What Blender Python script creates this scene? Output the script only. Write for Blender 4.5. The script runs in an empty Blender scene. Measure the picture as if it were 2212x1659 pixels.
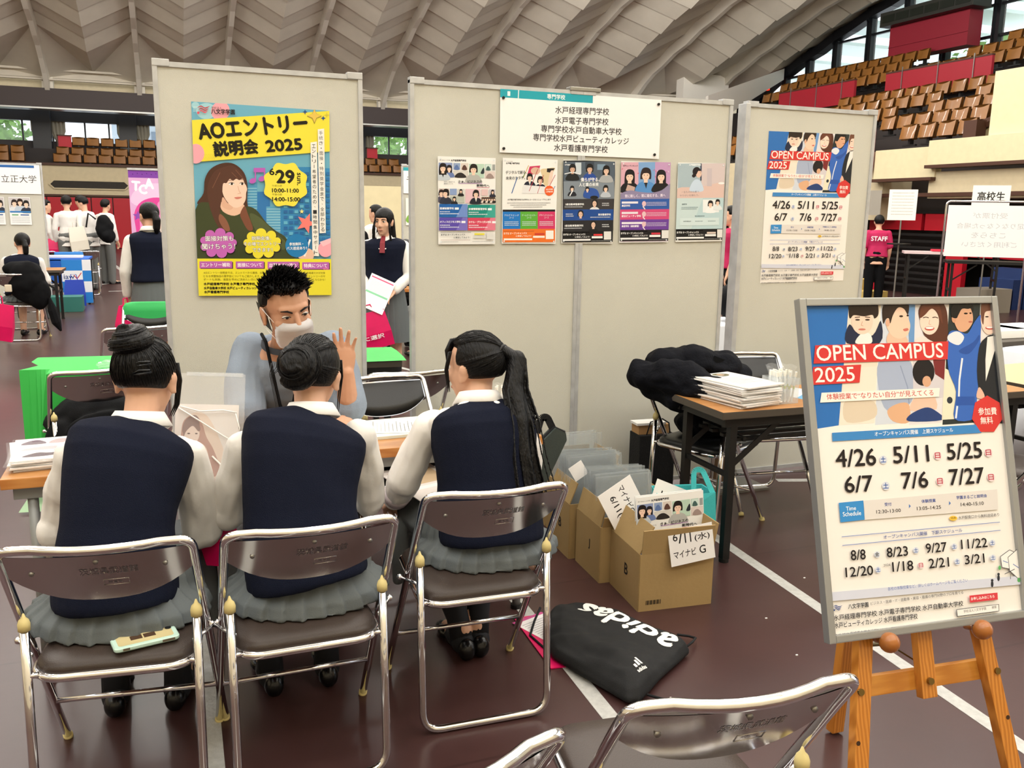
import bpy, bmesh, math, random
from mathutils import Vector, Matrix, noise
random.seed(7)
SC = bpy.context.scene
COL = SC.collection
PI = math.pi
R = math.radians

# ------------------------------------------------------------------ camera
cam_data = bpy.data.cameras.new('camera')
cam = bpy.data.objects.new('camera', cam_data)
COL.objects.link(cam)
cam_data.sensor_width = 36.0
cam_data.lens = 1914.0 / 2212.0 * 36.0
cam_data.clip_end = 300
_yaw, _pitch, _roll = 0.3716, 0.1904, 0.0159
_f = Vector((math.sin(_yaw) * math.cos(_pitch), math.cos(_yaw) * math.cos(_pitch), -math.sin(_pitch)))
_r = Vector((math.cos(_yaw), -math.sin(_yaw), 0))
_u = _r.cross(_f)
_r2 = _r * math.cos(_roll) + _u * math.sin(_roll)
_u2 = _u * math.cos(_roll) - _r * math.sin(_roll)
cam.matrix_world = Matrix(((_r2.x, _u2.x, -_f.x, 0.013), (_r2.y, _u2.y, -_f.y, -4.232), (_r2.z, _u2.z, -_f.z, 1.522), (0, 0, 0, 1)))
SC.camera = cam

# ------------------------------------------------------------------ sky, lamps, exposure
world = bpy.data.worlds.new('sky')
SC.world = world
world.use_nodes = True
_bg = world.node_tree.nodes['Background']
_bg.inputs[0].default_value = (0.86, 0.93, 1.0, 1)
_bg.inputs[1].default_value = 2.2
SC.view_settings.view_transform = 'Standard'
SC.view_settings.look = 'None'
SC.view_settings.gamma = 1.0
SC.view_settings.exposure = 0.0
SC.view_settings.use_curve_mapping = False
LAMP_W = 142.0
def hall_lamp(x, y, z):
    d = bpy.data.lights.new('hall_lamp', 'POINT')
    d.shadow_soft_size = 0.3
    d.energy = LAMP_W; d.color = (1.0, 0.988, 0.965)
    o = bpy.data.objects.new('hall_lamp', d); COL.objects.link(o)
    o.location = (x, y, z)
    return o
for _ix in range(-2, 6):
    for _iy in range(-4, 7):
        hall_lamp(_ix * 2.6 - 0.6, _iy * 3.4 - 1.0, 8.6)

# ------------------------------------------------------------------ materials
def lin(c):
    return c / 12.92 if c <= 0.04045 else ((c + 0.055) / 1.055) ** 2.4
def rgb(*c):
    if len(c) == 1:
        h = c[0]; c = (h >> 16 & 255, h >> 8 & 255, h & 255)
    return tuple(lin(v / 255.0) for v in c) + (1.0,)
MATS = {}
def mat(name, col=0x808080, rough=0.6, metal=0.0, bump=0.0, bscale=60.0, var=0.0, vscale=8.0, trans=0.0, spec=0.5, coat=0.0, sheen=0.0, alpha=1.0, ior=1.45, emit=0.0, stretch=(1, 1, 1)):
    if name in MATS: return MATS[name]
    m = bpy.data.materials.new(name); m.use_nodes = True
    nt = m.node_tree; b = nt.nodes['Principled BSDF']
    c = rgb(col) if isinstance(col, int) else col
    I = b.inputs
    I['Base Color'].default_value = c
    I['Roughness'].default_value = rough; I['Metallic'].default_value = metal
    I['Specular IOR Level'].default_value = spec; I['IOR'].default_value = ior
    I['Transmission Weight'].default_value = trans; I['Alpha'].default_value = alpha
    I['Coat Weight'].default_value = coat; I['Sheen Weight'].default_value = sheen
    if emit: I['Emission Color'].default_value = c; I['Emission Strength'].default_value = emit
    if bump or var:
        tc = nt.nodes.new('ShaderNodeTexCoord'); mp = nt.nodes.new('ShaderNodeMapping')
        mp.inputs['Scale'].default_value = stretch
        nt.links.new(tc.outputs['Object'], mp.inputs['Vector'])
    if var:
        n = nt.nodes.new('ShaderNodeTexNoise'); n.inputs['Scale'].default_value = vscale; n.inputs['Detail'].default_value = 4
        nt.links.new(mp.outputs[0], n.inputs['Vector'])
        r = nt.nodes.new('ShaderNodeValToRGB')
        r.color_ramp.elements[0].position = 0.3; r.color_ramp.elements[1].position = 0.7
        r.color_ramp.elements[0].color = tuple(v * (1 - var) for v in c[:3]) + (1,)
        r.color_ramp.elements[1].color = tuple(min(1, v * (1 + var)) for v in c[:3]) + (1,)
        nt.links.new(n.outputs['Fac'], r.inputs[0]); nt.links.new(r.outputs[0], I['Base Color'])
    if bump:
        n2 = nt.nodes.new('ShaderNodeTexNoise'); n2.inputs['Scale'].default_value = bscale; n2.inputs['Detail'].default_value = 3
        nt.links.new(mp.outputs[0], n2.inputs['Vector'])
        bn = nt.nodes.new('ShaderNodeBump'); bn.inputs['Strength'].default_value = bump; bn.inputs['Distance'].default_value = 0.01
        nt.links.new(n2.outputs['Fac'], bn.inputs['Height']); nt.links.new(bn.outputs[0], I['Normal'])
    MATS[name] = m
    return m
def wave_mat(name, c1, c2, scale=6.0, rough=0.5, dist=4.0, stretch=(1, 1, 1), rot=(0, 0, 0), coat=0.0):
    """wood grain: stretched noise-distorted bands between two tones"""
    if name in MATS: return MATS[name]
    m = mat(name, c1, rough, coat=coat); nt = m.node_tree; b = nt.nodes['Principled BSDF']
    tc = nt.nodes.new('ShaderNodeTexCoord'); mp = nt.nodes.new('ShaderNodeMapping')
    mp.inputs['Scale'].default_value = stretch; mp.inputs['Rotation'].default_value = rot
    w = nt.nodes.new('ShaderNodeTexWave'); w.inputs['Scale'].default_value = scale; w.inputs['Distortion'].default_value = dist
    w.inputs['Detail'].default_value = 3
    r = nt.nodes.new('ShaderNodeValToRGB'); r.color_ramp.elements[0].color = rgb(c1); r.color_ramp.elements[1].color = rgb(c2)
    nt.links.new(tc.outputs['Object'], mp.inputs[0]); nt.links.new(mp.outputs[0], w.inputs[0])
    nt.links.new(w.outputs['Fac'], r.inputs[0]); nt.links.new(r.outputs[0], b.inputs['Base Color'])
    return m
def print_mat(name, rough=0.35, spec=0.4):
    """printed matter: the ink colour sits in the sheet's own colour layer"""
    if name in MATS: return MATS[name]
    m = mat(name, 0xffffff, rough, spec=spec); nt = m.node_tree
    a = nt.nodes.new('ShaderNodeVertexColor'); a.layer_name = 'ink'
    nt.links.new(a.outputs['Color'], nt.nodes['Principled BSDF'].inputs['Base Color'])
    return m
CHROME = mat('chrome', (0.80, 0.80, 0.83, 1), 0.09, 1.0)
CHROME_SHEET = mat('chrome_sheet', (0.54, 0.52, 0.51, 1), 0.12, 1.0)
STEEL = mat('dull_steel', 0x9b9b98, 0.35, 0.8)
ALU = mat('brushed_aluminium', 0xc0c2c4, 0.42, 0.35, var=0.12, vscale=14)
VINYL_BROWN = mat('brown_vinyl', 0x3a302b, 0.38, bump=0.12, bscale=300)
VINYL_BLACK = mat('black_vinyl', 0x17181a, 0.32, bump=0.1, bscale=300)
RUBBER = mat('yellowed_rubber', 0xd9c98c, 0.55)
BLACK_METAL = mat('black_metal', 0x1b1a1a, 0.45, 0.2)
BLACK = mat('black_fabric', 0x0d0e11, 0.8, bump=0.3, bscale=120)
WHITE = mat('white_paint', 0xe9e8e4, 0.5)
PRINT = print_mat('printed_sheet')
GLOSSPRINT = print_mat('printed_gloss', 0.18, 0.5)
CLEAR = mat('clear_film', 0xf6f8fa, 0.05, alpha=0.10, spec=0.9)
CLEAR2 = mat('clear_plastic', 0xe4eaee, 0.06, alpha=0.20, spec=0.9)

# ------------------------------------------------------------------ mesh helpers
def V(*a): return Vector(a if len(a) > 1 else a[0])
class MB:
    """collects shapes, builds ONE mesh object; mi = material slot"""
    def __init__(s): s.bm = bmesh.new(); s.mi = 0
    def face(s, pts, mi=None):
        vs = [s.bm.verts.new(p) for p in pts]
        f = s.bm.faces.new(vs); f.material_index = s.mi if mi is None else mi
        return f
    def box(s, c, d, rot=None, bev=0.0, mi=None):
        n0 = len(s.bm.verts)
        x, y, z = d[0] / 2, d[1] / 2, d[2] / 2
        P = [(-x, -y, -z), (x, -y, -z), (x, y, -z), (-x, y, -z), (-x, -y, z), (x, -y, z), (x, y, z), (-x, y, z)]
        vs = [s.bm.verts.new(p) for p in P]; fs = []
        for q in ((3, 2, 1, 0), (4, 5, 6, 7), (0, 1, 5, 4), (1, 2, 6, 5), (2, 3, 7, 6), (3, 0, 4, 7)):
            f = s.bm.faces.new([vs[i] for i in q]); f.material_index = s.mi if mi is None else mi; fs.append(f)
        if bev:
            g = bmesh.ops.bevel(s.bm, geom=list({e for f in fs for e in f.edges}), offset=bev, segments=2, affect='EDGES', profile=0.7)
            vs = list({v for f in g['faces'] for v in f.verts} | {v for v in vs if v.is_valid})
            for f in g['faces']: f.material_index = s.mi if mi is None else mi
            vs = list({w for v in vs for f in v.link_faces for w in f.verts})
        M = Matrix.Translation(Vector(c)) @ (rot.to_4x4() if rot is not None else Matrix())
        for v in vs: v.co = M @ v.co
        return vs
    def bar(s, a, b, w, h, bev=0.0, up=(0, 0, 1), mi=None):
        a, b = V(a), V(b); d = (b - a); L = d.length; x = d / L
        u = V(up)
        if abs(x.dot(u)) > 0.99: u = V(0, 1, 0)
        y = u.cross(x).normalized(); z = x.cross(y)
        return s.box((a + b) / 2, (L, w, h), Matrix((x, y, z)).transposed(), bev, mi)
    def loft(s, rings, closed=True, cap=True, mi=None):
        rs = [[s.bm.verts.new(p) for p in r] for r in rings]
        m = s.mi if mi is None else mi
        n = len(rs[0])
        for a, b in zip(rs, rs[1:]):
            for i in range(n if closed else n - 1):
                j = (i + 1) % n
                s.bm.faces.new((a[i], a[j], b[j], b[i])).material_index = m
        if cap and closed:
            s.bm.faces.new(rs[0][::-1]).material_index = m
            s.bm.faces.new(rs[-1]).material_index = m
        return rs
    def tube(s, pts, r, n=10, closed=False, mi=None, cap=True):
        pts = [V(p) for p in pts]; N = len(pts)
        rr = r if isinstance(r, (list, tuple)) else [r] * N
        rings = []; prev = None
        for i, p in enumerate(pts):
            if closed: t = pts[(i + 1) % N] - pts[i - 1]
            else: t = pts[min(i + 1, N - 1)] - pts[max(i - 1, 0)]
            t.normalize()
            if prev is None:
                u = V(0, 0, 1) if abs(t.z) < 0.9 else V(1, 0, 0)
                prev = (u - t * u.dot(t)).normalized()
            else:
                prev = prev - t * prev.dot(t)
                prev.normalize()
            b = t.cross(prev)
            rings.append([p + (prev * math.cos(2 * PI * k / n) + b * math.sin(2 * PI * k / n)) * rr[i] for k in range(n)])
        if closed:
            rings.append(rings[0])
            rs = [[s.bm.verts.new(q) for q in rg] for rg in rings[:-1]]; rs.append(rs[0])
            for a, b2 in zip(rs, rs[1:]):
                for k in range(n):
                    s.bm.faces.new((a[k], a[(k + 1) % n], b2[(k + 1) % n], b2[k])).material_index = s.mi if mi is None else mi
        else: s.loft(rings, cap=cap, mi=mi)
    def sphere(s, c, r, seg=16, rings=10, mi=None, rot=None):
        r = r if isinstance(r, (tuple, list)) else (r, r, r)
        top = []; c = V(c)
        def P(x, y, z):
            q = V(x * r[0], y * r[1], z * r[2])
            return c + (rot @ q if rot is not None else q)
        rg = []
        for i in range(1, rings):
            t = PI * i / rings
            rg.append([s.bm.verts.new(P(math.sin(t) * math.cos(2 * PI * k / seg), math.sin(t) * math.sin(2 * PI * k / seg), -math.cos(t))) for k in range(seg)])
        a = s.bm.verts.new(P(0, 0, -1)); b = s.bm.verts.new(P(0, 0, 1)); m = s.mi if mi is None else mi
        for k in range(seg):
            j = (k + 1) % seg
            s.bm.faces.new((a, rg[0][j], rg[0][k])).material_index = m
            s.bm.faces.new((b, rg[-1][k], rg[-1][j])).material_index = m
            for x, y in zip(rg, rg[1:]): s.bm.faces.new((x[k], x[j], y[j], y[k])).material_index = m
    def cyl(s, a, b, r, n=20, mi=None): s.tube([a, b], r, n, mi=mi)
    def prism(s, poly, d, mi=None):
        """poly: 3D points of a planar outline, d: extrusion vector"""
        d = V(d); s.loft([[V(p) for p in poly], [V(p) + d for p in poly]], mi=mi)
    def text(s, body, M, h=0.1, w=None, mi=None, bold=0.0, depth=0.0, align='C'):
        vs, fs = glyphs(body)
        if not vs: return
        x0, x1 = min(v[0] for v in vs), max(v[0] for v in vs); y0, y1 = min(v[1] for v in vs), max(v[1] for v in vs)
        sy = h / (y1 - y0); sx = w / (x1 - x0) if w else sy
        ox = (x0 + x1) / 2 if align == 'C' else x0
        offs = [(0, 0)] if not bold else [(0, 0), (bold, 0), (-bold, 0), (0, bold), (0, -bold)]
        for k, (dx, dy) in enumerate(offs):
            vv = [s.bm.verts.new(M @ V((v[0] - ox) * sx + dx, (v[1] - (y0 + y1) / 2) * sy + dy, depth + k * 2e-5)) for v in vs]
            for f in fs:
                try: s.bm.faces.new([vv[i] for i in f]).material_index = s.mi if mi is None else mi
                except ValueError: pass
    def build(s, name, mats, parent=None, smooth=False, loc=None, sub=0, auto=None):
        me = bpy.data.meshes.new(name)
        bmesh.ops.recalc_face_normals(s.bm, faces=s.bm.faces[:]) if getattr(s, 'fixn', True) else None
        if smooth:
            for f in s.bm.faces: f.smooth = True
            if auto:
                for e in s.bm.edges:
                    if len(e.link_faces) == 2 and e.calc_face_angle(0) > R(auto): e.smooth = False
        s.bm.to_mesh(me); s.bm.free()
        for m in (mats if isinstance(mats, (list, tuple)) else [mats]): me.materials.append(m)
        o = bpy.data.objects.new(name, me); COL.objects.link(o)
        if parent is not None: o.parent = parent
        if loc is not None: o.location = loc
        if sub:
            md = o.modifiers.new('subdivision', 'SUBSURF'); md.levels = sub; md.render_levels = sub
        return o
_G = {}
def glyphs(body):
    if body not in _G:
        c = bpy.data.curves.new('t', 'FONT'); c.body = body; c.size = 1.0; c.resolution_u = 3
        o = bpy.data.objects.new('t', c); COL.objects.link(o)
        bpy.context.view_layer.update()
        me = bpy.data.meshes.new_from_object(o.evaluated_get(bpy.context.evaluated_depsgraph_get()))
        _G[body] = ([tuple(v.co) for v in me.vertices], [tuple(p.vertices) for p in me.polygons])
        bpy.data.objects.remove(o); bpy.data.curves.remove(c); bpy.data.meshes.remove(me)
    return _G[body]
def tag(o, label=None, cat=None, group=None, kind=None):
    if label: o['label'] = label
    if cat: o['category'] = cat
    if group: o['group'] = group
    if kind: o['kind'] = kind
    return o
def thing(name, label, cat, loc=(0, 0, 0), rz=0.0, group=None):
    o = bpy.data.objects.new(name, None); COL.objects.link(o)
    o.empty_display_size = 0.1
    o.location = loc; o.rotation_euler = (0, 0, rz)
    return tag(o, label, cat, group)
def struct(name, mb, m, smooth=False, **k): return tag(mb.build(name, m, smooth=smooth, **k), kind='structure')
def copy_tree(o, parent=None):
    c = o.copy(); COL.objects.link(c); c.parent = parent
    for ch in list(o.children): copy_tree(ch, c)
    return c
def place(proto, used, loc, rz, label, group=None):
    """the first call moves the prototype itself, later calls copy it with its parts"""
    o = proto if not used else copy_tree(proto)
    used.append(1); o.location = loc; o.rotation_euler = (0, 0, rz); o['label'] = label
    if group: o['group'] = group
    return o
def arc(c, r, a0, a1, n, ax, ay):
    c, ax, ay = V(c), V(ax), V(ay)
    return [c + ax * (r * math.cos(a0 + (a1 - a0) * i / n)) + ay * (r * math.sin(a0 + (a1 - a0) * i / n)) for i in range(n + 1)]
def fillet(pts, rad, n=6):
    """polyline with rounded corners"""
    pts = [V(p) for p in pts]; out = [pts[0]]
    for a, b, c in zip(pts, pts[1:], pts[2:]):
        u = (a - b).normalized(); w = (c - b).normalized(); ang = u.angle(w)
        t = min(rad / math.tan(ang / 2), (a - b).length * .49, (c - b).length * .49)
        p, q = b + u * t, b + w * t
        for i in range(n + 1):
            s = i / n
            out.append((p * (1 - s) ** 2 + b * (2 * s * (1 - s)) + q * s * s))
    out.append(pts[-1]); return out

# ------------------------------------------------------------------ printed sheets
def homog(src, dst):
    A = []; 
    for (x, y), (u, v) in zip(src, dst):
        A.append([x, y, 1, 0, 0, 0, -u * x, -u * y, u]); A.append([0, 0, 0, x, y, 1, -v * x, -v * y, v])
    n = 8
    for i in range(n):
        p = max(range(i, n), key=lambda k: abs(A[k][i])); A[i], A[p] = A[p], A[i]
        for k in range(n):
            if k != i:
                m = A[k][i] / A[i][i]
                for j in range(i, n + 1): A[k][j] -= m * A[i][j]
    h = [A[i][n] / A[i][i] for i in range(n)]
    return lambda x, y: ((h[0] * x + h[1] * y + h[2]) / (h[6] * x + h[7] * y + 1), (h[3] * x + h[4] * y + h[5]) / (h[6] * x + h[7] * y + 1))
class Sheet:
    """a printed sheet in its own plane: x 0..w to the right, y 0..h downwards; quad = design grid corners"""
    def __init__(s, w, h, quad=None, paper=0xf2f1ee, thick=0.0006, clip=True):
        s.w, s.h = w, h; s.bm = bmesh.new(); s.col = s.bm.loops.layers.float_color.new('ink'); s.z = 0.0; s.t = thick
        s.f = homog(quad, [(0, 0), (w, 0), (w, h), (0, h)]) if quad else (lambda x, y: (x * w, y * h))
        s.clip = clip
        if paper is not None:
            x = w / 2; y = h / 2
            vs = [[s.bm.verts.new((a, z, b)) for a, b in ((-x, -y), (x, -y), (x, y), (-x, y))] for z in (thick, 0)]
            c = rgb(paper)
            for q in (vs[1], vs[0][::-1], *[[vs[0][i], vs[0][(i + 1) % 4], vs[1][(i + 1) % 4], vs[1][i]] for i in range(4)]):
                f = s.bm.faces.new(q)
                for l in f.loops: l[s.col] = c
    def raw(s, pts, c):
        """pts in sheet metres (x right, y down)"""
        if s.clip: pts = clip_poly(pts, s.w, s.h)
        if len(pts) < 3: return
        vs = [s.bm.verts.new((x - s.w / 2, -s.z, s.h / 2 - y)) for x, y in pts]
        try: f = s.bm.faces.new(vs)
        except ValueError: return
        c = rgb(c) if isinstance(c, int) else c
        for l in f.loops: l[s.col] = c
    def lift(s): s.z += 0.00003
    def poly(s, pts, c):
        s.lift(); s.raw([s.f(*p) for p in pts], c)
    def rect(s, x0, y0, x1, y1, c): s.poly([(x0, y0), (x1, y0), (x1, y1), (x0, y1)], c)
    def ell(s, x, y, rx, ry, c, a0=0.0, a1=2 * PI, rot=0.0, n=28):
        s.poly([(x + rx * math.cos(t) * math.cos(rot) - ry * math.sin(t) * math.sin(rot), y + rx * math.cos(t) * math.sin(rot) + ry * math.sin(t) * math.cos(rot)) for t in [a0 + (a1 - a0) * i / n for i in range(n if a1 - a0 > 6.28 else n + 1)]], c)
    def blob(s, pts, c, k=4):
        """smooth closed outline through the points"""
        n = len(pts); out = []
        for i in range(n):
            p0, p1, p2, p3 = pts[i - 1], pts[i], pts[(i + 1) % n], pts[(i + 2) % n]
            for j in range(k):
                t = j / k
                out.append(tuple(0.5 * (2 * p1[a] + (p2[a] - p0[a]) * t + (2 * p0[a] - 5 * p1[a] + 4 * p2[a] - p3[a]) * t * t + (3 * p1[a] - p0[a] - 3 * p2[a] + p3[a]) * t ** 3) for a in (0, 1)))
        s.poly(out, c)
    def line(s, pts, wid, c):
        s.lift()
        q = [s.f(*p) for p in pts]; e = s.f(pts[0][0] + wid, pts[0][1]); hw = math.dist(q[0], e) / 2
        for a, b in zip(q, q[1:]):
            dx, dy = b[0] - a[0], b[1] - a[1]; L = math.hypot(dx, dy) or 1; nx, ny = -dy / L * hw, dx / L * hw
            s.raw([(a[0] + nx, a[1] + ny), (b[0] + nx, b[1] + ny), (b[0] - nx, b[1] - ny), (a[0] - nx, a[1] - ny)], c)
    def text(s, body, p0, p1, hpx, c, bold=0.0, vertical=False):
        """writing from p0 to p1 (baseline ends); hpx = height of the letters"""
        c = rgb(c) if isinstance(c, int) else c
        if vertical:
            n = len(body)
            for i, ch in enumerate(body):
                if ch == ' ': continue
                t = (i + .5) / n; x = p0[0] + (p1[0] - p0[0]) * t; y = p0[1] + (p1[1] - p0[1]) * t
                st = math.dist(p0, p1) / n; k = .42 if ch not in '、・！' else .12
                if ch == 'ー': s.line([(x, y - st * .35), (x, y + st * .35)], hpx * .1, c)
                else: s.text(ch, (x - hpx * k, y + hpx * k), (x + hpx * k, y + hpx * k), hpx * 2 * k, c, bold)
            return
        vs, fs = glyphs(body)
        if not vs: return
        x0, x1 = min(v[0] for v in vs), max(v[0] for v in vs); y0, y1 = min(v[1] for v in vs), max(v[1] for v in vs)
        a, b, t = s.f(*p0), s.f(*p1), s.f(p0[0], p0[1] - hpx)
        L = math.dist(a, b); H = abs(t[1] - a[1]); ux, uy = (b[0] - a[0]) / L, (b[1] - a[1]) / L
        sx = L / (x1 - x0); sy = H / (y1 - y0); d = bold * H
        s.lift()
        for dx, dy in ([(0, 0)] if not bold else [(d, 0), (-d, 0), (0, d), (0, -d), (0, 0)]):
            s.z += 0.000004
            P = []
            for v in vs:
                p, q = (v[0] - x0) * sx + dx, (v[1] - y0) * sy + dy
                P.append((a[0] + p * ux + q * uy, a[1] + p * uy - q * ux))
            vv = [s.bm.verts.new((x - s.w / 2, -s.z, s.h / 2 - y)) for x, y in P]
            for f in fs:
                try:
                    ff = s.bm.faces.new([vv[i] for i in f])
                    for l in ff.loops: l[s.col] = c
                except ValueError: pass
    def greek(s, x0, y0, x1, y1, c, gap=0.35):
        """writing too small to read in the photograph: an uneven row of short strokes"""
        x = x0
        while x < x1:
            w = (y1 - y0) * random.uniform(.35, .8)
            s.raw([s.f(*p) for p in ((x, y0), (min(x + w, x1), y0), (min(x + w, x1), y1), (x, y1))], c)
            x += w + (y1 - y0) * gap
    def build(s, name, m=None, parent=None, curl=0.0):
        if curl:
            for v in s.bm.verts:
                u = v.co.x / s.w; q = v.co.z / s.h
                v.co.y -= curl * (abs(u) * 2) ** 3 * (1 if q < 0 else .3)
        me = bpy.data.meshes.new(name); s.bm.to_mesh(me); s.bm.free(); me.materials.append(m or PRINT)
        o = bpy.data.objects.new(name, me); COL.objects.link(o)
        if parent is not None: o.parent = parent
        return o
def clip_poly(P, w, h):
    for ax, lim, sg in ((0, 0, 1), (0, w, -1), (1, 0, 1), (1, h, -1)):
        out = []
        for i in range(len(P)):
            a, b = P[i - 1], P[i]
            ia, ib = (a[ax] - lim) * sg >= -1e-9, (b[ax] - lim) * sg >= -1e-9
            if ia != ib:
                t = (lim - a[ax]) / (b[ax] - a[ax]); out.append((a[0] + (b[0] - a[0]) * t, a[1] + (b[1] - a[1]) * t))
            if ib: out.append(b)
        P = out
        if not P: break
    return P
def view(x0, y0, k):
    """design grid of an enlarged copy: k = enlargement"""
    return lambda x, y: (x0 + x / k, y0 + y / k)
# ================================================================== THE HALL
FLOOR = mat('maroon_floor_sheet', 0x472f2e, 0.30, bump=0.06, bscale=7, var=0.13, vscale=1.6, spec=0.45)
_nt = FLOOR.node_tree
_br = _nt.nodes.new('ShaderNodeTexBrick'); _br.inputs['Scale'].default_value = 1.0
for k, v in (('Mortar Size', 0.006), ('Brick Width', 9.0), ('Row Height', 1.05)): _br.inputs[k].default_value = v
_br.inputs['Color1'].default_value = (1, 1, 1, 1); _br.inputs['Color2'].default_value = (0.92, 0.92, 0.92, 1); _br.inputs['Mortar'].default_value = (0.72, 0.72, 0.72, 1)
_mx = _nt.nodes.new('ShaderNodeMix'); _mx.data_type = 'RGBA'; _mx.blend_type = 'MULTIPLY'; _mx.inputs[0].default_value = 1
_tc = _nt.nodes.new('ShaderNodeTexCoord'); _nt.links.new(_tc.outputs['Object'], _br.inputs['Vector'])
_b = _nt.nodes['Principled BSDF']; _src = _b.inputs['Base Color'].links[0].from_socket
_nt.links.new(_src, _mx.inputs[6]); _nt.links.new(_br.outputs['Color'], _mx.inputs[7]); _nt.links.new(_mx.outputs[2], _b.inputs['Base Color'])
m = MB(); m.box((0, 13, -0.05), (48, 46, 0.1)); struct('floor', m, FLOOR)
TAPE = mat('floor_tape', 0xb9b9b6, 0.35, bump=0.2, bscale=90, var=0.12, vscale=40)
def floor_tape(n, a, b, w=0.055):
    m = MB(); m.bar((a[0], a[1], 0.0008), (b[0], b[1], 0.0008), w, 0.0012); struct('trim_%d' % n, m, TAPE)
floor_tape(1, (1.29, 0.0), (1.165, -3.4)); floor_tape(2, (2.46, -0.2), (2.22, -3.6)); floor_tape(3, (0.075, -0.6), (0.05, -3.2))
floor_tape(4, (3.72, -0.25), (3.3, -0.12)); floor_tape(5, (1.9, 4.9), (2.55, 3.0)); floor_tape(6, (-0.9, 18.5), (-2.3, 30.5), 0.09)
floor_tape(7, (-1.45, 20.6), (2.0, 20.9), 0.09); floor_tape(8, (-1.6, 14.2), (-0.2, 17.8), 0.07); floor_tape(9, (3.8, 3.5), (9, 2.4), 0.06)
floor_tape(10, (4.2, 5.4), (11, 4.9), 0.06); floor_tape(11, (-1.0, 13.6), (2.0, 13.9), 0.08)

CREAM = mat('cream_plaster', 0xcdbf9f, 0.75, bump=0.1, bscale=30, var=0.04)
CREAM2 = mat('pale_cream_panel', 0xd8cda8, 0.7, var=0.03)
DARKBROWN = mat('dark_brown_beam', 0x3f3433, 0.55)
REDPAD = mat('red_padding', 0xb51728, 0.42, bump=0.15, bscale=3, spec=0.4)
REDBOARD = mat('red_board', 0x9c1a2a, 0.5)
BROWNTRIM = mat('brown_trim', 0x4a2c1e, 0.55)
PLATE = mat('roof_plate', 0xd2cabb, 0.75, bump=0.05, bscale=20, var=0.05, vscale=1.5)
DARKFRAME = mat('window_frame_black', 0x16171b, 0.4)
GLASS = mat('window_glass', 0xf2f8f8, 0.02, alpha=0.10, spec=0.6)

# far wall under the balcony: padding, plaster, balcony edge
YB = 32.0
m = MB()
m.box((4, YB + 0.3, 2.42), (34, 0.6, 1.1), mi=0)
m.box((4, YB + 0.36, 0.94), (34, 0.5, 1.88), mi=3)
for i in range(-14, 26): m.box((i * 0.72 + 0.1, YB + 0.06, 0.93), (0.69, 0.1, 1.82), bev=0.02, mi=1)
m.box((4, YB - 0.02, 1.91), (34, 0.08, 0.06), mi=2)
m.box((4, YB - 0.02, 2.99), (34, 0.16, 0.08), mi=2)
struct('wall_back', m, [CREAM, REDPAD, BROWNTRIM, DARKFRAME])
# balcony steps
m = MB()
for k in range(4): m.box((4, YB + 0.55 + 0.8 * k + 0.3, (2.95, 3.22, 3.63, 3.95)[k] / 2), (34, 0.8, (2.95, 3.22, 3.63, 3.95)[k]), mi=0)
struct('wall_back_steps', m, [mat('dark_step', 0x2c2523, 0.7)])
m = MB()
m.box((4, YB + 0.2, 5.24), (40, 0.5, 0.68), mi=0)
m.box((4, YB + 0.05, 4.88), (40, 0.7, 0.05), mi=1)
struct('trim_12', m, [DARKBROWN, STEEL])
m = MB(); m.box((4, YB + 0.5, 5.8), (40, 0.3, 0.5)); struct('wall_back_upper', m, CREAM)
# columns and window band
BX = [-6.55 + 3.0 * k for k in range(9)]
m = MB()
for x in BX: m.box((x - 0.55, YB + 2.6, 4.0), (0.62, 0.5, 2.2))
m.box((4, YB + 3.0, 4.92), (40, 0.3, 0.45)); m.box((4, YB + 3.0, 3.2), (40, 0.3, 0.7))
struct('wall_back_windows', m, DARKFRAME)
CURT = mat('grey_curtain', 0x8f8775, 0.85, bump=0.2, bscale=40)
for k, x in enumerate(BX[:-1]):
    m = MB()
    for zz in (3.6, 4.72): m.box((x + 1.2, YB + 3.0, zz), (2.9, 0.08, 0.06), mi=0)
    for xx in (-0.22, 0.9, 1.75, 2.6): m.box((x + xx, YB + 3.0, 4.15), (0.06, 0.08, 1.1), mi=0)
    m.box((x + 1.2, YB + 3.02, 4.15), (2.8, 0.01, 1.1), mi=1)
    struct('window_%d' % (k + 1), m, [DARKFRAME, GLASS])
    for s, lab in ((-0.08, 'window in bay %d, gathered at its left edge'), (2.25, 'window in bay %d, gathered at its right edge')):
        if x < -7 or x > 9: continue
        m = MB(); rings = []
        for j in range(7):
            z = 3.62 + j * 0.18; w = 0.26 if j > 4 else 0.12 + 0.07 * abs(j - 2)
            rings.append([(x + s + 0.05 + w * (u / 12.0 - 0.5) * 2, YB + 2.9 + 0.035 * math.sin(u * 2.1), z) for u in range(13)])
        m.loft(rings, closed=False)
        pos = {-6.55: 'far left bay', -3.55: 'bay left of the yellow poster', -0.55: 'bay behind the yellow poster', 2.45: 'third bay', 5.45: 'bay before the gap', 8.45: 'bay between the panels'}.get(round(x, 2), 'bay')
        tag(m.build('curtain', CURT, smooth=True), 'grey curtain gathered at the %s edge of the window, %s' % ('left' if s < 0 else 'right', pos), 'curtain', 'curtains of the back windows')

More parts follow.
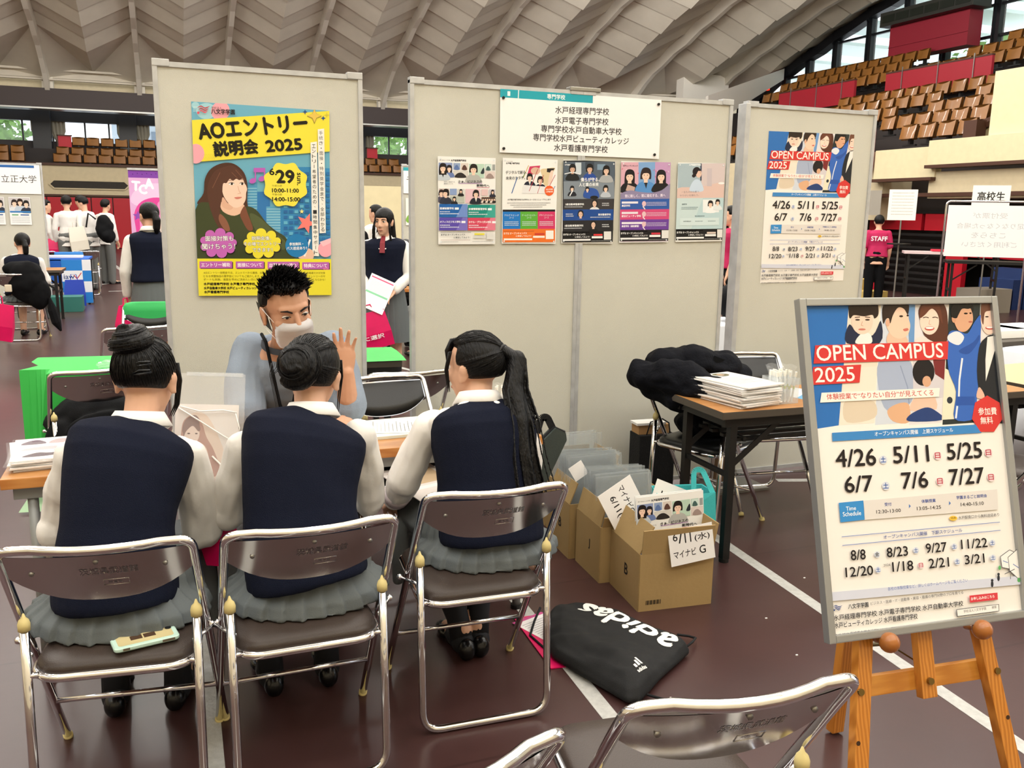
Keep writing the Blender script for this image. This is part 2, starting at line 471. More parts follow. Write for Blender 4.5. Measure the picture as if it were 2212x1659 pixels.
# folded roof plates: ribs run from the far wall up over the hall
PROF = [(32, 5.93), (30.7, 6.85), (29.4, 7.35), (27.8, 7.85), (26.2, 8.35), (24.4, 8.8), (22.6, 9.2), (20.6, 9.55), (18.4, 9.9), (15.5, 10.3), (12, 10.7), (8, 11.0), (3, 11.2), (-2, 11.25), (-7, 11.25)]
PROF = [PROF[0]] + [q for a, b in zip(PROF, PROF[1:]) for q in (((a[0] + b[0]) / 2, (a[1] + b[1]) / 2 + (.06 if a[0] > 24 else .02)), b)]
RIBX = [-12.55, -9.55, -6.55, -3.55, -0.56, 2.42, 5.4, 8.4, 11.4, 14.4, 17.4, 20.4, 22.6]
def rshift(x):
    t = [(-20, 0), (8.4, 0), (11.4, -0.6), (14.4, -2.0), (17.4, -3.8), (20.4, -4.6), (24, -4.8)]
    for (a, u), (b, v) in zip(t, t[1:]):
        if x <= b: return u + (v - u) * (x - a) / (b - a)
    return -4.8
def prof(x, k, dz=0.0): return V(x, PROF[k][0] + rshift(x), PROF[k][1] + dz)
m = MB()
for xa, xb in zip(RIBX, RIBX[1:]):
    xm = (xa + xb) / 2; D = 0.8 if xb - xa > 2.5 else 0.45
    for k in range(4, len(PROF) - 1):      # lapped panels, each step a little lower than the next
        for s, xr in ((0, xa), (1, xb)):
            st = 0.055
            a, b = prof(xr, k, -st), prof(xr, k + 1); c, d = prof(xm, k + 1, -D), prof(xm, k, -D - st)
            m.face([a, b, c, d]); m.face([b, c, c + V(0, 0, -st), b + V(0, 0, -st)])
    # lower end: two bright triangles meeting on the fold, gables under them
    K = prof(xm, 4, -D - 0.055); E = prof(xm, 0, 0.28) + V(0, 0.1, 0)
    for xr in (xa, xb):
        A = prof(xr, 4, -0.055); B0 = prof(xr, 0)
        m.face([A, K, E]); m.face([A, E, B0])
    a, b = prof(xa, 0), prof(xb, 0)
    m.face([a, b, b + V(0, 0.1, 0.35), a + V(0, 0.1, 0.35)])
    m.bar(a + V(0, -0.12, 0.26), b + V(0, -0.12, 0.26), 0.16, 0.07); m.bar(a + V(0, -0.1, -0.06), b + V(0, -0.1, -0.06), 0.12, 0.06)
    m.bar(a + V(0, 0.1, 0.1), b + V(0, 0.1, 0.1), 0.08, 0.34)
m.fixn = False
struct('ceiling', m, PLATE)
for i, x in enumerate(RIBX):
    m = MB(); pts = [prof(x, k) for k in range(len(PROF))]; w = 0.11
    rings = [[p + V(-w, 0, 0.1), p + V(w, 0, 0.1), p + V(w * 0.7, 0, -0.46), p + V(-w * 0.7, 0, -0.46)] for p in pts]
    m.loft(rings)
    m.box(pts[0] + V(-0.1, 0.15, -0.2), (0.14, 0.3, 0.9)); m.box(pts[0] + V(0.12, 0.15, -0.2), (0.14, 0.3, 0.9))
    struct('ceiling_rib_%d' % (i + 1), m, mat('roof_rib', 0xe3ddd0, .7))

m = MB(); m.box((4, -9.1, 5.6), (40, 0.2, 11.4)); struct('wall_front', m, CREAM)
m = MB(); m.box((-13.6, 12, 4.4), (0.2, 42, 8.8)); struct('wall_left', m, CREAM)
# air vent in the far wall
t = thing('air_vent', 'long dark six-sided air vent in the cream wall above the red padding', 'vent', (-2.42, YB - 0.02, 2.29))
def hexa(w, h, y): return [(-w, y, 0), (-w + h, y, h), (w - h, y, h), (w, y, 0), (w - h, y, -h), (-w + h, y, -h)]
m = MB(); m.loft([hexa(1.34, 0.17, 0.0), hexa(1.34, 0.17, -0.04), hexa(1.28, 0.125, -0.04), hexa(1.28, 0.125, 0.0)], cap=False); m.build('frame', CREAM, t)
m = MB(); m.loft([hexa(1.28, 0.125, -0.005), hexa(1.28, 0.125, 0.0)])
for i in range(60): m.box((-1.18 + i * 0.04, -0.012, 0), (0.008, 0.014, 0.2))
m.build('grille', mat('vent_black', 0x35302a, 0.7), t)

# ------------------------------------------------------------------ gallery seats
SEATW = mat('brown_seat_shell', 0x8a5a26, 0.34, var=0.1, vscale=5, coat=0.3)
def make_seat():
    t = thing('gallery_seat', 'x', 'seat')
    m = MB(); rings = []
    for j in range(5):
        v = j / 4.0; z = 0.10 + 0.33 * v
        rings.append([(0.225 * u / 4.0, 0.03 + 0.045 * (1 - (u / 4.0) ** 2) * (1 - 0.5 * v) + 0.02 * v, z - 0.02 * (u / 4.0) ** 2 * v) for u in range(-4, 5)])
    m.loft(rings, closed=False)
    me = m.bm
    g = bmesh.ops.solidify(me, geom=me.faces[:], thickness=0.02)
    rings = []
    for j in range(4):           # folded-up pan: a curved lip in front of the back
        v = j / 3.0
        rings.append([(0.2 * u / 4.0, -0.055 + 0.06 * v - 0.03 * (1 - (u / 4.0) ** 2), 0.12 + 0.24 * v + 0.05 * (u / 4.0) ** 2 * v) for u in range(-4, 5)])
    m.loft(rings, closed=False)
    m.build('shell', SEATW, t, smooth=True)
    m = MB(); m.box((0, 0.08, 0.05), (0.06, 0.1, 0.14)); m.box((0, 0.05, -0.01), (0.36, 0.06, 0.03)); m.build('bracket', BLACK_METAL, t)
    return t
seat0 = make_seat(); seat_used = []
ORD = 'first second third fourth fifth sixth seventh eighth ninth tenth eleventh twelfth thirteenth fourteenth fifteenth'.split()
def seat_row(p0, d, n, rz, label, group):
    for i in range(n):
        place(seat0, seat_used, (p0[0] + d[0] * i, p0[1] + d[1] * i, p0[2]), rz, 'brown seat, %s ' % ORD[i] + label, group)
G1 = 'brown seats on the back balcony'
for r, (y, z, x0) in enumerate([(32.75, 2.99, -3.4), (33.5, 3.27, -3.35), (34.3, 3.69, -2.86)]):
    lab = 'right of the dark column in the %s row of the back balcony' % ('front', 'middle', 'rear')[r]
    seat_row((x0, y, z), (0.5, 0), 9 if r < 2 else 8, 0, lab, G1)
    if r < 2:
        seat_row((-4.75 - 0.1 * r, y, z), (-0.5, 0), 3, 0, 'leftward from the dark column, %s balcony row above the left edge panel' % ('front', 'middle')[r], G1)
        seat_row((7.7, y, z), (0.5, 0), 4, 0, 'from the left in the %s balcony row, seen between the panels' % ('front', 'middle')[r], G1)
for x, l in ((-3.33, 'small red end board beside the rear row of back balcony seats'), (8.45, 'small red end board beside the balcony seats in the gap between panels')):
    m = MB(); m.box((x, 34.3, 3.93), (0.46, 0.06, 0.42), mi=0); m.box((x, 34.3, 4.15), (0.52, 0.1, 0.04), mi=1); m.box((x - 0.24, 34.3, 3.93), (0.04, 0.1, 0.46), mi=1)
    tag(m.build('end_board', [REDPAD, BROWNTRIM]), l, 'board')

# ------------------------------------------------------------------ right-hand stand
XS = 14.0
m = MB()
m.box((XS + 0.4, 15.9, 2.2), (0.8, 10.6, 1.4), mi=0)                      # cream front, far stretch
m.box((XS + 0.35, 3.0, 2.18), (0.9, 12.6, 0.5), mi=0)                      # band under the parapet, near stretch
m.box((XS - 0.05, 9.95, 2.62), (0.16, 1.6, 0.58), mi=1); m.box((XS - 0.12, 3.4, 2.78), (0.24, 11.7, 0.46), mi=1)
m.box((XS - 0.1, 9.95, 2.30), (0.26, 1.62, 0.06), mi=2); m.box((XS - 0.16, 3.4, 2.52), (0.3, 11.7, 0.06), mi=2)
m.box((XS - 0.06, 5.2, 2.0), (0.2, 11.1, 0.07), mi=2)
m.box((XS + 1.0, 3.0, 3.5), (2.2, 10.1, 1.25), mi=1)                        # tall pale block of the stairway
struct('wall_right_stand', m, [CREAM, CREAM2, BROWNTRIM])
m = MB()
m.box((XS + 1.6, 11.0, 1.0), (0.2, 26, 2.0), mi=0)
m.box((XS + 0.9, 11.1, 1.2), (0.3, 0.4, 2.0), mi=2)
for y in (10.75, 10.2, 9.55): m.box((XS + 0.5, y, 1.48), (0.1, 0.56, 0.34), mi=1)
m.box((XS + 0.5, 9.0, 0.8), (0.12, 0.42, 1.64), mi=1)
m.box((XS + 0.5, 11.2, 0.8), (0.12, 0.3, 1.64), mi=1)
for k in range(9): m.box((XS + 0.5, 10.15, 0.18 + 0.13 * k), (0.06, 1.75, 0.05), mi=3)
m.box((XS + 0.55, 10.0, 1.68), (0.2, 2.6, 0.08), mi=3)
m.box((XS + 0.75, 10.15, 0.7), (0.1, 1.9, 1.4), mi=3)
m.box((XS + 1.2, 5.0, 0.8), (0.1, 4.0, 1.2), mi=2)
m.box((XS + 0.5, 8.1, 0.9), (0.1, 0.06, 1.9), mi=3); m.box((XS + 0.6, 6.6, 0.86), (0.06, 4.4, 0.08), mi=1)
struct('wall_right', m, [mat('dark_passage', 0x1c1714, 0.8), REDPAD, CREAM, BLACK_METAL])
m = MB()
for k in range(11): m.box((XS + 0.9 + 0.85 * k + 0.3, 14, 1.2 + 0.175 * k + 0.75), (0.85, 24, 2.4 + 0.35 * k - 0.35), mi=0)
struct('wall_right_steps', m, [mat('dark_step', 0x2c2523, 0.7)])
# vomitory side wall with rail
m = MB(); m.prism([(XS + 0.2, 8.9, 2.9), (XS + 3.6, 8.9, 2.9), (XS + 3.6, 8.9, 4.3), (XS + 0.9, 8.9, 3.3)], (0, 0.2, 0), mi=0)
m.bar((XS + 0.7, 8.95, 3.32), (XS + 3.7, 8.95, 4.4), 0.3, 0.1, mi=1); m.box((XS + 0.6, 9.0, 3.1), (0.25, 0.3, 0.6), mi=1)
struct('wall_right_stair', m, [CREAM, BROWNTRIM])
seatlab = ['lowest', 'second', 'third', 'fourth', 'fifth']
for r in range(5):
    x = XS + 0.85 + 0.85 * r; z = 3.08 + 0.35 * r
    y0 = [9.4, 9.4, 9.4, 9.4, 8.0][r]; n = [4, 7, 6, 5, 6][r]
    seat_row((x, y0, z), (0, 0.5), n, -PI / 2, 'from the near end, %s row, near block of the right stand' % seatlab[r], 'brown seats in the right stand')
    y1 = y0 + n * 0.5 + 0.9
    seat_row((x, y1, z), (0, 0.5), 11, -PI / 2, 'from the aisle, %s row, far block of the right stand' % seatlab[r], 'brown seats in the right stand')
for k, (y, l) in enumerate(((9.6, 'nearest'), (14.1, 'middle'), (18.7, 'farthest'))):
    t = thing('barrier_board', 'red barrier board across the right stand, %s of the three in a row' % l, 'board', (18.7, y, 5.1), 0, 'red barriers of the right stand')
    m = MB(); m.box((0, 0, 0), (0.08, 3.4, 0.62)); m.build('panel', REDBOARD, t)
    m = MB(); m.box((0, 0, 0.33), (0.1, 3.4, 0.04)); m.build('top_rail', BROWNTRIM, t)
    m = MB()
    for j in (-1.2, -0.1, 1.1): m.box((-0.06, j, 0.05), (0.02, 0.02, 0.75))
    m.build('bar', STEEL, t)
t = thing('barrier_board', 'bright red slatted barrier at the foot of the right stand, left of the cream parapet', 'board', (XS - 0.16, 12.4, 2.95))
m = MB(); m.box((0, 0, 0), (0.08, 3.2, 0.8)); m.build('panel', REDPAD, t)
m = MB()
for j in range(6): m.box((-0.06, -1.4 + 0.5 * j, 0), (0.03, 0.03, 0.8))
m.bar((-0.08, -1.6, 0.35), (-0.08, 0.9, -0.2), 0.03, 0.03); m.build('bar', BLACK_METAL, t)
for r in range(3):
    x = 19.6 + 0.85 * r; z = 5.28 + 0.4 * r
    seat_row((x, 8.6, z), (0, 0.5), 14 - r, -PI / 2, 'from the near end, %s upper row, near block of the right stand' % ('lowest', 'middle', 'top')[r], 'upper seats of the right stand')
    seat_row((x, 16.8 + 0.2 * r, z), (0, 0.5), 12, -PI / 2, 'from the aisle, %s upper row, far block of the right stand' % ('lowest', 'middle', 'top')[r], 'upper seats of the right stand')
# gable: window wall behind the stand
XG = 22.4
m = MB()
for y in (26.0, 24.9, 23.6, 22.2, 20.6, 19.0, 17.4, 15.6, 13.6, 11.5, 9.4):
    zt = 6.4 + 0.42 * (26.6 - y) if y > 19 else 9.9
    m.box((XG, y, (6.0 + zt) / 2), (0.22, 0.12, zt - 6.0)); m.box((XG - 0.06, y + 0.16, (6.0 + zt) / 2), (0.1, 0.05, zt - 6.0))
for z in (6.7, 7.55, 8.45, 9.4):
    y1 = min(26.2, 26.6 - (z - 6.4) / 0.42); m.box((XG, (y1 + 8) / 2, z), (0.1, y1 - 8, 0.07))
pts = [V(XG - 0.1, PROF[k][0] - 4.8, PROF[k][1] - 0.42) for k in range(0, 24)]
for a, b in zip(pts, pts[1:]): m.bar(a, b, 0.3, 0.34, up=(1, 0, 0))
struct('window_20', m, DARKFRAME)
m = MB(); m.box((XG + 0.05, 17, 8.2), (0.01, 19, 4.4)); struct('window_21', m, GLASS)
m = MB(); m.box((XG + 0.1, 16, 2.9), (0.3, 24, 6.2)); m.box((XG + 0.05, 27.6, 5.6), (0.2, 3.4, 3.6)); struct('wall_right_gable', m, CREAM)
m = MB(); m.box((XG + 1.1, 3.2, 3.2), (2.4, 3, 6.4)); m.box((XG + 0.05, 3, 3.5), (0.2, 9, 7)); struct('wall_right_end', m, CREAM)
# scoreboard on its red box, high in the stand
t = thing('scoreboard', 'long dark scoreboard on a red box, high in the right stand before the windows', 'scoreboard', (21.7, 17.3, 7.35))
m = MB(); m.box((0.1, 0.1, -0.42), (0.5, 3.0, 1.0)); m.box((-0.16, 0.1, -0.55), (0.03, 3.0, 0.02)); m.build('housing', mat('scoreboard_red', 0x8d2030, 0.5), t)
m = MB(); m.box((-0.1, 0, 0.26), (0.7, 3.5, 0.42), bev=0.01); m.build('board', mat('scoreboard_dark', 0x2b2b26, 0.5), t)
m = MB()
for j in range(6): m.box((-0.456, -1.4 + 0.56 * j, 0.26), (0.012, 0.5, 0.22))
m.build('display', mat('scoreboard_display', 0x1b2019, 0.4), t)
# lift of white plaster at the far end of the stand, stair flank
m = MB(); m.prism([(16.4, 21.0, 4.3), (22.0, 24.6, 6.6), (22.0, 24.6, 7.0), (16.4, 21.0, 5.3)], (0.1, 0.3, 0)); m.box((19.5, 26.2, 5.4), (2.0, 0.5, 2.8))
struct('wall_right_flank', m, mat('white_plaster', 0xefebe2, 0.7))
m = MB(); m.box((0, 0, 0), (0.04, 0.2, 0.2), bev=0.01)
tag(m.build('exit_light', mat('red_lamp', 0xff2a1a, 0.4, emit=2.0), loc=(21.9, 25.4, 6.4)), 'small glowing red lamp high beside the right stand windows', 'light')

# ------------------------------------------------------------------ outside: eaves, trees, a house
m = MB()
for k in range(13): m.box((XG + 5.5, 5.0 + k * 2.0, 10.4 - 0.16 * k if k < 7 else 9.4 - 0.35 * (k - 6)), (10, 1.84, 0.12))
struct('roof_eaves', m, mat('pale_eaves', 0xe4f2ee, 0.7))
LEAF = [mat('tree_leaves_a', 0x6f9a4a, 0.8, var=0.35, vscale=3), mat('tree_leaves_b', 0x86b35a, 0.8, var=0.3, vscale=3)]
BARK = mat('bark', 0x5a4a3c, 0.9)
def tree(p, h, r, label, mi):
    t = thing('tree', label, 'tree', p, 0, 'trees outside the hall')
    m = MB(); m.tube([(0, 0, 0), (0.1, 0, h * 0.5), (-0.1, 0.1, h * 0.9)], [0.22, 0.16, 0.06], 8); m.tube([(0.1, 0, h * 0.45), (0.9, 0.2, h * 0.8)], [0.12, 0.04], 6); m.tube([(0.1, 0, h * 0.5), (-0.9, -0.2, h * 0.85)], [0.1, 0.04], 6); m.build('trunk', BARK, t)
    m = MB(); m.fixn = False
    for i in range(900):
        a = V(random.gauss(0, 1), random.gauss(0, 1), random.gauss(0, 1)).normalized() * r * random.uniform(0.45, 1.0)
        c = V(a.x, a.y, a.z * 0.8 + h * 0.85); s = random.uniform(0.12, 0.3)
        u = V(random.gauss(0, 1), random.gauss(0, 1), random.gauss(0, 1)).normalized(); w = u.orthogonal().normalized()
        m.face([c - u * s, c + w * s * 0.6, c + u * s, c - w * s * 0.6])
    m.build('foliage', LEAF[mi], t)
tree((-7.6, 41, 0), 5.2, 2.4, 'green tree outside the leftmost back window', 0)
tree((-9.6, 45, 0), 4.6, 2.0, 'second green tree outside the back windows, beside the first curtain', 1)
tree((11.6, 42, 0), 5.0, 2.3, 'green tree outside the back window seen between the panels', 1)
tree((28, 20.5, 0), 7.2, 2.4, 'pale green tree outside the right window, left of the scoreboard', 1)
tree((27.5, 11.6, 0), 8.5, 3.2, 'leafy green tree outside the right window, right of the scoreboard', 1)
t = thing('outside_building', 'grey building outside the back window beside the left panel', 'building', (-0.6, 62, 0))
m = MB(); m.box((0, 0, 3.4), (4.4, 4, 6.8)); m.box((-6, 0, 2.7), (8, 4, 5.4)); m.build('wall', mat('far_building', 0xa8b4bd, 0.8), t)
m = MB(); m.box((0.9, -2.05, 5.9), (1.5, 0.1, 0.9)); m.build('window', mat('far_window', 0x5c6f80, 0.4), t)
# ================================================================== DISPLAY PANELS
FABRIC = mat('panel_fabric', 0xcbcabf, 0.85, bump=0.25, bscale=420, var=0.035, vscale=2.2)
PH, PB = 2.134, 0.03
def make_panel(label, loc, rz=0.0, group='display panels behind the table'):
    t = thing('display_panel', label, 'panel', loc, rz, group)
    m = MB(); m.box((0.45, 0.02, (PH + PB) / 2), (0.87, 0.026, PH - PB - 0.02)); m.build('board', FABRIC, t)
    m = MB(); f = 0.021
    for x in (f / 2, 0.9 - f / 2): m.box((x, 0.02, (PH + PB) / 2), (f, 0.042, PH - PB), bev=0.003)
    m.box((0.45, 0.02, PH - f / 2), (0.9 - 2 * f, 0.04, f)); m.box((0.45, 0.02, PB + f / 2), (0.9 - 2 * f, 0.04, f))
    for x in (0.035, 0.865): m.box((x, 0.02, PH - 0.005), (0.07, 0.048, 0.03), bev=0.003)
    m.build('frame', ALU, t)
    for x in (0.06, 0.84):
        m = MB(); m.box((x, 0.02, 0.006), (0.07, 0.34, 0.01)); m.box((x, 0.02, 0.03), (0.04, 0.05, 0.045)); m.build('foot', STEEL, t)
    return t
make_panel('white display panel with the yellow and blue poster, left of the gap', (0, 0, 0))
make_panel('white display panel right of the gap, left half of the joined pair', (1.124, 0, 0))
make_panel('white display panel, right half of the joined pair, above the coat on the chair', (2.024, 0, 0))
p3 = make_panel('white display panel with the large campus poster, behind the framed poster on the easel', (3.016, 0, 0))
m = MB(); m.box((-0.006, 0.02, 1.08), (0.03, 0.075, 2.1), bev=0.004); m.build('post', ALU, p3)
t = thing('panel_clip', 'dull metal clip joining the tops of the two middle display panels', 'clip', (2.024, 0.02, PH + 0.003))
m = MB(); m.box((0.01, 0, 0.004), (0.17, 0.056, 0.02), bev=0.004); m.build('clip', STEEL, t)
m = MB(); m.box((-0.066, -0.05, 0.15), (0.09, 0.05, 0.28)); m.build('foot_block', mat('brown_block', 0x6d5238, 0.6), p3)
m = MB(); m.box((-0.046, -0.15, 0.008), (0.34, 0.22, 0.014)); m.build('base_plate', STEEL, p3)

# ================================================================== FOLDING CHAIRS
def chair_y(z): return 0.214 - 0.507 * z / 0.772
def make_chair(vinyl=VINYL_BROWN, writing=True, small=False, colour=None):
    t = thing('folding_chair', 'x', 'chair'); rp = 0.0112; N = 8 if small else 12
    def px(z): return 0.219 - 0.012 * z / 0.772
    # front legs and back bow in one bent tube
    m = MB()
    L = []
    for z in (0.0, 0.2, 0.4, 0.6, 0.69): L.append(V(-px(z), chair_y(z), z + 0.004))
    top = []
    for i in range(-4, 5):
        u = i / 4.0; top.append(V(0.135 * u, chair_y(0.772) - 0.028 * (1 - u * u) , 0.765))
    Rr = [V(-p.x, p.y, p.z) for p in L[::-1]]
    c1 = V(-px(0.765), chair_y(0.765), 0.765); c2 = V(-c1.x, c1.y, c1.z)
    path = L + fillet([L[-1], c1, top[0]], 0.075, 7)[1:] + top[1:-1] + fillet([top[-1], c2, Rr[0]], 0.075, 7) + Rr[1:]
    m.tube(path, rp, N); fr = m.build('back_frame', CHROME, t, smooth=True)
    for s in (-1, 1):
        m = MB(); m.tube([(s * 0.219, 0.216, 0.0), (s * 0.2185, 0.207, 0.014)], 0.0135, N); m.build('rubber_foot', RUBBER, fr, smooth=True)
    # rear legs: a U standing on its bent floor bar
    m = MB(); X = 0.196
    path = [V(-X, -0.171, 0.535), V(-X, -0.19, 0.27)] + fillet([V(-X, -0.19, 0.27), V(-X, -0.207, 0.0125), V(0, -0.207, 0.0125)], 0.06, 7)[1:]
    path += [V(-p.x, p.y, p.z) for p in path[::-1][1:]]
    m.tube(path, rp, N); rl = m.build('rear_legs', CHROME, t, smooth=True)
    for s in (-1, 1):
        m = MB(); m.tube([(s * X, -0.172, 0.52), (s * X, -0.171, 0.536), (s * X, -0.170, 0.546), (s * X, -0.1695, 0.552), (s * X, -0.169, 0.562)], [0.0142, 0.0146, 0.0115, 0.0055, 0.002], N)
        m.build('leg_cap', RUBBER, rl, smooth=True)
        m = MB(); zz = 0.505; m.cyl((s * 0.185, -0.1735, zz - 0.05), (s * 0.236, chair_y(zz - 0.05) , zz - 0.05), 0.0055, 8); m.sphere((s * 0.237, chair_y(zz - 0.05), zz - 0.05), 0.0095, 8, 6)
        m.cyl((s * 0.17, -0.178, 0.405), (s * 0.2, -0.182, 0.405), 0.0075, 8); m.build('pivot_bolt', CHROME, rl, smooth=True)
    m = MB(); m.cyl((-0.214, chair_y(0.185), 0.185), (0.214, chair_y(0.185), 0.185), 0.0075, N); m.build('stretcher', CHROME, t, smooth=True)
    # seat: cushion in a bent rail
    def outline(sx, y0, y1, r):
        pts = []
        for cx_, cy_, a in ((sx - r, y0 + r, -PI / 2), (sx - r * .7 - 0.012, y1 - r * .7, 0), (-sx + r * .7 + 0.012, y1 - r * .7, PI / 2), (-sx + r, y0 + r, PI)):
            rr = r if cy_ < 0 else r * .7
            for k in range(6):
                b = a + PI / 2 * k / 5; pts.append((cx_ + rr * math.cos(b), cy_ + rr * math.sin(b)))
        return pts
    m = MB(); O = outline(0.187, -0.195, 0.215, 0.07)
    m.tube([V(x, y, 0.4) for x, y in O], rp, N, closed=True); m.build('seat_rail', CHROME, t, smooth=True)
    m = MB(); rings = []
    for k, z in ((0.95, 0.396), (1.0, 0.408), (0.985, 0.424), (0.93, 0.433), (0.7, 0.439), (0.35, 0.441)):
        rings.append([V(x * k, 0.01 + (y - 0.01) * k, z) for x, y in O])
    m.loft(rings); m.build('seat', vinyl, t, smooth=True)
    # back: pressed chrome sheet behind, padded vinyl in front
    def surf(u, v, dy):
        zb = 0.602 + 0.075 * abs(u) ** 2.6; z = zb + (0.748 - zb) * v
        x = 0.2 * u; return V(x, chair_y(z) - 0.03 * (1 - u * u) + dy, z)
    nu = 16
    m = MB()
    for dy in (-0.0035, -0.0015):
        m.loft([[surf(i / nu * 2 - 1, j / 4.0, dy) for i in range(nu + 1)] for j in range(5)], closed=False)
    if writing:
        def onto(x, z, k): return V(x, chair_y(z) - 0.03 * (1 - (x / 0.2) ** 2) - 0.0042 - k * 1e-5, z)
        for body, xc, zc, w, h in (('茨城県武道館', 0.022, 0.697, 0.125, 0.021), ('KOMODA', 0.03, 0.659, 0.03, 0.0055)):
            vs, fs = glyphs(body if body != 'KOMODA' else '三三三'); x0 = min(v[0] for v in vs); x1 = max(v[0] for v in vs); y0 = min(v[1] for v in vs); y1 = max(v[1] for v in vs)
            for k, (dx, dz) in enumerate(((0, 0), (0.0005, 0), (0, 0.0005))):
                vv = [m.bm.verts.new(onto(xc + ((v[0] - x0) / (x1 - x0) - .5) * w + dx, zc + ((v[1] - y0) / (y1 - y0) - .5) * h + dz, k)) for v in vs]
                for f in fs:
                    ff = m.bm.faces.new([vv[i] for i in f]); ff.material_index = 1
        for a, b in (((0.005, 0.668), (0.06, 0.668)), ((0.005, 0.65), (0.06, 0.65)), ((0.005, 0.65), (0.005, 0.668)), ((0.06, 0.65), (0.06, 0.668))):
            m.tube([onto(*a, 2), onto(*b, 2)], 0.0006, 5, mi=0)
    m.fixn = False
    bk = m.build('backrest', [CHROME_SHEET, mat('stamped_chrome', (0.36, 0.35, 0.35, 1), 0.32, 1.0)], t, smooth=True)
    m = MB()
    for u, v in ((-0.72, 0.55), (0.72, 0.6), (0.0, 0.87)):
        c = surf(u, v, -0.004); m.cyl(c, c + V(0, -0.003, 0), 0.0058, 10)
    m.build('rivet', STEEL, bk, smooth=True)
    m = MB(); rings = []
    for j in range(7):
        v = j / 6.0; row = []
        for i in range(nu + 1):
            u = i / nu * 2 - 1; th = 0.022 * (max(0, 1 - abs(u) ** 6) ** .5) * (max(0, 1 - abs(2 * v - 1) ** 4) ** .5)
            row.append(surf(u * 0.97, 0.03 + 0.94 * v, 0.001 + th))
        rings.append(row)
    m.loft(rings, closed=False); m.fixn = False; m.build('back_pad', vinyl, t, smooth=True)
    return t
chair0 = make_chair(); chair_used = []
CG = 'steel folding chairs'
def chair(x, y, deg, label, z=0.0, g=CG): return place(chair0, chair_used, (x, y, z), R(deg), label, g)
chair(-0.137, -1.825, -7.1, 'steel folding chair with the mobile phone lying on its seat, leftmost of the front row')
chair(0.310, -1.855, 0.6, 'middle steel folding chair of the front row, under the student with the low bun')
chair(0.850, -1.728, -2.0, 'steel folding chair at the right of the front row, under the student with the ponytail')
chair(0.885, -2.86, -6.1, 'empty steel folding chair cut off by the bottom edge, in front of the easel')
chair(0.263, -2.911, 13.3, 'steel folding chair of which only the bent top tube shows at the bottom edge')
chair(-0.36, 0.571, 10.1, 'steel folding chair at the green table, with a black jacket over it')
chair(-0.231, 2.149, 11.0, 'steel folding chair beyond the green table, behind the student with the high bun')
chair(-1.55, 7.3, -4.0, 'steel folding chair under the seated student with the black rucksack')
chair(-1.66, 8.42, 8.0, 'steel folding chair right behind the seated rucksack student, at the small brown table')
chair(-1.316, 12.99, 10.7, 'steel folding chair behind the blue draped table, right one of two')
chair(-1.95, 12.9, 4.0, 'steel folding chair behind the blue draped table, left one of two')
chair(2.66, 4.5, 20.0, 'steel folding chair under the person in the white shirt, seen in the gap between panels')
chair(3.62, -1.42, 25.0, 'steel folding chair at the right edge, half hidden by the framed poster')
chairb = make_chair(VINYL_BLACK, False); cb_used = []
def bchair(x, y, deg, label): return place(chairb, cb_used, (x, y, 0), R(deg), label, 'folding chairs with black padding')
bchair(0.94, -0.56, 187, 'empty folding chair with black padded back, right of the masked man')
bchair(0.47, -0.47, 180, 'folding chair with black padding on which the man in the mask sits')
bchair(2.50, -0.56, -66, 'folding chair with a dark jacket hung over its back, beside the brown table')
bchair(2.97, -0.40, 172, 'folding chair with a shiny black padded back, behind the brown table before the right panel')
def tablecase(): pass

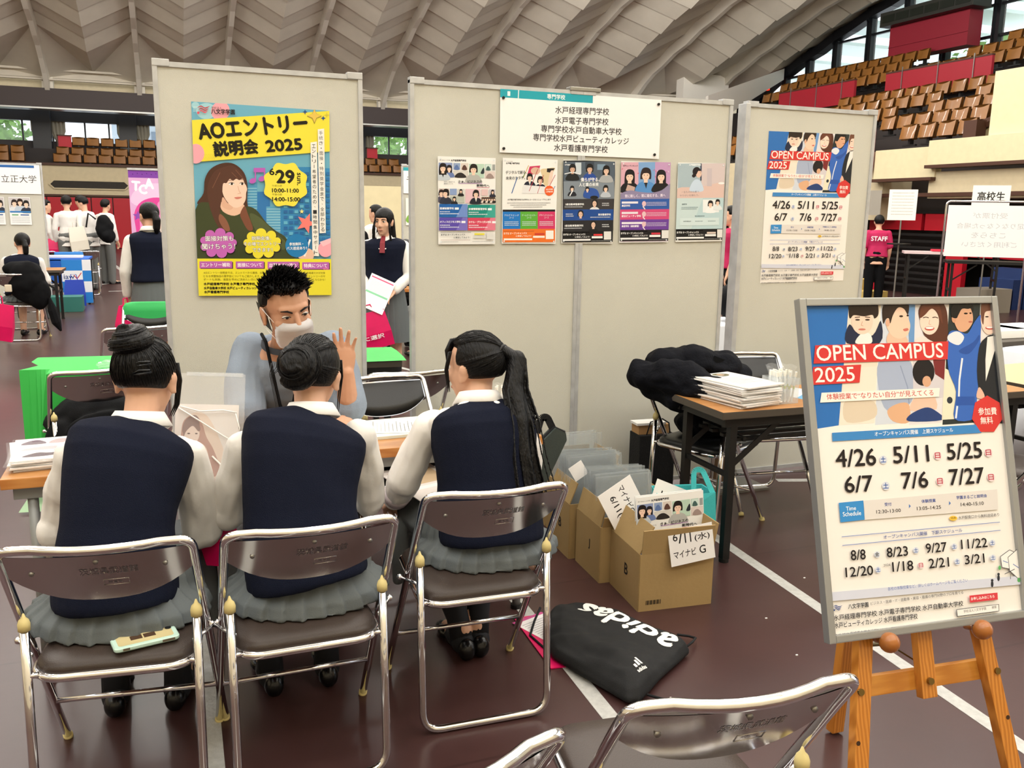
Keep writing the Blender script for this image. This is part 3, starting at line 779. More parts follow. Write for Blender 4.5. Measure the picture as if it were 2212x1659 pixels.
# ================================================================== TABLES
WOOD = wave_mat('oak_table_top', 0xb5804a, 0xa26d39, 2.2, 0.38, 6.0, (0.5, 9, 9))
WOODEDGE = wave_mat('oak_table_edge', 0xcf8f4e, 0xb97539, 3.0, 0.4, 5.0, (0.5, 9, 9))
GREYEDGE = mat('grey_brown_edge', 0x4c453d, 0.5)
def make_table(name, label, loc, rz, L, D, top, edge, legm, leg_r=0.016, h=0.70, shelf=True, th=0.034, brace=True, square=False, group=None, legx=0.08):
    t = thing(name, label, 'table', loc, rz, group)
    m = MB(); m.box((0, 0, h - th / 2), (L, D, th), bev=0.004)
    for f in m.bm.faces: f.material_index = 0 if abs(f.calc_center_median().z - h) < 0.002 else 1
    m.build('table_top', [top, edge], t)
    m = MB()
    for s in (-1, 1): m.box((0, s * (D / 2 - 0.035), h - th - 0.02), (L - 0.06, 0.022, 0.04))
    for s in (-1, 1): m.box((s * (L / 2 - 0.05), 0, h - th - 0.02), (0.022, D - 0.09, 0.04))
    m.build('apron', legm, t)
    if shelf:
        m = MB()
        for k in range(4): m.box((0, -D / 2 + 0.09 + k * (D - 0.18) / 3, h - th - 0.115), (L - 0.24, 0.03, 0.014))
        for s in (-1, 1): m.box((s * (L / 2 - 0.16), 0, h - th - 0.11), (0.014, D - 0.12, 0.02)); m.box((s * (L / 2 - 0.16), 0, h - th - 0.07), (0.014, 0.02, 0.07))
        m.build('shelf', BLACK_METAL, t)
    for sx in (-1, 1):
        for sy in (-1, 1):
            m = MB(); x, y = sx * (L / 2 - legx), sy * (D / 2 - 0.045)
            if square: m.box((x, y, (h - th) / 2 + 0.008), (0.034, 0.034, h - th - 0.016))
            else: m.cyl((x, y, 0.014), (x, y, h - th - 0.02), leg_r, 14)
            lg = m.build('leg', legm, t, smooth=not square)
            m = MB(); m.cyl((x, y, 0.0), (x, y, 0.016), leg_r + 0.006, 14); m.build('leg_tip', BLACK_METAL, lg)
            if brace:
                m = MB(); m.bar((x - sx * 0.0, y, h - 0.26), (x - sx * 0.24, y, h - th - 0.035), 0.006, 0.026); m.build('brace', legm, t)
        m = MB(); m.bar((sx * (L / 2 - legx), -D / 2 + 0.05, h - 0.3), (sx * (L / 2 - legx), D / 2 - 0.05, h - 0.3), 0.02, 0.02); m.build('cross_bar', legm, t)
    return t
GREYMETAL = mat('grey_painted_steel', 0x8b8d8c, 0.45, 0.3)
make_table('folding_table', 'long oak-topped folding table between the seated students and the man', (0.403, -1.03, 0), 0, 1.8, 0.45, WOOD, WOODEDGE, GREYMETAL)
make_table('folding_table', 'brown folding table with black legs carrying the stack of leaflets, before the right panel', (3.10, -0.91, 0), R(-1), 1.8, 0.45, WOOD, GREYEDGE, BLACK_METAL, square=True)
make_table('folding_table', 'small brown folding table beside the seated student with the black rucksack', (-2.17, 9.05, 0), 0, 1.8, 0.6, WOOD, GREYEDGE, BLACK_METAL, square=True, shelf=False)
make_table('folding_table', 'pale topped folding table at the right edge, behind the framed poster', (4.97, -0.78, 0), R(4), 1.8, 0.6, mat('pale_top', 0xd8bb8f, 0.4), GREYEDGE, BLACK_METAL, square=True)
make_table('folding_table', 'dark folding table at the right edge with a pile of white paper on it', (6.1, 0.55, 0), R(4), 1.8, 0.6, GREYEDGE, GREYEDGE, BLACK_METAL, square=True)
make_table('folding_table', 'orange topped table in front of the woman with glasses, seen in the gap', (2.75, 5.35, 0), R(0), 1.2, 0.45, WOOD, WOODEDGE, BLACK_METAL, square=True, shelf=False)
# ================================================================== PEOPLE KIT
SKIN = mat('skin_warm', 0xdcae93, 0.5, var=0.05, vscale=14, spec=0.35)
SKIN_M = mat('skin_tan', 0xc6967a, 0.48, var=0.06, vscale=16, spec=0.4)
NAVY = mat('navy_knit', 0x111628, 0.9, bump=0.5, bscale=520, spec=0.2)
SHIRT = mat('white_shirt', 0xe6e3df, 0.75, bump=0.12, bscale=40)
SKIRT = mat('grey_skirt', 0x5d6365, 0.8, bump=0.15, bscale=300)
TROUS = mat('grey_trousers', 0x6b6d6c, 0.8)
SOCK = mat('dark_sock', 0x15161c, 0.8)
SHOE = mat('black_loafer', 0x0e0e10, 0.25)
PINKSHIRT = mat('magenta_polo', 0xb81c56, 0.75)
BLACKCLOTH = mat('black_cloth', 0x0b0c0f, 0.85, bump=0.2, bscale=200, spec=0.2)
def hair_mat(name, col, st):
    m = mat(name, col, 0.44, bump=0.45, bscale=26, spec=0.28, stretch=st)
    return m
HAIR = hair_mat('black_hair', 0x070607, (7, 1, 2.2))
HAIRTIE = mat('hair_tie', 0x1a1a1c, 0.6)
EYEW = mat('eye_white', 0xe8e2dc, 0.25); EYED = mat('eye_dark', 0x150e0b, 0.15); LIP = mat('lip', 0xb06a5c, 0.45)

def blob(name, mb, m, parent, voxel=0.006, smooth=2, wr=None, post=None, extra=None):
    """melts the collected closed shapes into one continuous surface"""
    bmesh.ops.recalc_face_normals(mb.bm, faces=mb.bm.faces[:])
    me = bpy.data.meshes.new('tmp'); mb.bm.to_mesh(me); mb.bm.free()
    o = bpy.data.objects.new('tmp', me); COL.objects.link(o)
    r = o.modifiers.new('r', 'REMESH'); r.mode = 'VOXEL'; r.voxel_size = voxel; r.use_smooth_shade = True
    if smooth:
        s = o.modifiers.new('s', 'SMOOTH'); s.iterations = smooth; s.factor = 0.5
    bpy.context.view_layer.update()
    me2 = bpy.data.meshes.new_from_object(o.evaluated_get(bpy.context.evaluated_depsgraph_get()))
    bpy.data.objects.remove(o); bpy.data.meshes.remove(me)
    me2.name = name; me2.materials.clear()
    for k in (m if isinstance(m, (list, tuple)) else [m]): me2.materials.append(k)
    if wr or post:
        nr = [v.normal.copy() for v in me2.vertices]
        for v, n in zip(me2.vertices, nr):
            c = v.co.copy()
            if wr:
                a, sc, st = wr
                q = V(c.x * st[0], c.y * st[1], c.z * st[2]) * sc
                v.co = v.co + n * (a * noise.noise(q) + 0.4 * a * noise.noise(q * 2.3))
            if post: v.co = post(v.co, n)
        me2.update()
    o = bpy.data.objects.new(name, me2); COL.objects.link(o)
    if parent is not None: o.parent = parent
    return o
def limb(mb, pts, rr, n=12):
    pts = [V(p) for p in pts]
    mb.tube(pts, rr, n)
    for p, r in ((pts[0], rr[0]), (pts[-1], rr[-1])): mb.sphere(p, r * 0.99, n, 8)
    for p, r in list(zip(pts, rr))[1:-1]: mb.sphere(p, r * 0.985, n, 8)
def bez(a, b, c, t): return a * (1 - t) ** 2 + b * (2 * t * (1 - t)) + c * t * t
def spine(J, t):
    """pelvis -> chest -> neck, passing through the chest at the middle"""
    P, C_, N = J['pelvis'], J['chest'], J['neck']; K = C_ * 2 - (P + N) / 2
    p = bez(P, K, N, t); q = bez(P, K, N, t + 0.01)
    return p, (q - p).normalized()
def torso(mb, J, prof, infl=0.0, n=28, ex=2.3, front=0.0):
    lat = (J['shR'] - J['shL']).normalized(); rings = []
    for t, a, b in prof:
        p, up = spine(J, t); x = (lat - up * lat.dot(up)).normalized(); y = up.cross(x)
        rg = []
        for k in range(n):
            th = 2 * PI * k / n; c, s = math.cos(th), math.sin(th)
            cc = math.copysign(abs(c) ** (2 / ex), c); ss = math.copysign(abs(s) ** (2 / ex), s)
            rg.append(p + x * ((a + infl) * cc) + y * ((b + infl) * ss + front * (1 if s > 0 else 0) * ss))
        rings.append(rg)
    mb.loft(rings)
FPROF = [(-0.2, .165, .125), (-0.1, .15, .11), (0.02, .168, .125), (.2, .150, .112), (.36, .132, .1), (.55, .145, .112), (.72, .165, .118), (.84, .172, .105), (.92, .14, .08), (.97, .085, .062), (1.0, .055, .05)]
MPROF = [(-0.1, .16, .12), (0.02, .168, .125), (.2, .160, .118), (.36, .16, .118), (.55, .175, .125), (.72, .195, .128), (.84, .20, .112), (.92, .16, .085), (.97, .09, .066), (1.0, .06, .055)]
def frame_of(y, z):
    y = V(y).normalized(); z = V(z); z = (z - y * z.dot(y)).normalized(); x = y.cross(z)
    return Matrix((x, y, z)).transposed()
def hand(mb, wrist, fdir, dorsal, side, curl=(25, 25, 25, 25), spread=4.0, k=1.0, thumb=(0.75, 0.62, -0.3), tcurl=15):
    """palm, four unequal jointed fingers and a thumb; side = +1 right hand, -1 left hand"""
    M = frame_of(fdir, dorsal); w = V(wrist)
    # thumb lies on +x of this frame for a left hand seen from its back
    sx = -side
    def P(x, y, z): return w + M @ V(x * sx * k, y * k, z * k)
    pal = []
    for y, a, b in ((-0.02, .024, .019), (0.0, .027, .018), (.03, .036, .017), (.06, .041, .0155), (.088, .040, .0125), (.097, .036, .009)):
        pal.append([P(a * math.cos(2 * PI * i / 16), y - (0.010 if math.cos(2 * PI * i / 16) * 1 < -0.5 and y > .08 else 0), b * math.sin(2 * PI * i / 16)) for i in range(16)])
    mb.loft(pal)
    for i, (bx, by, L, r) in enumerate(((.029, .088, .070, .0086), (.0098, .094, .078, .0089), (-.0098, .090, .072, .0085), (-.0285, .080, .056, .0074))):
        sp = R((1.2 - i * 0.9) * spread); d = V(math.sin(sp), math.cos(sp), 0); p = V(bx, by, 0); pts = [V(bx * .9, by - .03, 0), p]; a = 0.0
        for seg, cf in ((.45, .8), (.31, 1.1), (.24, .8)):
            a += R(curl[i] * cf); p = p + V(d.x * math.cos(a), d.y * math.cos(a), -math.sin(a)) * (L * seg); pts.append(p)
        limb(mb, [P(*q) for q in pts], [r * k * f for f in (1.0, 1.05, 1.0, .92, .8)], 10)
    t0 = V(.022, .018, -.006); d = V(*thumb).normalized(); pts = [t0]; p = t0; a = 0
    for seg in (.042, .034, .026):
        p = p + d * seg; pts.append(p); d = (d + V(-0.3, 0.25, 0.05) * math.sin(R(tcurl))).normalized()
    limb(mb, [P(*q) for q in pts], [.0135 * k, .0115 * k, .0098 * k, .0078 * k], 10)
def head_frame(J): 
    y, p, r = J.get('headrot', (0, 0, 0))
    M = Matrix.Rotation(R(y), 3, 'Z') @ Matrix.Rotation(R(p), 3, 'X') @ Matrix.Rotation(R(r), 3, 'Y')
    k = J.get('hk', 1.0); c = J['head']
    return (lambda x, yy, z: c + M @ V(x * k, yy * k, z * k)), M, k
def head(mb, J, fine=True):
    P, M, k = head_frame(J)
    def S(x, y, z, r, rot=None):
        rr = tuple(v * k for v in (r if isinstance(r, tuple) else (r, r, r)))
        mb.sphere(P(x, y, z), rr, 20, 14, rot=M if rot is None else M @ rot)
    S(0, -.012, .028, (.074, .094, .084)); S(0, .020, -.022, (.064, .070, .084)); S(0, .033, -.072, (.046, .046, .040)); S(0, .058, -.098, (.022, .020, .017))
    if fine:
        S(0, .062, .026, (.052, .026, .022)); S(.034, .050, -.028, (.028, .026, .026)); S(-.034, .050, -.028, (.028, .026, .026))
        mb.tube([P(0, .084, .012), P(0, .096, -.014), P(0, .104, -.032)], [.0085 * k, .010 * k, .0125 * k], 10); S(0, .1, -.034, (.0135, .011, .0105)); S(.011, .091, -.037, .0085); S(-.011, .091, -.037, .0085)
        S(0, .079, -.064, (.024, .012, .009)); S(0, .077, -.074, (.020, .012, .008))
    for s in (-1, 1):
        rot = Matrix.Rotation(R(s * -14), 3, 'Z') @ Matrix.Rotation(R(8), 3, 'X')
        S(s * .075, -.008, -.012, (.009, .019, .031), rot); S(s * .081, -.014, .002, (.007, .017, .019), rot); S(s * .078, .0, -.034, (.007, .010, .010), rot)
    n0 = J['neck']; up = (P(0, -.018, -.05) - n0)
    limb(mb, [n0 - up * 0.25, n0 + up * 0.4, P(0, -.016, -.04)], [.052, .046, .047])
def face(root, J, open_=1.0, lip=True, mood=0.0, brow=True):
    """eyes, brows and mouth as parts of the head"""
    P, M, k = head_frame(J)
    for s in (-1, 1):
        m = MB(); m.sphere(P(s * .031, .0735, .004), (.0135 * k, .0115 * k, .0085 * k * open_), 14, 10, rot=M); e = m.build('eye', EYEW, root, smooth=True)
        m = MB(); m.sphere(P(s * .031, .0815, .004), (.0062 * k, .005 * k, .0062 * k * min(1, open_ + .1)), 12, 8, rot=M); m.build('iris', EYED, e, smooth=True)
        m = MB(); m.tube([P(s * .0165, .0815, .003), P(s * .024, .0855, .0105 * open_ + .001), P(s * .034, .0850, .0115 * open_ + .001), P(s * .0465, .0765, .004)], [.0008 * k, .0017 * k, .0018 * k, .0010 * k], 6); m.build('eyelid', EYED, e, smooth=True)
        if brow:
            m = MB(); m.tube([P(s * .014, .0875, .022 - mood), P(s * .03, .0875, .028), P(s * .048, .073, .0255)], [.0026 * k, .0034 * k, .0014 * k], 7); m.build('eyebrow', HAIR, root, smooth=True)
    if lip:
        m = MB(); m.tube([P(-.021, .082, -.0685), P(-.008, .0905, -.0665), P(0, .0905, -.0675), P(.008, .0905, -.0665), P(.021, .082, -.0685)], [.0012 * k, .0042 * k, .0042 * k, .0042 * k, .0012 * k], 8); m.build('mouth', LIP, root, smooth=True)
def arms(mb, J, ks=1.0, hands=True):
    for s in 'LR':
        a, b, c = J['sh' + s], J['el' + s], J['wr' + s]
        limb(mb, [a + (b - a) * .16, (a + b) / 2, b, b * .6 + c * .4, c], [.042 * ks, .041 * ks, .036 * ks, .036 * ks, .026 * ks])
        if hands:
            h = J.get('hand' + s, {}); d = h.get('dir', c - b); dn = h.get('dorsal', V(0, 0, 1))
            kw = {k: v for k, v in h.items() if k not in ('dir', 'dorsal')}
            hand(mb, c, d, dn, 1 if s == 'R' else -1, **kw)
def legs(mb, J):
    for s in 'LR':
        if 'hip' + s not in J: continue
        a, b, c = J['hip' + s], J['kn' + s], J['an' + s]
        limb(mb, [a, (a + b) / 2, b, b * .62 + c * .38, c], [.078, .066, .052, .050, .034])
        f = J.get('ft' + s, V(0, 1, 0)).normalized()
        limb(mb, [c + V(0, 0, -.01), c + f * .08 + V(0, 0, -.045), c + f * .16 + V(0, 0, -.055)], [.034, .03, .022])
def body(root, J, m=SKIN, voxel=0.006, fine=True, prof=FPROF, hands=True, ks=1.0):
    mb = MB(); torso(mb, J, prof, -0.012); head(mb, J, fine); arms(mb, J, ks, hands); legs(mb, J)
    return blob('body', mb, m, root, voxel, 2)
def sleeves(mb, J, r, full=True, s_only='LR', cuff=None):
    for s in s_only:
        a, b, c = J['sh' + s], J['el' + s], J['wr' + s]
        if full:
            e = b + (c - b) * (cuff or 0.9)
            limb(mb, [a + (b - a) * .06, (a + b) / 2, b, b * .5 + e * .5, e], [r[0] * .93, r[1], r[2], r[3], r[4]])
        else:
            e = a + (b - a) * (cuff or 0.95); limb(mb, [a, (a + e) / 2, e], [r[0], r[1], r[2]])
def collar(root, J, m, h=0.034, r=0.064, name='collar'):
    n0, up = J['neck'], (J['head'] - J['neck']).normalized(); up = (up + V(0, 0, 1)).normalized()
    lat = (J['shR'] - J['shL']).normalized(); x = (lat - up * lat.dot(up)).normalized(); y = up.cross(x); mb = MB()
    rg = []
    for rr, dz in ((r - .006, -.02), (r - .012, h * .95), (r - .004, h), (r + .018, -.004), (r + .013, -.008), (r - .004, h - .008)):
        row = []
        for k in range(33):
            th = PI / 2 + 0.42 + (2 * PI - 0.84) * k / 32
            c, s = math.cos(th), math.sin(th); drop = -0.035 * max(0, s) ** 2
            row.append(n0 + x * (rr * c * 1.06) + y * (rr * s * (1.0 if s < 0 else 1.1) - .012) + up * (dz + drop))
        rg.append(row)
    mb.loft(rg, closed=False, cap=False); mb.fixn = False
    return mb.build(name, m, root, smooth=True)
def shoes(root, J, m=SHOE, socks=True, k=1.0, sh=0.22):
    for s in 'LR':
        c = J['an' + s]; f = J.get('ft' + s, V(0, 1, 0)).normalized(); z0 = c.z - 0.085; b = V(c.x, c.y, z0)
        mb = MB(); lat = V(-f.y, f.x, 0)
        for (d, w, h, zz) in ((-.05, .032, .04, .035), (.0, .036, .042, .038), (.07, .038, .034, .03), (.13, .044, .026, .024), (.18, .036, .02, .02)):
            mb.sphere(b + f * d + V(0, 0, zz), (w, w * 1.1, h), 14, 10)
        mb.tube([b + f * -.05 + V(0, 0, .02), b + f * .17 + V(0, 0, .02)], .022, 10)
        def post(co, n, z0=z0): 
            return V(co.x, co.y, max(co.z, z0 + 0.003))
        o = blob('shoe', mb, m, root, 0.006, 3, post=post)
        if socks:
            mb = MB(); kn = J['kn' + s]; mb.tube([c + V(0, 0, -.03), c + (kn - c) * (sh * .5), c + (kn - c) * sh * 1.6, c + (kn - c) * sh * 2.2], [.041, .040, .048, .052], 14); mb.sphere(c + V(0, 0, -.04) - f * .012, (.042, .042, .04), 12, 8); mb.tube([c + V(0, 0, -.035), c + f * .08 + V(0, 0, -.05)], [.042, .036], 12); mb.build('sock', SOCK, root, smooth=True)
def strands(mb, P, E, start, end, n, r=0.0016, lift=1.01, jitter=0.02, c=(0, -.014, .03)):
    """fine locks lying on the head from the hairline to where the hair is gathered"""
    for i in range(n):
        a = start(i / max(1, n - 1)); u = V((a[0] - c[0]) / E[0], (a[1] - c[1]) / E[1], (a[2] - c[2]) / E[2]); v = V((end[0] - c[0]) / E[0], (end[1] - c[1]) / E[1], (end[2] - c[2]) / E[2])
        lu, lv = u.length, v.length; u, v = u / lu, v / lv; pts = []
        for k in range(9):
            t = k / 8; w = u.slerp(v, t) if u.angle(v) > 0.05 else u; l = lift + 0.012 * math.sin(PI * t)
            w = w + V(random.gauss(0, jitter), random.gauss(0, jitter), random.gauss(0, jitter)) * math.sin(PI * t) * .5
            pts.append(P(c[0] + w.x * E[0] * l, c[1] + w.y * E[1] * l, c[2] + w.z * E[2] * l))
        mb.tube(pts, [r * .5] + [r] * 7 + [r * .6], 5)
def skirt_seated(root, J, m=SKIRT, drop=0.24, wide=0.215, back=-0.12, seat=0.44):
    mb = MB(); P = J['pelvis']
    rg = []
    for z, a, b, dy in ((seat + 0.003, wide + .02, .20, .03), (seat + 0.035, wide + .012, .19, .03), (seat + .06, wide - .03, .158, .025), (seat + .09, .155, .13, .02), (seat + .15, .13, .105, .02)):
        rg.append([V(P.x + a * math.cos(2 * PI * k / 36), P.y + dy + b * math.sin(2 * PI * k / 36), z) for k in range(36)])
    mb.loft(rg)
    for s in 'LR':
        a, b = J['hip' + s], J['kn' + s]
        limb(mb, [a + V(0, .02, 0), (a + b) / 2, b + V(0, .015, 0)], [.098, .094, .084])
        o = 1 if s == 'R' else -1
        mb.bar((a + V(o * .055, .06, -.02)), b + V(o * .05, .0, -.02), 0.04, 0.1)
        q = b + V(0, .045, -.02); limb(mb, [q + V(o * .02, 0, 0), q + V(o * .03, .01, -drop * .6), q + V(o * .035, -.005, -drop)], [.055, .05, .04])
        w = b + V(o * .085, -.06, -.03); limb(mb, [w, w + V(o * .012, .0, -drop * .5), w + V(o * .015, .02, -drop * .85)], [.035, .028, .02])
    mb.bar((P.x, P.y + .1, seat + .06), (P.x, J['knL'].y, seat + .06), .2, .08)
    c = V(P.x, P.y + .06, 0)
    def post(co, n):
        th = math.atan2(co.y - c.y, co.x - c.x); zf = max(0, min(1, (seat + .17 - co.z) / .1))
        if co.y < P.y + .14: ph = (th / (2 * PI) * 26) % 1.0
        else: ph = ((co.x - c.x) * 11 + 0.3 * co.z) % 1.0
        saw = ph if ph < .85 else (1 - ph) / .15 * .85
        d = (saw - .4) * 0.017 * zf + 0.006 * noise.noise(co * 9)
        return V(co.x + n.x * d, co.y + n.y * d, max(co.z + n.z * d * .4, seat if (co - c).xy.length < .22 and co.y < P.y + .12 else 0.02))
    return blob('skirt', mb, m, root, 0.006, 1, post=post)
def knit_vest(root, J, m=NAVY, hem=0.12, infl=0.020, name='vest', kw=1.0):
    mb = MB()
    prof = [(hem, .168, .150), (hem + .03, .172, .152), (.2, .165, .138), (.36, .158, .124), (.5, .162, .124), (.64, .172, .128), (.76, .180, .126), (.85, .180, .112), (.90, .165, .092), (.945, .122, .074), (.975, .078, .060)]
    torso(mb, J, [(t, a * kw - .014, b - .014) for t, a, b in prof], infl, ex=2.5)
    return blob(name, mb, m, root, 0.006, 3, wr=(0.006, 7.0, (1, 1, .6)))
def shirt(root, J, m=SHIRT, r=(.058, .056, .054, .048, .040), cuff=0.86, infl=0.004, prof=FPROF, name='shirt', wr=(0.017, 11, (1, 1, .5)), lo=0.2, full=True, voxel=0.006, kw=1.0):
    mb = MB(); torso(mb, J, [(t, a * kw, b) for t, a, b in prof if t >= lo and t < .99], infl); sleeves(mb, J, r, full, cuff=cuff)
    for s in 'LR': mb.sphere(J['sh' + s] * .9 + spine(J, .84)[0] * .1 + V(0, 0, -.012), r[0] * .92, 14, 10)
    return blob(name, mb, m, root, voxel, 2, wr=wr)
# ================================================================== HAIR
def sstep(a, b, x):
    t = max(0, min(1, (x - a) / (b - a))); return t * t * (3 - 2 * t)
def hair_cap(mb, P, E=(.0825, .103, .092), c=(0, -.014, .03), style='tied', seg=40, rings=28):
    grid = []
    for i in range(1, rings):
        t = PI * i / rings; row = []
        for k in range(seg):
            a = 2 * PI * k / seg; x, y, z = math.sin(t) * math.cos(a), math.sin(t) * math.sin(a), -math.cos(t)
            if style == 'tied':      # hairline over the brow, before the ears and round the nape
                f = sstep(.30, .48, y) * (1 - sstep(.42, .62, z)) + sstep(-.05, .12, y) * (1 - sstep(-.30, -.05, z)) + (1 - sstep(-.80, -.62, z))
            elif style == 'bangs':
                f = sstep(.34, .46, y) * (1 - sstep(-.02, .06, z)) * (1 - sstep(.55, .7, abs(x)))
            else:                     # short
                f = sstep(.22, .40, y) * (1 - sstep(.45, .60, z)) + sstep(.0, .12, y) * (1 - sstep(-.15, .05, z)) + (1 - sstep(-.80, -.66, z)) + (1 - sstep(-.36, -.2, z)) * sstep(-.35, -.1, y)
            r = 1 - 0.20 * min(1, f)
            row.append(P(c[0] + E[0] * x * r, c[1] + E[1] * y * r, c[2] + E[2] * z * r))
        grid.append(row)
    mb.loft(grid)
def coil(mb, P, c, r, ax, turns=2.4, tube=.022, h=.05):
    """a bun: a rope of hair wound round itself"""
    ax = V(ax).normalized(); u = ax.orthogonal().normalized(); w = ax.cross(u); pts = []; rr = []
    n = int(turns * 18)
    for i in range(n + 1):
        t = i / n; a = 2 * PI * turns * t; q = r * (1 - .62 * t)
        p = V(c) + u * (q * math.cos(a)) + w * (q * math.sin(a)) + ax * (h * t); pts.append(P(*p)); rr.append(tube * (1 - .25 * t) * (1 + .12 * math.sin(a * 1.7)))
    mb.tube(pts, rr, 10)
    mb.sphere(P(*(V(c) + ax * h * .2)), r * .9, 16, 10)
def coil_strands(mb, P, c, r, ax, turns=2.4, tube=.022, h=.05, n=26):
    ax = V(ax).normalized(); u = ax.orthogonal().normalized(); w = ax.cross(u)
    for j in range(n):
        t0 = random.uniform(0, .6); t1 = t0 + random.uniform(.15, .4); ph = random.uniform(-1.9, 1.6); dr = random.uniform(-.3, .3); pts = []
        for i in range(15):
            t = t0 + (t1 - t0) * i / 14; a = 2 * PI * turns * t; q = r * (1 - .62 * t); tr = tube * (1 - .25 * t) * 1.02; b = ph + dr * i / 14
            d = u * math.cos(a) + w * math.sin(a)
            pts.append(P(*(V(c) + d * (q + tr * math.cos(b)) + ax * (h * t + tr * math.sin(b)))))
        mb.tube(pts, [.0006] + [.0015] * 13 + [.0006], 5)
def nape(t):      # start points round the hairline, for hair drawn back
    a = -0.55 * PI + 2 * PI * t * .98
    return (.082 * math.cos(a), -.014 + .085 * math.sin(a), .03 + (.062 if math.sin(a) > .25 else -.055 + .09 * max(0, math.sin(a) + .3)))
def J0(**k): return {a: (V(b) if isinstance(b, tuple) and a not in ('headrot',) else b) for a, b in k.items()}
def seated_legs(J, px_, kn_y=.45, spread=.10):
    for s, o in (('L', -1), ('R', 1)):
        J['hip' + s] = V(px_ + o * .085, J['pelvis'].y + .03, .505); J['kn' + s] = V(px_ + o * spread, kn_y, .47)
        J['an' + s] = V(px_ + o * .09, kn_y - .10, .088); J['ft' + s] = V(o * .08, 1, 0)
# ================================================================== THE THREE SEATED STUDENTS
def student(label, base, rz, J, hairf, kw=1.0):
    root = thing('person', label, 'person', (base[0], base[1], 0), R(rz), 'students seated at the table')
    body(root, J, SKIN, 0.0055)
    shirt(root, J, kw=kw); knit_vest(root, J, hem=-0.02, kw=kw); collar(root, J, SHIRT); skirt_seated(root, J)
    shoes(root, J)
    P, M, k = head_frame(J)
    hairf(root, P, k)
    return root
def hairA(root, P, k):
    mb = MB(); hair_cap(mb, P); coil(mb, P, (-.012, -.070, .088), .044, (-.1, -.35, 1), 2.5, .026, .045)
    strands(mb, P, (.0825, .103, .092), nape, (-.01, -.06, .1), 90, .0016)
    h = blob('hair', mb, HAIR, root, 0.0032, 1)
    m = MB(); strands(m, P, (.084, .105, .0935), nape, (-.01, -.062, .1), 70, .0011, 1.012); coil_strands(m, P, (-.012, -.070, .088), .044, (-.1, -.35, 1), 2.5, .026, .045); m.build('stray_hair', HAIR, h, smooth=True)
    m = MB()
    for x in (.072, .067, .062): m.tube([P(x, .052, .05), P(x + .006, .064, .0), P(x + .002, .060, -.07), P(x - .010, .05, -.105)], [.004, .004, .003, .0008], 6)
    m.build('side_lock', HAIR, h, smooth=True)
    for (x, y, z, rot) in ((.028, -.109, .035, 12), (.03, -.112, .012, 16)):
        m = MB(); q = [P(x - .026, y - .004, z - .004), P(x - .008, y - .01, z + .004), P(x + .018, y - .003, z + .006), P(x + .022, y - .001, z), P(x - .006, y - .009, z - .006), P(x - .024, y - .004, z - .008)]
        m.tube(q, .0028, 7, closed=True); m.build('hair_clip', mat('dark_clip', 0x35373a, 0.2, 0.6), root, smooth=True)
JA = J0(pelvis=(-.025, .04, .50), chest=(-.012, .105, .74), neck=(.030, .215, .930), head=(.045, .272, 1.045), headrot=(-10, -14, 0), hk=1.0,
        shL=(-.132, .185, .862), elL=(-.205, .25, .62), wrL=(-.03, .40, .80), shR=(.146, .218, .848), elR=(.180, .295, .575), wrR=(.198, .470, .560),
        handR=dict(dir=V(-.02, .55, .62), dorsal=V(1, -.15, .1), curl=(50, 55, 60, 60), thumb=(.9, .7, -.15)), handL=dict(dir=V(.3, .15, 1), dorsal=V(-.6, -.8, 0), curl=(30, 30, 30, 30)))
seated_legs(JA, -.02)
student('person in navy vest with a high bun, holding up a clear bag, seated leftmost', (-.137, -1.825), -7.1, JA, hairA, .88)
def hairB(root, P, k):
    mb = MB(); hair_cap(mb, P); coil(mb, P, (-.012, -.108, .030), .050, (-.15, -1, .25), 2.3, .026, .036)
    strands(mb, P, (.0825, .103, .092), nape, (-.012, -.11, .04), 90, .0016)
    h = blob('hair', mb, HAIR, root, 0.0032, 1)
    m = MB(); strands(m, P, (.084, .105, .0935), nape, (-.012, -.112, .04), 80, .0011, 1.012); coil_strands(m, P, (-.012, -.108, .030), .050, (-.15, -1, .25), 2.3, .026, .036)
    for i in range(5): m.tube([P(-.05 - .01 * i, -.12, .03), P(-.075, -.135 - .01 * i, 0), P(-.06, -.11, -.07 - .015 * i)], [.0012, .001, .0004], 5)
    m.build('stray_hair', HAIR, h, smooth=True)
    m = MB()
    for x in (.074, .069): m.tube([P(x, .045, .05), P(x + .004, .058, .0), P(x + .002, .056, -.06), P(x + .003, .05, -.125)], [.003, .003, .002, .0006], 6)
    m.build('side_lock', HAIR, h, smooth=True)
JB = J0(pelvis=(.03, .04, .50), chest=(.028, .115, .74), neck=(.078, .215, .928), head=(.098, .285, 1.035), headrot=(-24, -8, 4), hk=1.0,
        shL=(-.112, .215, .868), elL=(-.165, .30, .63), wrL=(.02, .45, .60), shR=(.228, .215, .858), elR=(.270, .30, .62), wrR=(.16, .45, .59))
seated_legs(JB, .04)
student('person in navy vest with a low messy bun, seated in the middle, back turned', (.310, -1.855), .6, JB, hairB, .96)
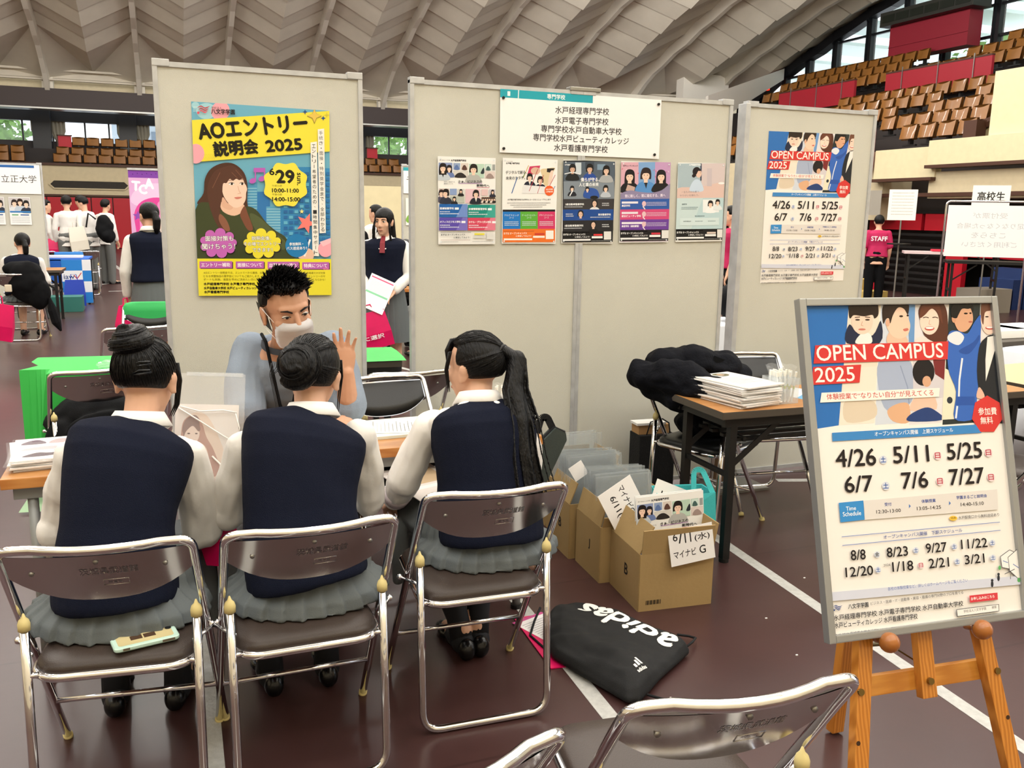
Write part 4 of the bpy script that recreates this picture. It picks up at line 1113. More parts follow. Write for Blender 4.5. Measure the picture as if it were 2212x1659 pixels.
def hairC(root, P, k):
    mb = MB(); hair_cap(mb, P); mb.sphere(P(.018, -.098, .052), .024, 12, 8)
    strands(mb, P, (.0825, .103, .092), nape, (.018, -.1, .055), 90, .0016)
    h = blob('hair', mb, HAIR, root, 0.0032, 1)
    m = MB(); strands(m, P, (.084, .105, .0935), nape, (.018, -.1, .055), 80, .0011, 1.012)
    for x in (-.074, -.068, -.063): m.tube([P(x, .045, .06), P(x - .003, .062, .0), P(x + .002, .060, -.075)], [.004, .004, .0008], 6)
    for i in range(9): m.tube([P(-.03 + .009 * i, .066, .098), P(-.046 + .0105 * i, .088 - .012 * abs(i - 4) / 4, .06), P(-.056 + .0125 * i, .092 - .022 * abs(i - 4) / 4, .022)], [.005, .007, .002], 6)
    m.build('stray_hair', HAIR, h, smooth=True)
    m = MB(); ring = [P(.018 + .021 * math.cos(a), -.106 - .004 * math.sin(a), .054 + .02 * math.sin(a)) for a in [2 * PI * i / 14 for i in range(14)]]
    m.tube(ring, .0055, 8, closed=True); m.build('hair_tie', HAIRTIE, h, smooth=True)
    mb = MB(); a, b = P(.02, -.112, .055), P(.03, -.150, .03); T = [a, b, V(.182, .118, .965), V(.186, .055, .87), V(.182, .01, .77), V(.190, -.025, .67), V(.196, -.035, .575)]
    limb(mb, T, [.020, .030, .034, .028, .022, .016, .004], 14)
    for i in range(46):
        o = V(random.gauss(0, .02), random.gauss(0, .012), 0); e = random.uniform(-.06, .08)
        pts = [a, b + o * .6] + [q + o * (1 + j * .25) for j, q in enumerate(T[2:-1])] + [T[-1] + o * 2 + V(0, 0, e)]
        mb.tube(pts, [.003, .0045, .0045, .004, .0035, .003, .0008], 5)
    blob('ponytail', mb, HAIR, root, 0.0036, 0)
JC = J0(pelvis=(.085, .05, .50), chest=(.088, .11, .73), neck=(.085, .190, .912), head=(.092, .255, 1.015), headrot=(38, -4, 0), hk=1.0,
        shL=(-.075, .195, .850), elL=(-.150, .245, .650), wrL=(-.160, .345, .550), shR=(.245, .195, .838), elR=(.285, .25, .61), wrR=(.10, .41, .56),
        handL=dict(dir=V(-.02, .75, -.35), dorsal=V(-.5, .2, .8), curl=(35, 35, 40, 40)))
seated_legs(JC, .07, .44, .115); JC['anL'] = V(.05, .24, .09); JC['anR'] = V(.11, .25, .09); JC['anR'].z = JC['anL'].z = .088
rc = student('person in navy vest with a long black ponytail, looking left, seated at the right', (.850, -1.728), -2.0, JC, hairC, .97)
face(rc, JC)
m = MB()
for s in 'L':
    c = JC['wrL']; d = (JC['elL'] - c).normalized(); m.tube([c + d * .012, c + d * .014, c + d * .062, c + d * .064], [.03, .044, .05, .036], 16)
m.build('rolled_cuff', mat('pinkish_cuff', 0xe3d6da, 0.75), rc, smooth=True)

# ================================================================== THE MAN WITH THE MASK
JM = J0(pelvis=(0, .03, .52), chest=(.02, .14, .80), neck=(.058, .325, 1.005), head=(.055, .445, 1.165), headrot=(15, -14, 9), hk=1.1,
        shR=(.182, .225, .985), elR=(.205, .400, .745), wrR=(-.03, .545, .752), shL=(-.155, .245, .985), elL=(-.165, .425, .745), wrL=(-.158, .455, .920),
        handL=dict(dir=V(.06, .02, 1), dorsal=V(.1, -1, 0), curl=(8, 6, 10, 14), spread=9.0, thumb=(.7, .6, -.5)), handR=dict(dir=V(-1, .3, .05), dorsal=V(.2, .3, 1), curl=(30, 30, 35, 35)))
for s, o in (('L', -1), ('R', 1)):
    JM['hip' + s] = V(o * .09, .06, .51); JM['kn' + s] = V(o * .13, .50, .50); JM['an' + s] = V(o * .13, .48, .09); JM['ft' + s] = V(0, 1, 0)
man = thing('person', 'person in a white face mask and grey blue shirt, raising one hand behind the table', 'person', (.47, -.47, 0), R(180))
body(man, JM, SKIN_M, 0.0042, prof=MPROF, ks=1.12)
GREYBLUE = mat('grey_blue_shirt', 0x838f9f, 0.8, bump=0.2, bscale=240)
mb = MB(); torso(mb, JM, [p for p in MPROF if .05 < p[0] < .98], .012, front=.015)
for s in 'LR':
    a, b = JM['sh' + s], JM['el' + s]; o = 1 if s == 'R' else -1; e = a + (b - a) * .86
    limb(mb, [a + V(-o * .015, 0, .006), a + (b - a) * .4 + V(o * .008, 0, 0), e + V(o * .008, 0, -.005)], [.070, .074, .078], 16)
    mb.sphere(a * .88 + spine(JM, .86)[0] * .12, .073, 16, 12)
blob('shirt', mb, GREYBLUE, man, 0.0055, 3, wr=(0.011, 9, (1, 1, .55)))
mb = MB()
for s in 'LR': limb(mb, [JM['hip' + s], (JM['hip' + s] + JM['kn' + s]) / 2, JM['kn' + s], JM['an' + s] + V(0, 0, .02)], [.10, .088, .07, .055])
mb.sphere((0, .04, .53), (.17, .13, .11)); blob('trousers', mb, mat('dark_trousers', 0x23252b, 0.8), man, 0.009, 2)
shoes(man, JM, socks=False)
P, M, k = head_frame(JM)
face(man, JM, .62, lip=False, mood=.003)
mb = MB(); hair_cap(mb, P, (.0835, .103, .094), style='short'); hm = blob('hair', mb, hair_mat('short_black_hair', 0x0b0b0c, (3, 3, 1)), man, 0.0034, 1)
mb = MB(); random.seed(3)
for i in range(900):                                           # short upswept spikes
    a = random.uniform(0, 2 * PI); t = random.uniform(.05, 1.25); x, y, z = math.sin(t) * math.cos(a), math.sin(t) * math.sin(a), math.cos(t)
    if y > .5 and z < .5: continue
    if y > .25 and z < .25: continue
    p = V(.081 * x, -.014 + .1 * y, .03 + .091 * z); d = V(x * .55 + random.gauss(0, .12), y * .35 + .55 + random.gauss(0, .14), z * .8 + .35).normalized(); L = random.uniform(.018, .04) * (1 if z > .3 else .55)
    mb.tube([P(*(p - d * .006)), P(*(p + d * L * .5)), P(*(p + d * L + V(0, .006, -.002)))], [.0034 * k, .0024 * k, .0004 * k], 5)
mb.build('hair_tuft', hair_mat('short_black_hair', 0, (1, 1, 1)), hm, smooth=True)
mb = MB()
for s in (-1, 1):
    rg = []
    for i, z in enumerate((.032, .008, -.015, -.035, -.052)): rg.append([P(s * (.0765 - .004 * i + .001), y, z - .012) for y in (.018, -.002, -.025, -.05, -.07)])
    mb.loft(rg, closed=False)
mb.build('grey_sideburn', mat('greying_hair', 0x3a3937, 0.6, bump=.6, bscale=60), man, smooth=True)
# mask: pleated white sheet over nose and chin
MASK = mat('white_mask', 0xf1eff0, 0.7, bump=0.08, bscale=50)
mb = MB(); rg = []
for j, (z, yo, w) in enumerate(((-.012, .104, .050), (-.020, .112, .056), (-.034, .1185, .061), (-.036, .1155, .062), (-.052, .1165, .063), (-.054, .1135, .063), (-.072, .112, .061), (-.090, .103, .056), (-.108, .089, .048), (-.117, .074, .038))):
    row = []
    for i in range(13):
        u = i / 6.0 - 1; row.append(P(w * 1.06 * math.sin(u * 1.18) / math.sin(1.18), yo - (.062 if j < 8 else .045) * abs(u) ** 2.0 - (0.004 * (1 - abs(u)) if j == 0 else 0), z - .004 * abs(u)))
    rg.append(row)
mb.loft(rg, closed=False); bmesh.ops.solidify(mb.bm, geom=mb.bm.faces[:], thickness=.0016); mb.build('face_mask', MASK, man, smooth=True)
for s in (-1, 1):
    mb = MB(); mb.tube([P(s * .064, .046, -.018), P(s * .074, .022, .0), P(s * .082, -.006, .016), P(s * .084, -.026, .0)], .0014, 6); mb.tube([P(s * .060, .046, -.082), P(s * .073, .02, -.062), P(s * .081, -.008, -.045), P(s * .084, -.026, -.02), P(s * .084, -.026, .0)], .0014, 6)
    mb.build('mask_strap', MASK, man, smooth=True)
n0 = JM['neck']; mb = MB()
mb.tube([n0 + V(.075, -.03, .05), n0 + V(.068, .05, .03), n0 + V(.055, .085, -.06), n0 + V(.03, .09, -.2), n0 + V(0, .08, -.3)], .0065, 6); mb.tube([n0 + V(-.075, -.03, .05), n0 + V(-.066, .05, .03), n0 + V(-.05, .085, -.06), n0 + V(-.02, .09, -.2), n0 + V(0, .08, -.3)], .0065, 6)
mb.build('lanyard', BLACKCLOTH, man, smooth=True)
mb = MB(); rg = []
for rr, dz in ((.066, .012), (.07, .03), (.075, .028), (.078, .008)):
    rg.append([n0 + V(rr * 1.05 * math.cos(2 * PI * i / 24), rr * math.sin(2 * PI * i / 24) - .008, dz - .03 * max(0, math.sin(2 * PI * i / 24))) for i in range(24)])
mb.loft(rg, cap=False); mb.build('neckband', mat('dark_neckband', 0x3c4048, 0.8), man, smooth=True)
# ================================================================== POSTERS AND SIGNS
def setview(s, x0, y0, k):
    if not hasattr(s, 'f0'): s.f0 = s.f
    s.f = lambda x, y: s.f0(x0 + x / k, y0 + y / k)
def on_wall(o, x, z, a=0.0, y=0.0052):
    o.location = (x, y, z); o.rotation_euler = (0, -a, 0); return o
def pins(s, c=0xdfe6ea):
    """clear tacks are part of the pinned sheet's corners"""
    for x in (.012, s.w - .012):
        for y in (.012, s.h - .012):
            s.lift(); s.raw([(x + .004 * math.cos(t), y + .004 * math.sin(t)) for t in [2 * PI * i / 10 for i in range(10)]], c)
def cloud(cx, cy, rx, ry, n=9, ph=0.0):
    P = []
    for i in range(n):
        a0 = ph + 2 * PI * i / n; a1 = ph + 2 * PI * (i + 1) / n
        p0 = (cx + rx * math.cos(a0), cy + ry * math.sin(a0)); p1 = (cx + rx * math.cos(a1), cy + ry * math.sin(a1))
        mx, my = (p0[0] + p1[0]) / 2, (p0[1] + p1[1]) / 2; r = math.dist(p0, p1) / 2; b = math.atan2(p0[1] - my, p0[0] - mx)
        P += [(mx + r * math.cos(b + PI * k / 7), my + r * math.sin(b + PI * k / 7)) for k in range(7)]
    return P
def star(cx, cy, r, n=5, q=.45, a=-PI / 2): return [(cx + (r if i % 2 == 0 else r * q) * math.cos(a + PI * i / n), cy + (r if i % 2 == 0 else r * q) * math.sin(a + PI * i / n)) for i in range(2 * n)]
def crest(s, x, y, w, c1, c2=None):
    """three waving strokes and a dot"""
    h = w * .62
    for i in range(3):
        o = i * h * .27
        s.blob([(x + w * .02 + o * .6, y + h * .30 + o), (x + w * .3, y + h * .02 + o), (x + w * .62, y + h * .26 + o), (x + w * 1.0 - o * .45, y + h * .08 + o), (x + w * .66 - o * .1, y + h * .42 + o), (x + w * .32, y + h * .17 + o)], c1 if i < 2 or c2 is None else c2, 5)
    s.ell(x + w * .1, y + h * .92, w * .1, w * .1, c2 or c1)
def portrait(s, x, y, k, hair, skin=0xf0cfba, cloth=0x30343c, long=0, bangs=True, smile=True, turn=0.0, inner=None, sh=1.0):
    """small head-and-shoulders picture; k = head height"""
    s.blob([(x - .75 * k * sh, y + 1.35 * k), (x - .62 * k * sh, y + .75 * k), (x - .2 * k, y + .52 * k), (x + .2 * k, y + .52 * k), (x + .62 * k * sh, y + .75 * k), (x + .75 * k * sh, y + 1.35 * k)], cloth)
    if inner: s.poly([(x - .17 * k, y + .5 * k), (x + .17 * k, y + .5 * k), (x + .03 * k, y + 1.1 * k)], inner)
    L = .55 + long
    s.blob([(x - .40 * k, y - .1 * k), (x - .25 * k, y - .48 * k), (x + .05 * k, y - .56 * k), (x + .33 * k, y - .42 * k), (x + .42 * k, y - .05 * k), (x + .40 * k, y + L * k * .6), (x + .30 * k, y + L * k * .62), (x - .30 * k, y + L * k * .62), (x - .42 * k, y + L * k * .6)], hair)
    s.poly([(x - .13 * k, y + .3 * k), (x + .13 * k, y + .3 * k), (x + .16 * k, y + .62 * k), (x - .16 * k, y + .62 * k)], skin)
    t = turn * k
    s.ell(x + t, y + .06 * k, .29 * k, .40 * k, skin)
    if bangs: s.blob([(x - .33 * k + t * .5, y + .10 * k), (x - .30 * k, y - .30 * k), (x, y - .42 * k), (x + .3 * k, y - .3 * k), (x + .33 * k + t * .5, y + .08 * k), (x + .2 * k + t, y - .1 * k), (x - .05 * k + t, y - .12 * k), (x - .2 * k + t, y - .08 * k)], hair)
    for e in (-1, 1):
        s.ell(x + t * 1.5 + e * .125 * k, y + .06 * k, .045 * k, .022 * k, 0x2a1d18, n=10)
        s.line([(x + t * 1.5 + (e * .125 - .05) * k, y + .0 * k), (x + t * 1.5 + (e * .125 + .05) * k, y - .005 * k)], .018 * k, 0x4a352c)
    s.line([(x + t * 1.6, y + .1 * k), (x + t * 1.9 + .02 * k, y + .19 * k)], .016 * k, 0xd9a78e)
    if smile: s.ell(x + t * 1.5, y + .275 * k, .085 * k, .035 * k, 0xc9685f, n=14); s.ell(x + t * 1.5, y + .268 * k, .06 * k, .016 * k, 0xfdf6f2, n=12)
    else: s.ell(x + t * 1.5, y + .28 * k, .06 * k, .016 * k, 0xc47a6a, n=12)

# ---- the yellow and blue admissions poster
def poster_ao():
    s = Sheet(.594, .841, [(410.3, 215.5), (715.7, 236.7), (718.5, 640.5), (425.3, 640.5)], 0x6cb0cb); setview(s, 380, 190, 3.53)
    s.ell(225, 165, 78, 62, 0xa3d3de); s.ell(335, 165, 72, 75, 0xf2a9b6, rot=.5); s.ell(140, 120, 30, 26, 0xa3d3de)
    for i in range(5):
        for j in range(4): s.ell(128 + i * 9, 132 + j * 11, 3, 3, 0xd9eef2, n=6)
    # far towers
    for (x0, y0, x1, y1, c) in ((540, 718, 620, 1250, 0x4e9bc6), (620, 790, 720, 1250, 0x2f78ba), (690, 905, 850, 1260, 0x5aa6cf), (800, 600, 1050, 1262, 0x3287c0), (1035, 610, 1192, 1262, 0x3d92c8)):
        s.rect(x0, y0, x1, y1, c)
    for j in range(22): s.rect(545, 760 + j * 22, 618, 768 + j * 22, 0x8cc5dd)
    for j in range(16): s.rect(692, 920 + j * 21, 800, 929 + j * 21, 0x8cc5dd)
    for i in range(5):
        for j in range(15): s.rect(826 + i * 42, 640 + j * 42, 856 + i * 42, 664 + j * 42, 0x2468a8 if (i + j) % 3 else 0x62b2d2)
    for i in range(4):
        for j in range(15): s.rect(1046 + i * 38, 640 + j * 42, 1072 + i * 38, 664 + j * 42, 0x2a74b4)
    # yellow band
    s.poly([(100, 236), (1195, 166), (1198, 480), (100, 562)], 0xeee043)
    s.ell(142, 495, 66, 76, 0xf3a9b8)
    for i in range(9):
        for j in range(5): s.ell(200 + i * 13 - j * 6, 500 + j * 12, 2.6, 2.6, 0xd9b943, n=6)
    s.poly(star(1068, 207, 60, 4, .42), 0x8a7a3a); s.poly(star(1068, 205, 53, 4, .42), 0xe4c257)
    s.poly(star(995, 175, 20, 4, .4), 0x24508c); s.poly(star(1137, 223, 20, 4, .4), 0x24508c); s.poly(star(1165, 198, 22, 4, .3), 0xd0c64a)
    crest(s, 152, 122, 100, 0xc23b47, 0xe0566a)
    s.text('学校法人', (265, 150), (345, 153), 19, 0x2a2a30); s.text('八文字学園', (263, 188), (447, 194), 40, 0x18181c, .03)
    s.text('AOエントリー', (174, 388), (1018, 322), 132, 0x14120d, .048); s.text('説明会', (290, 518), (632, 494), 112, 0x14120d, .05); s.text('2025', (695, 482), (972, 463), 84, 0x14120d, .06)
    # the girl
    s.blob([(350, 568), (440, 575), (515, 640), (543, 740), (540, 860), (556, 940), (590, 1080), (540, 1090), (470, 1010), (420, 1000), (410, 1085), (330, 1085), (235, 900), (150, 880), (200, 800), (212, 690), (260, 610)], 0x4b2d23)
    s.blob([(138, 925), (240, 872), (340, 930), (430, 965), (530, 905), (610, 930), (690, 1030), (760, 1090), (850, 1160), (870, 1330), (130, 1330)], 0x3c4529)
    s.blob([(560, 960), (640, 990), (760, 1110), (840, 1180), (820, 1240), (700, 1180), (600, 1080)], 0x525c3a)
    s.blob([(330, 870), (400, 880), (500, 880), (520, 930), (440, 975), (350, 940)], 0xe8bfa6)
    s.blob([(345, 720), (380, 640), (440, 620), (505, 660), (528, 730), (540, 770), (532, 800), (528, 850), (505, 890), (465, 912), (425, 905), (380, 860), (350, 800)], 0xf3d2be)
    s.blob([(350, 830), (390, 880), (430, 910), (400, 930), (345, 900)], 0xdfb199)
    s.blob([(355, 600), (430, 590), (500, 650), (534, 735), (522, 728), (505, 690), (480, 700), (455, 690), (430, 705), (405, 690), (380, 722), (352, 730), (345, 830), (330, 960), (395, 1085), (330, 1085), (255, 930), (230, 760), (280, 640)], 0x55342a)
    s.blob([(520, 900), (545, 960), (585, 1075), (545, 1085), (500, 1010), (485, 960)], 0x7a4a38); s.blob([(330, 960), (380, 1010), (405, 1085), (365, 1085), (320, 1010)], 0x8a5a46)
    for a in ((420, 640, 470, 690), (330, 640, 270, 760), (450, 620, 520, 700)): s.line([(a[0], a[1]), (a[2], a[3])], 4, 0x7b5140)
    for x, w in ((418, 22), (499, 18)):
        s.ell(x, 729, w, 9, 0xfaf2ee, n=16); s.ell(x + 3, 729, 9, 9, 0x2d1d18, n=14); s.line([(x - w, 725), (x, 717), (x + w, 724)], 4, 0x2d1d18)
    s.line([(395, 702), (440, 697)], 4, 0x6b4535); s.line([(486, 694), (518, 697)], 4, 0x6b4535)
    s.line([(468, 745), (478, 785), (490, 800), (466, 806)], 3.5, 0xd9a58e); s.blob([(440, 834), (470, 829), (500, 831), (484, 842), (458, 846)], 0xcf7d70)
    # note, burst, star
    for x, y in ((584, 706), (655, 690)): s.ell(x, y, 27, 20, 0xb95fbe, rot=-.35)
    s.rect(600, 610, 610, 705, 0xb95fbe); s.rect(671, 606, 681, 690, 0xb95fbe); s.poly([(592, 606), (682, 606), (682, 640), (592, 640)], 0xb95fbe)
    s.blob([(840 + (180 if i % 2 else 158) * math.cos(PI * i / 8), 736 + (180 if i % 2 else 158) * math.sin(PI * i / 8)) for i in range(16)], 0xefe24c, 4)
    s.text('6.', (716, 660), (770, 662), 50, 0x1a1812, .05); s.text('29', (772, 722), (908, 723), 96, 0x1a1812, .06); s.text('sun.', (930, 645), (930, 740), 26, 0x1a1812, .05)
    s.text('午前の部', (735, 752), (812, 753), 16, 0x6b641f); s.text('10:00-11:00', (736, 795), (943, 798), 30, 0x1a1812, .05); s.text('午後の部', (735, 819), (812, 820), 16, 0x6b641f); s.text('14:00-15:00', (737, 863), (953, 866), 31, 0x1a1812, .05)
    s.poly(star(1000, 1035, 82, 5, .42, -1.2), 0xf5807a); s.poly(star(966, 944, 20, 5, .4), 0xeee58a)
    s.poly([(1093, 310), (1143, 304), (1153, 1110), (1104, 1113)], 0xf2f0ea); s.poly([(1036, 411), (1086, 404), (1099, 1290), (1048, 1287)], 0xf2f0ea)
    s.text('手続き・面接・特別奨学金まで、全部わかる', (1118, 318), (1129, 1103), 36, 0x24242a, vertical=True); s.text('エントリー希望者のための、1時間集中サポート', (1061, 420), (1074, 1280), 34, 0x24242a, vertical=True)
    s.ell(1150, 1235, 58, 62, 0xf6a9b8); s.poly([(1105, 1180), (1190, 1150), (1195, 1185), (1130, 1215)], 0xf6c3cd)
    s.blob([(940, 1290), (1000, 1230), (1050, 1250), (1050, 1310), (960, 1310)], 0xe9bfa8); s.line([(985, 1290), (1030, 1160)], 14, 0xf1f2f2)
    s.poly(cloud(316, 1190, 128, 82, 9, .3), 0x231e22); s.poly(cloud(314, 1185, 125, 79, 9, .3), 0xc566bd)
    s.poly(cloud(660, 1195, 132, 84, 9, .1), 0x231e22); s.poly(cloud(656, 1190, 128, 80, 9, .1), 0xeadd3d)
    s.ell(926, 1207, 90, 90, 0x1a7cba)
    for body, a, b, h, c, o in (('面接対策も', (213, 1170), (432, 1168), 40, 0xfbf7fb, 0x3a2038), ('聞けちゃう！', (190, 1233), (446, 1230), 42, 0xfbf7fb, 0x3a2038), ('説明会後、', (575, 1165), (725, 1164), 32, 0xfdfbee, 0x3c3714), ('その場でエントリー', (512, 1208), (800, 1206), 30, 0xfdfbee, 0x3c3714), ('できます！', (580, 1254), (735, 1253), 30, 0xfdfbee, 0x3c3714)):
        s.text(body, a, b, h, o, .07); s.text(body, a, b, h, c, .015)
    s.text('参加無料・', (868, 1207), (975, 1206), 24, 0xf5fafd, .02); s.text('バス送迎あり！', (846, 1240), (1004, 1238), 24, 0xf5fafd, .02)
    s.poly([(130, 1303), (1210, 1312), (1210, 1640), (130, 1640)], 0xebdf3a)
    for body, x0, x1, y in (('エントリー補助', 167, 421, 1325), ('面接について', 449, 668, 1327), ('出願までの流れ', 697, 940, 1331), ('特典について', 967, 1176, 1336)):
        s.rect(x0 + 7, y + 6, x1 + 7, y + 58, 0x3a2340); s.rect(x0, y, x1, y + 53, 0xbb63b6); s.text(body, (x0 + 14, y + 42), (x1 - 16, y + 42), 31, 0xfbf3fb, .02)
    s.text('etc.', (1133, 1395), (1180, 1395), 18, 0xe87fae, .04)
    for j, (l, r) in enumerate((('AOエントリー説明会では、エントリーから面接、出願ま', 'AO合格者だけが対象'), ('となる学園独自の奨学金についてもご紹介します。', '場でエントリーのサ'), ('ポートも実施。進路を早めに決めたい方におすすめ', 'ご予約はこちらから！'))):
        y = 1421 + 26 * j; s.text(l, (198, y), (690 if j != 1 else 640, y + 3), 18, 0x6f6a14); s.text(r, (972, y + 6), (1146, y + 7), 18, 0x6f6a14)
    s.text('水戸経理専門学校 水戸電子専門学校', (200, 1509), (598, 1511), 21, 0x1d1b0c, .04); s.text('水戸自動車大学校 水戸ビューティカレッジ', (201, 1541), (612, 1543), 21, 0x1d1b0c, .04); s.text('水戸看護専門学校', (203, 1571), (396, 1572), 21, 0x1d1b0c, .04)
    o = s.build('poster', GLOSSPRINT); tag(o, 'large yellow and blue poster with a young woman, on the left display panel', 'poster')
    return on_wall(o, .443, 1.552, -.012)
poster_ao()

# ---- the name sheet over the middle pair
def name_sheet():
    s = Sheet(.90, .30, [(518, 48), (1648, 112), (1635, 515), (518, 487)], 0xf4f4f5)
    s.poly([(515, 45), (1171, 83), (1170, 140), (515, 106)], 0x23a3b4); s.line([(648, 52), (646, 113)], 6, 0xf4f4f5)
    s.text('1', (570, 95), (588, 96), 30, 0xf7fbfb, .03); s.text('専門学校', (850, 113), (976, 119), 34, 0xf7fbfb, .02)
    for body, a, b, h in (('水戸経理専門学校', (908, 213), (1284, 222), 50), ('水戸電子専門学校', (908, 285), (1281, 291), 50), ('専門学校水戸自動車大学校', (810, 343), (1373, 357), 50), ('専門学校水戸ビューティカレッジ', (755, 403), (1424, 421), 50), ('水戸看護専門学校', (903, 472), (1278, 480), 50)):
        s.text(body, a, b, h, 0x1c1c1f, .012)
    o = s.build('name_sheet'); tag(o, 'white sheet listing five school names under a turquoise heading, on the middle panels', 'sign')
    return on_wall(o, 2.026, 1.966, 0, -.0018)
name_sheet()
pin0 = None
for x, z, l in ((1.592, 2.075, 'upper left'), (2.458, 2.093, 'upper right'), (1.597, 1.835, 'lower left'), (2.447, 1.837, 'lower right')):
    m = MB(); m.cyl((0, 0, 0), (0, -.006, 0), .007, 12); m.cyl((0, .0045, 0), (0, 0, 0), .0012, 6)
    tag(m.build('push_pin', mat('black_pin', 0x17171a, 0.3), loc=(x, -.0022, z)), 'black push pin in the %s corner of the white name sheet' % l, 'pin', 'pins of the name sheet')

# ---- five small course posters
def a3(label, quad, crop, draw, x, z, a, paper=0xf0f0ee):
    s = Sheet(.297, .42, quad, paper); setview(s, 0, 0, 1); draw(s); pins(s)
    o = s.build('poster'); tag(o, label, 'poster', 'small course posters on the middle panels'); return on_wall(o, x, z, a, -.0018)
def grid_photo(s, x0, y0, x1, y1, c, c2=None):
    s.rect(x0, y0, x1, y1, c)
    if c2:
        w, h = x1 - x0, y1 - y0
        s.blob([(x0 + w * .1, y1), (x0 + w * .25, y0 + h * .4), (x0 + w * .6, y0 + h * .3), (x0 + w * .9, y1)], c2)
def d1(s):
    s.text('水戸経理専門学校', (350, 150), (605, 152), 34, 0x222226, .05); crest(s, 160, 118, 28, 0x222226); s.text('学校法人八文字学園', (195, 136), (335, 137), 15, 0x333338)
    for q in ((145, 172, 375, 420, 0x8d9cc4), (390, 176, 505, 290, 0x93a6c9), (520, 178, 635, 292, 0xcbb9ab), (390, 306, 635, 425, 0xb9b8b2), (652, 188, 905, 430, 0xb8d3c2), (918, 190, 1028, 300, 0xb7cfc6), (1042, 195, 1090, 300, 0x9aa0a0), (918, 315, 1090, 436, 0xc9bdba)): grid_photo(s, *q)
    grid_photo(s, 395, 180, 500, 288, 0x93a6c9, 0x5d77ad); grid_photo(s, 525, 180, 630, 290, 0xd9cfc8, 0x5b3f38); grid_photo(s, 395, 310, 630, 422, 0xd5d2cc, 0x2d2a2b); grid_photo(s, 930, 200, 1022, 296, 0xcfe2dc, 0x44615f); grid_photo(s, 925, 322, 1085, 432, 0xdccfcb, 0x9d8a86)
    portrait(s, 320, 270, 110, 0x1d1a22, cloth=0x6a7fb4, long=.5); portrait(s, 215, 262, 150, 0x1d1618, cloth=0xc3ccd6, long=.7, inner=0x1c1c22)
    s.rect(655, 190, 904, 429, 0xbad5c4); portrait(s, 725, 280, 165, 0x1e1718, cloth=0xb3b4b1); s.blob([(845, 350), (880, 270), (902, 260), (903, 350)], 0x27323a)
    s.text('さぁ、ビジネスの', (472, 515), (870, 512), 44, 0x23232a, .03); s.line([(475, 523), (870, 520)], 6, 0x9a5fb4); s.text('新時代へ', (780, 578), (995, 582), 44, 0x23232a, .03); s.line([(780, 590), (995, 592)], 6, 0xd0668c)
    s.text('世界と直結する', (232, 508), (412, 508), 20, 0x55555c); s.text('業務をささえ', (232, 540), (385, 540), 20, 0x55555c)
    for q in ((150, 612, 318, 852, 0xc8b8b6), (333, 614, 446, 722, 0x8aa0cc), (462, 616, 576, 722, 0xd2d2cf), (334, 742, 576, 856, 0xb6bdb4), (592, 618, 840, 858, 0xe3bfca), (858, 620, 968, 730, 0xdcbfc0), (986, 622, 1088, 734, 0xc6c2cc), (858, 754, 1088, 860, 0x8c6f60)): grid_photo(s, *q)
    portrait(s, 190, 690, 110, 0x2a1c20, cloth=0x4c4a60); portrait(s, 265, 690, 130, 0x191418, cloth=0x2c3242, turn=-.1); portrait(s, 515, 655, 62, 0x17141a, cloth=0x1b1b20, long=.3); portrait(s, 405, 785, 70, 0x17141a, cloth=0x22242a, long=.3); portrait(s, 765, 700, 125, 0x1c1719, cloth=0x1d2230, inner=0xe9e7e4); portrait(s, 1045, 665, 66, 0x1b171a, cloth=0x2a2d3c, long=.4)
    for i in range(6): portrait(s, 885 + i * 37, 790, 46, 0x1d1718, cloth=0x1e1c20 if i % 2 else 0xe2d4cc)
    for (x0, y0, x1, y1, c, c2, t) in ((152, 876, 622, 1100, 0x1f63ae, 0x6f8fcf, '医療秘書学科'), (628, 886, 1090, 1106, 0x178c80, 0x3fa598, '診療情報管理学科'), (152, 1104, 622, 1322, 0x5b4bae, 0x7a6ec4, 'オフィスビジネス学科'), (630, 1108, 1090, 1322, 0xd14561, 0xdf7d92, 'ホテル・ブライダル学科')):
        s.rect(x0, y0, x1, y1, c); s.poly([(x1 - 190, y1), (x1 - 80, y0), (x1, y0), (x1, y1)], c2)
        w = len(t) * 38 if len(t) < 9 else len(t) * 34; s.text(t, (x0 + 14, y0 + 92), (x0 + 14 + w, y0 + 92), 38, 0xf7f9fc, .03); s.rect(x0 + 30 + w, y0 + 58, x0 + 96 + w, y0 + 94, 0xf2f4fa)
        s.greek(x0 + 14, y0 + 122, x0 + 180, y0 + 138, rgb(0xe4ebf6)); s.lift(); s.greek(x0 + 14, y0 + 156, x0 + 330, y0 + 172, rgb(0xe4ebf6))
    s.text('まずは オープンキャンパス', (185, 1412), (582, 1410), 32, 0x2c2c2e, .02); s.text('に参加してみよう！', (395, 1458), (665, 1456), 30, 0x2c2c2e, .02)
    s.greek(178, 1352, 680, 1362, rgb(0x77777a)); s.rect(738, 1372, 908, 1400, 0xe8dc3e); s.rect(725, 1420, 910, 1450, 0xdcdcda); s.rect(945, 1355, 1060, 1475, 0xdededc); s.greek(180, 1482, 670, 1490, rgb(0xb08a8a)); s.greek(180, 1512, 470, 1520, rgb(0x88888a)); s.greek(705, 1508, 1070, 1516, rgb(0x88888a))
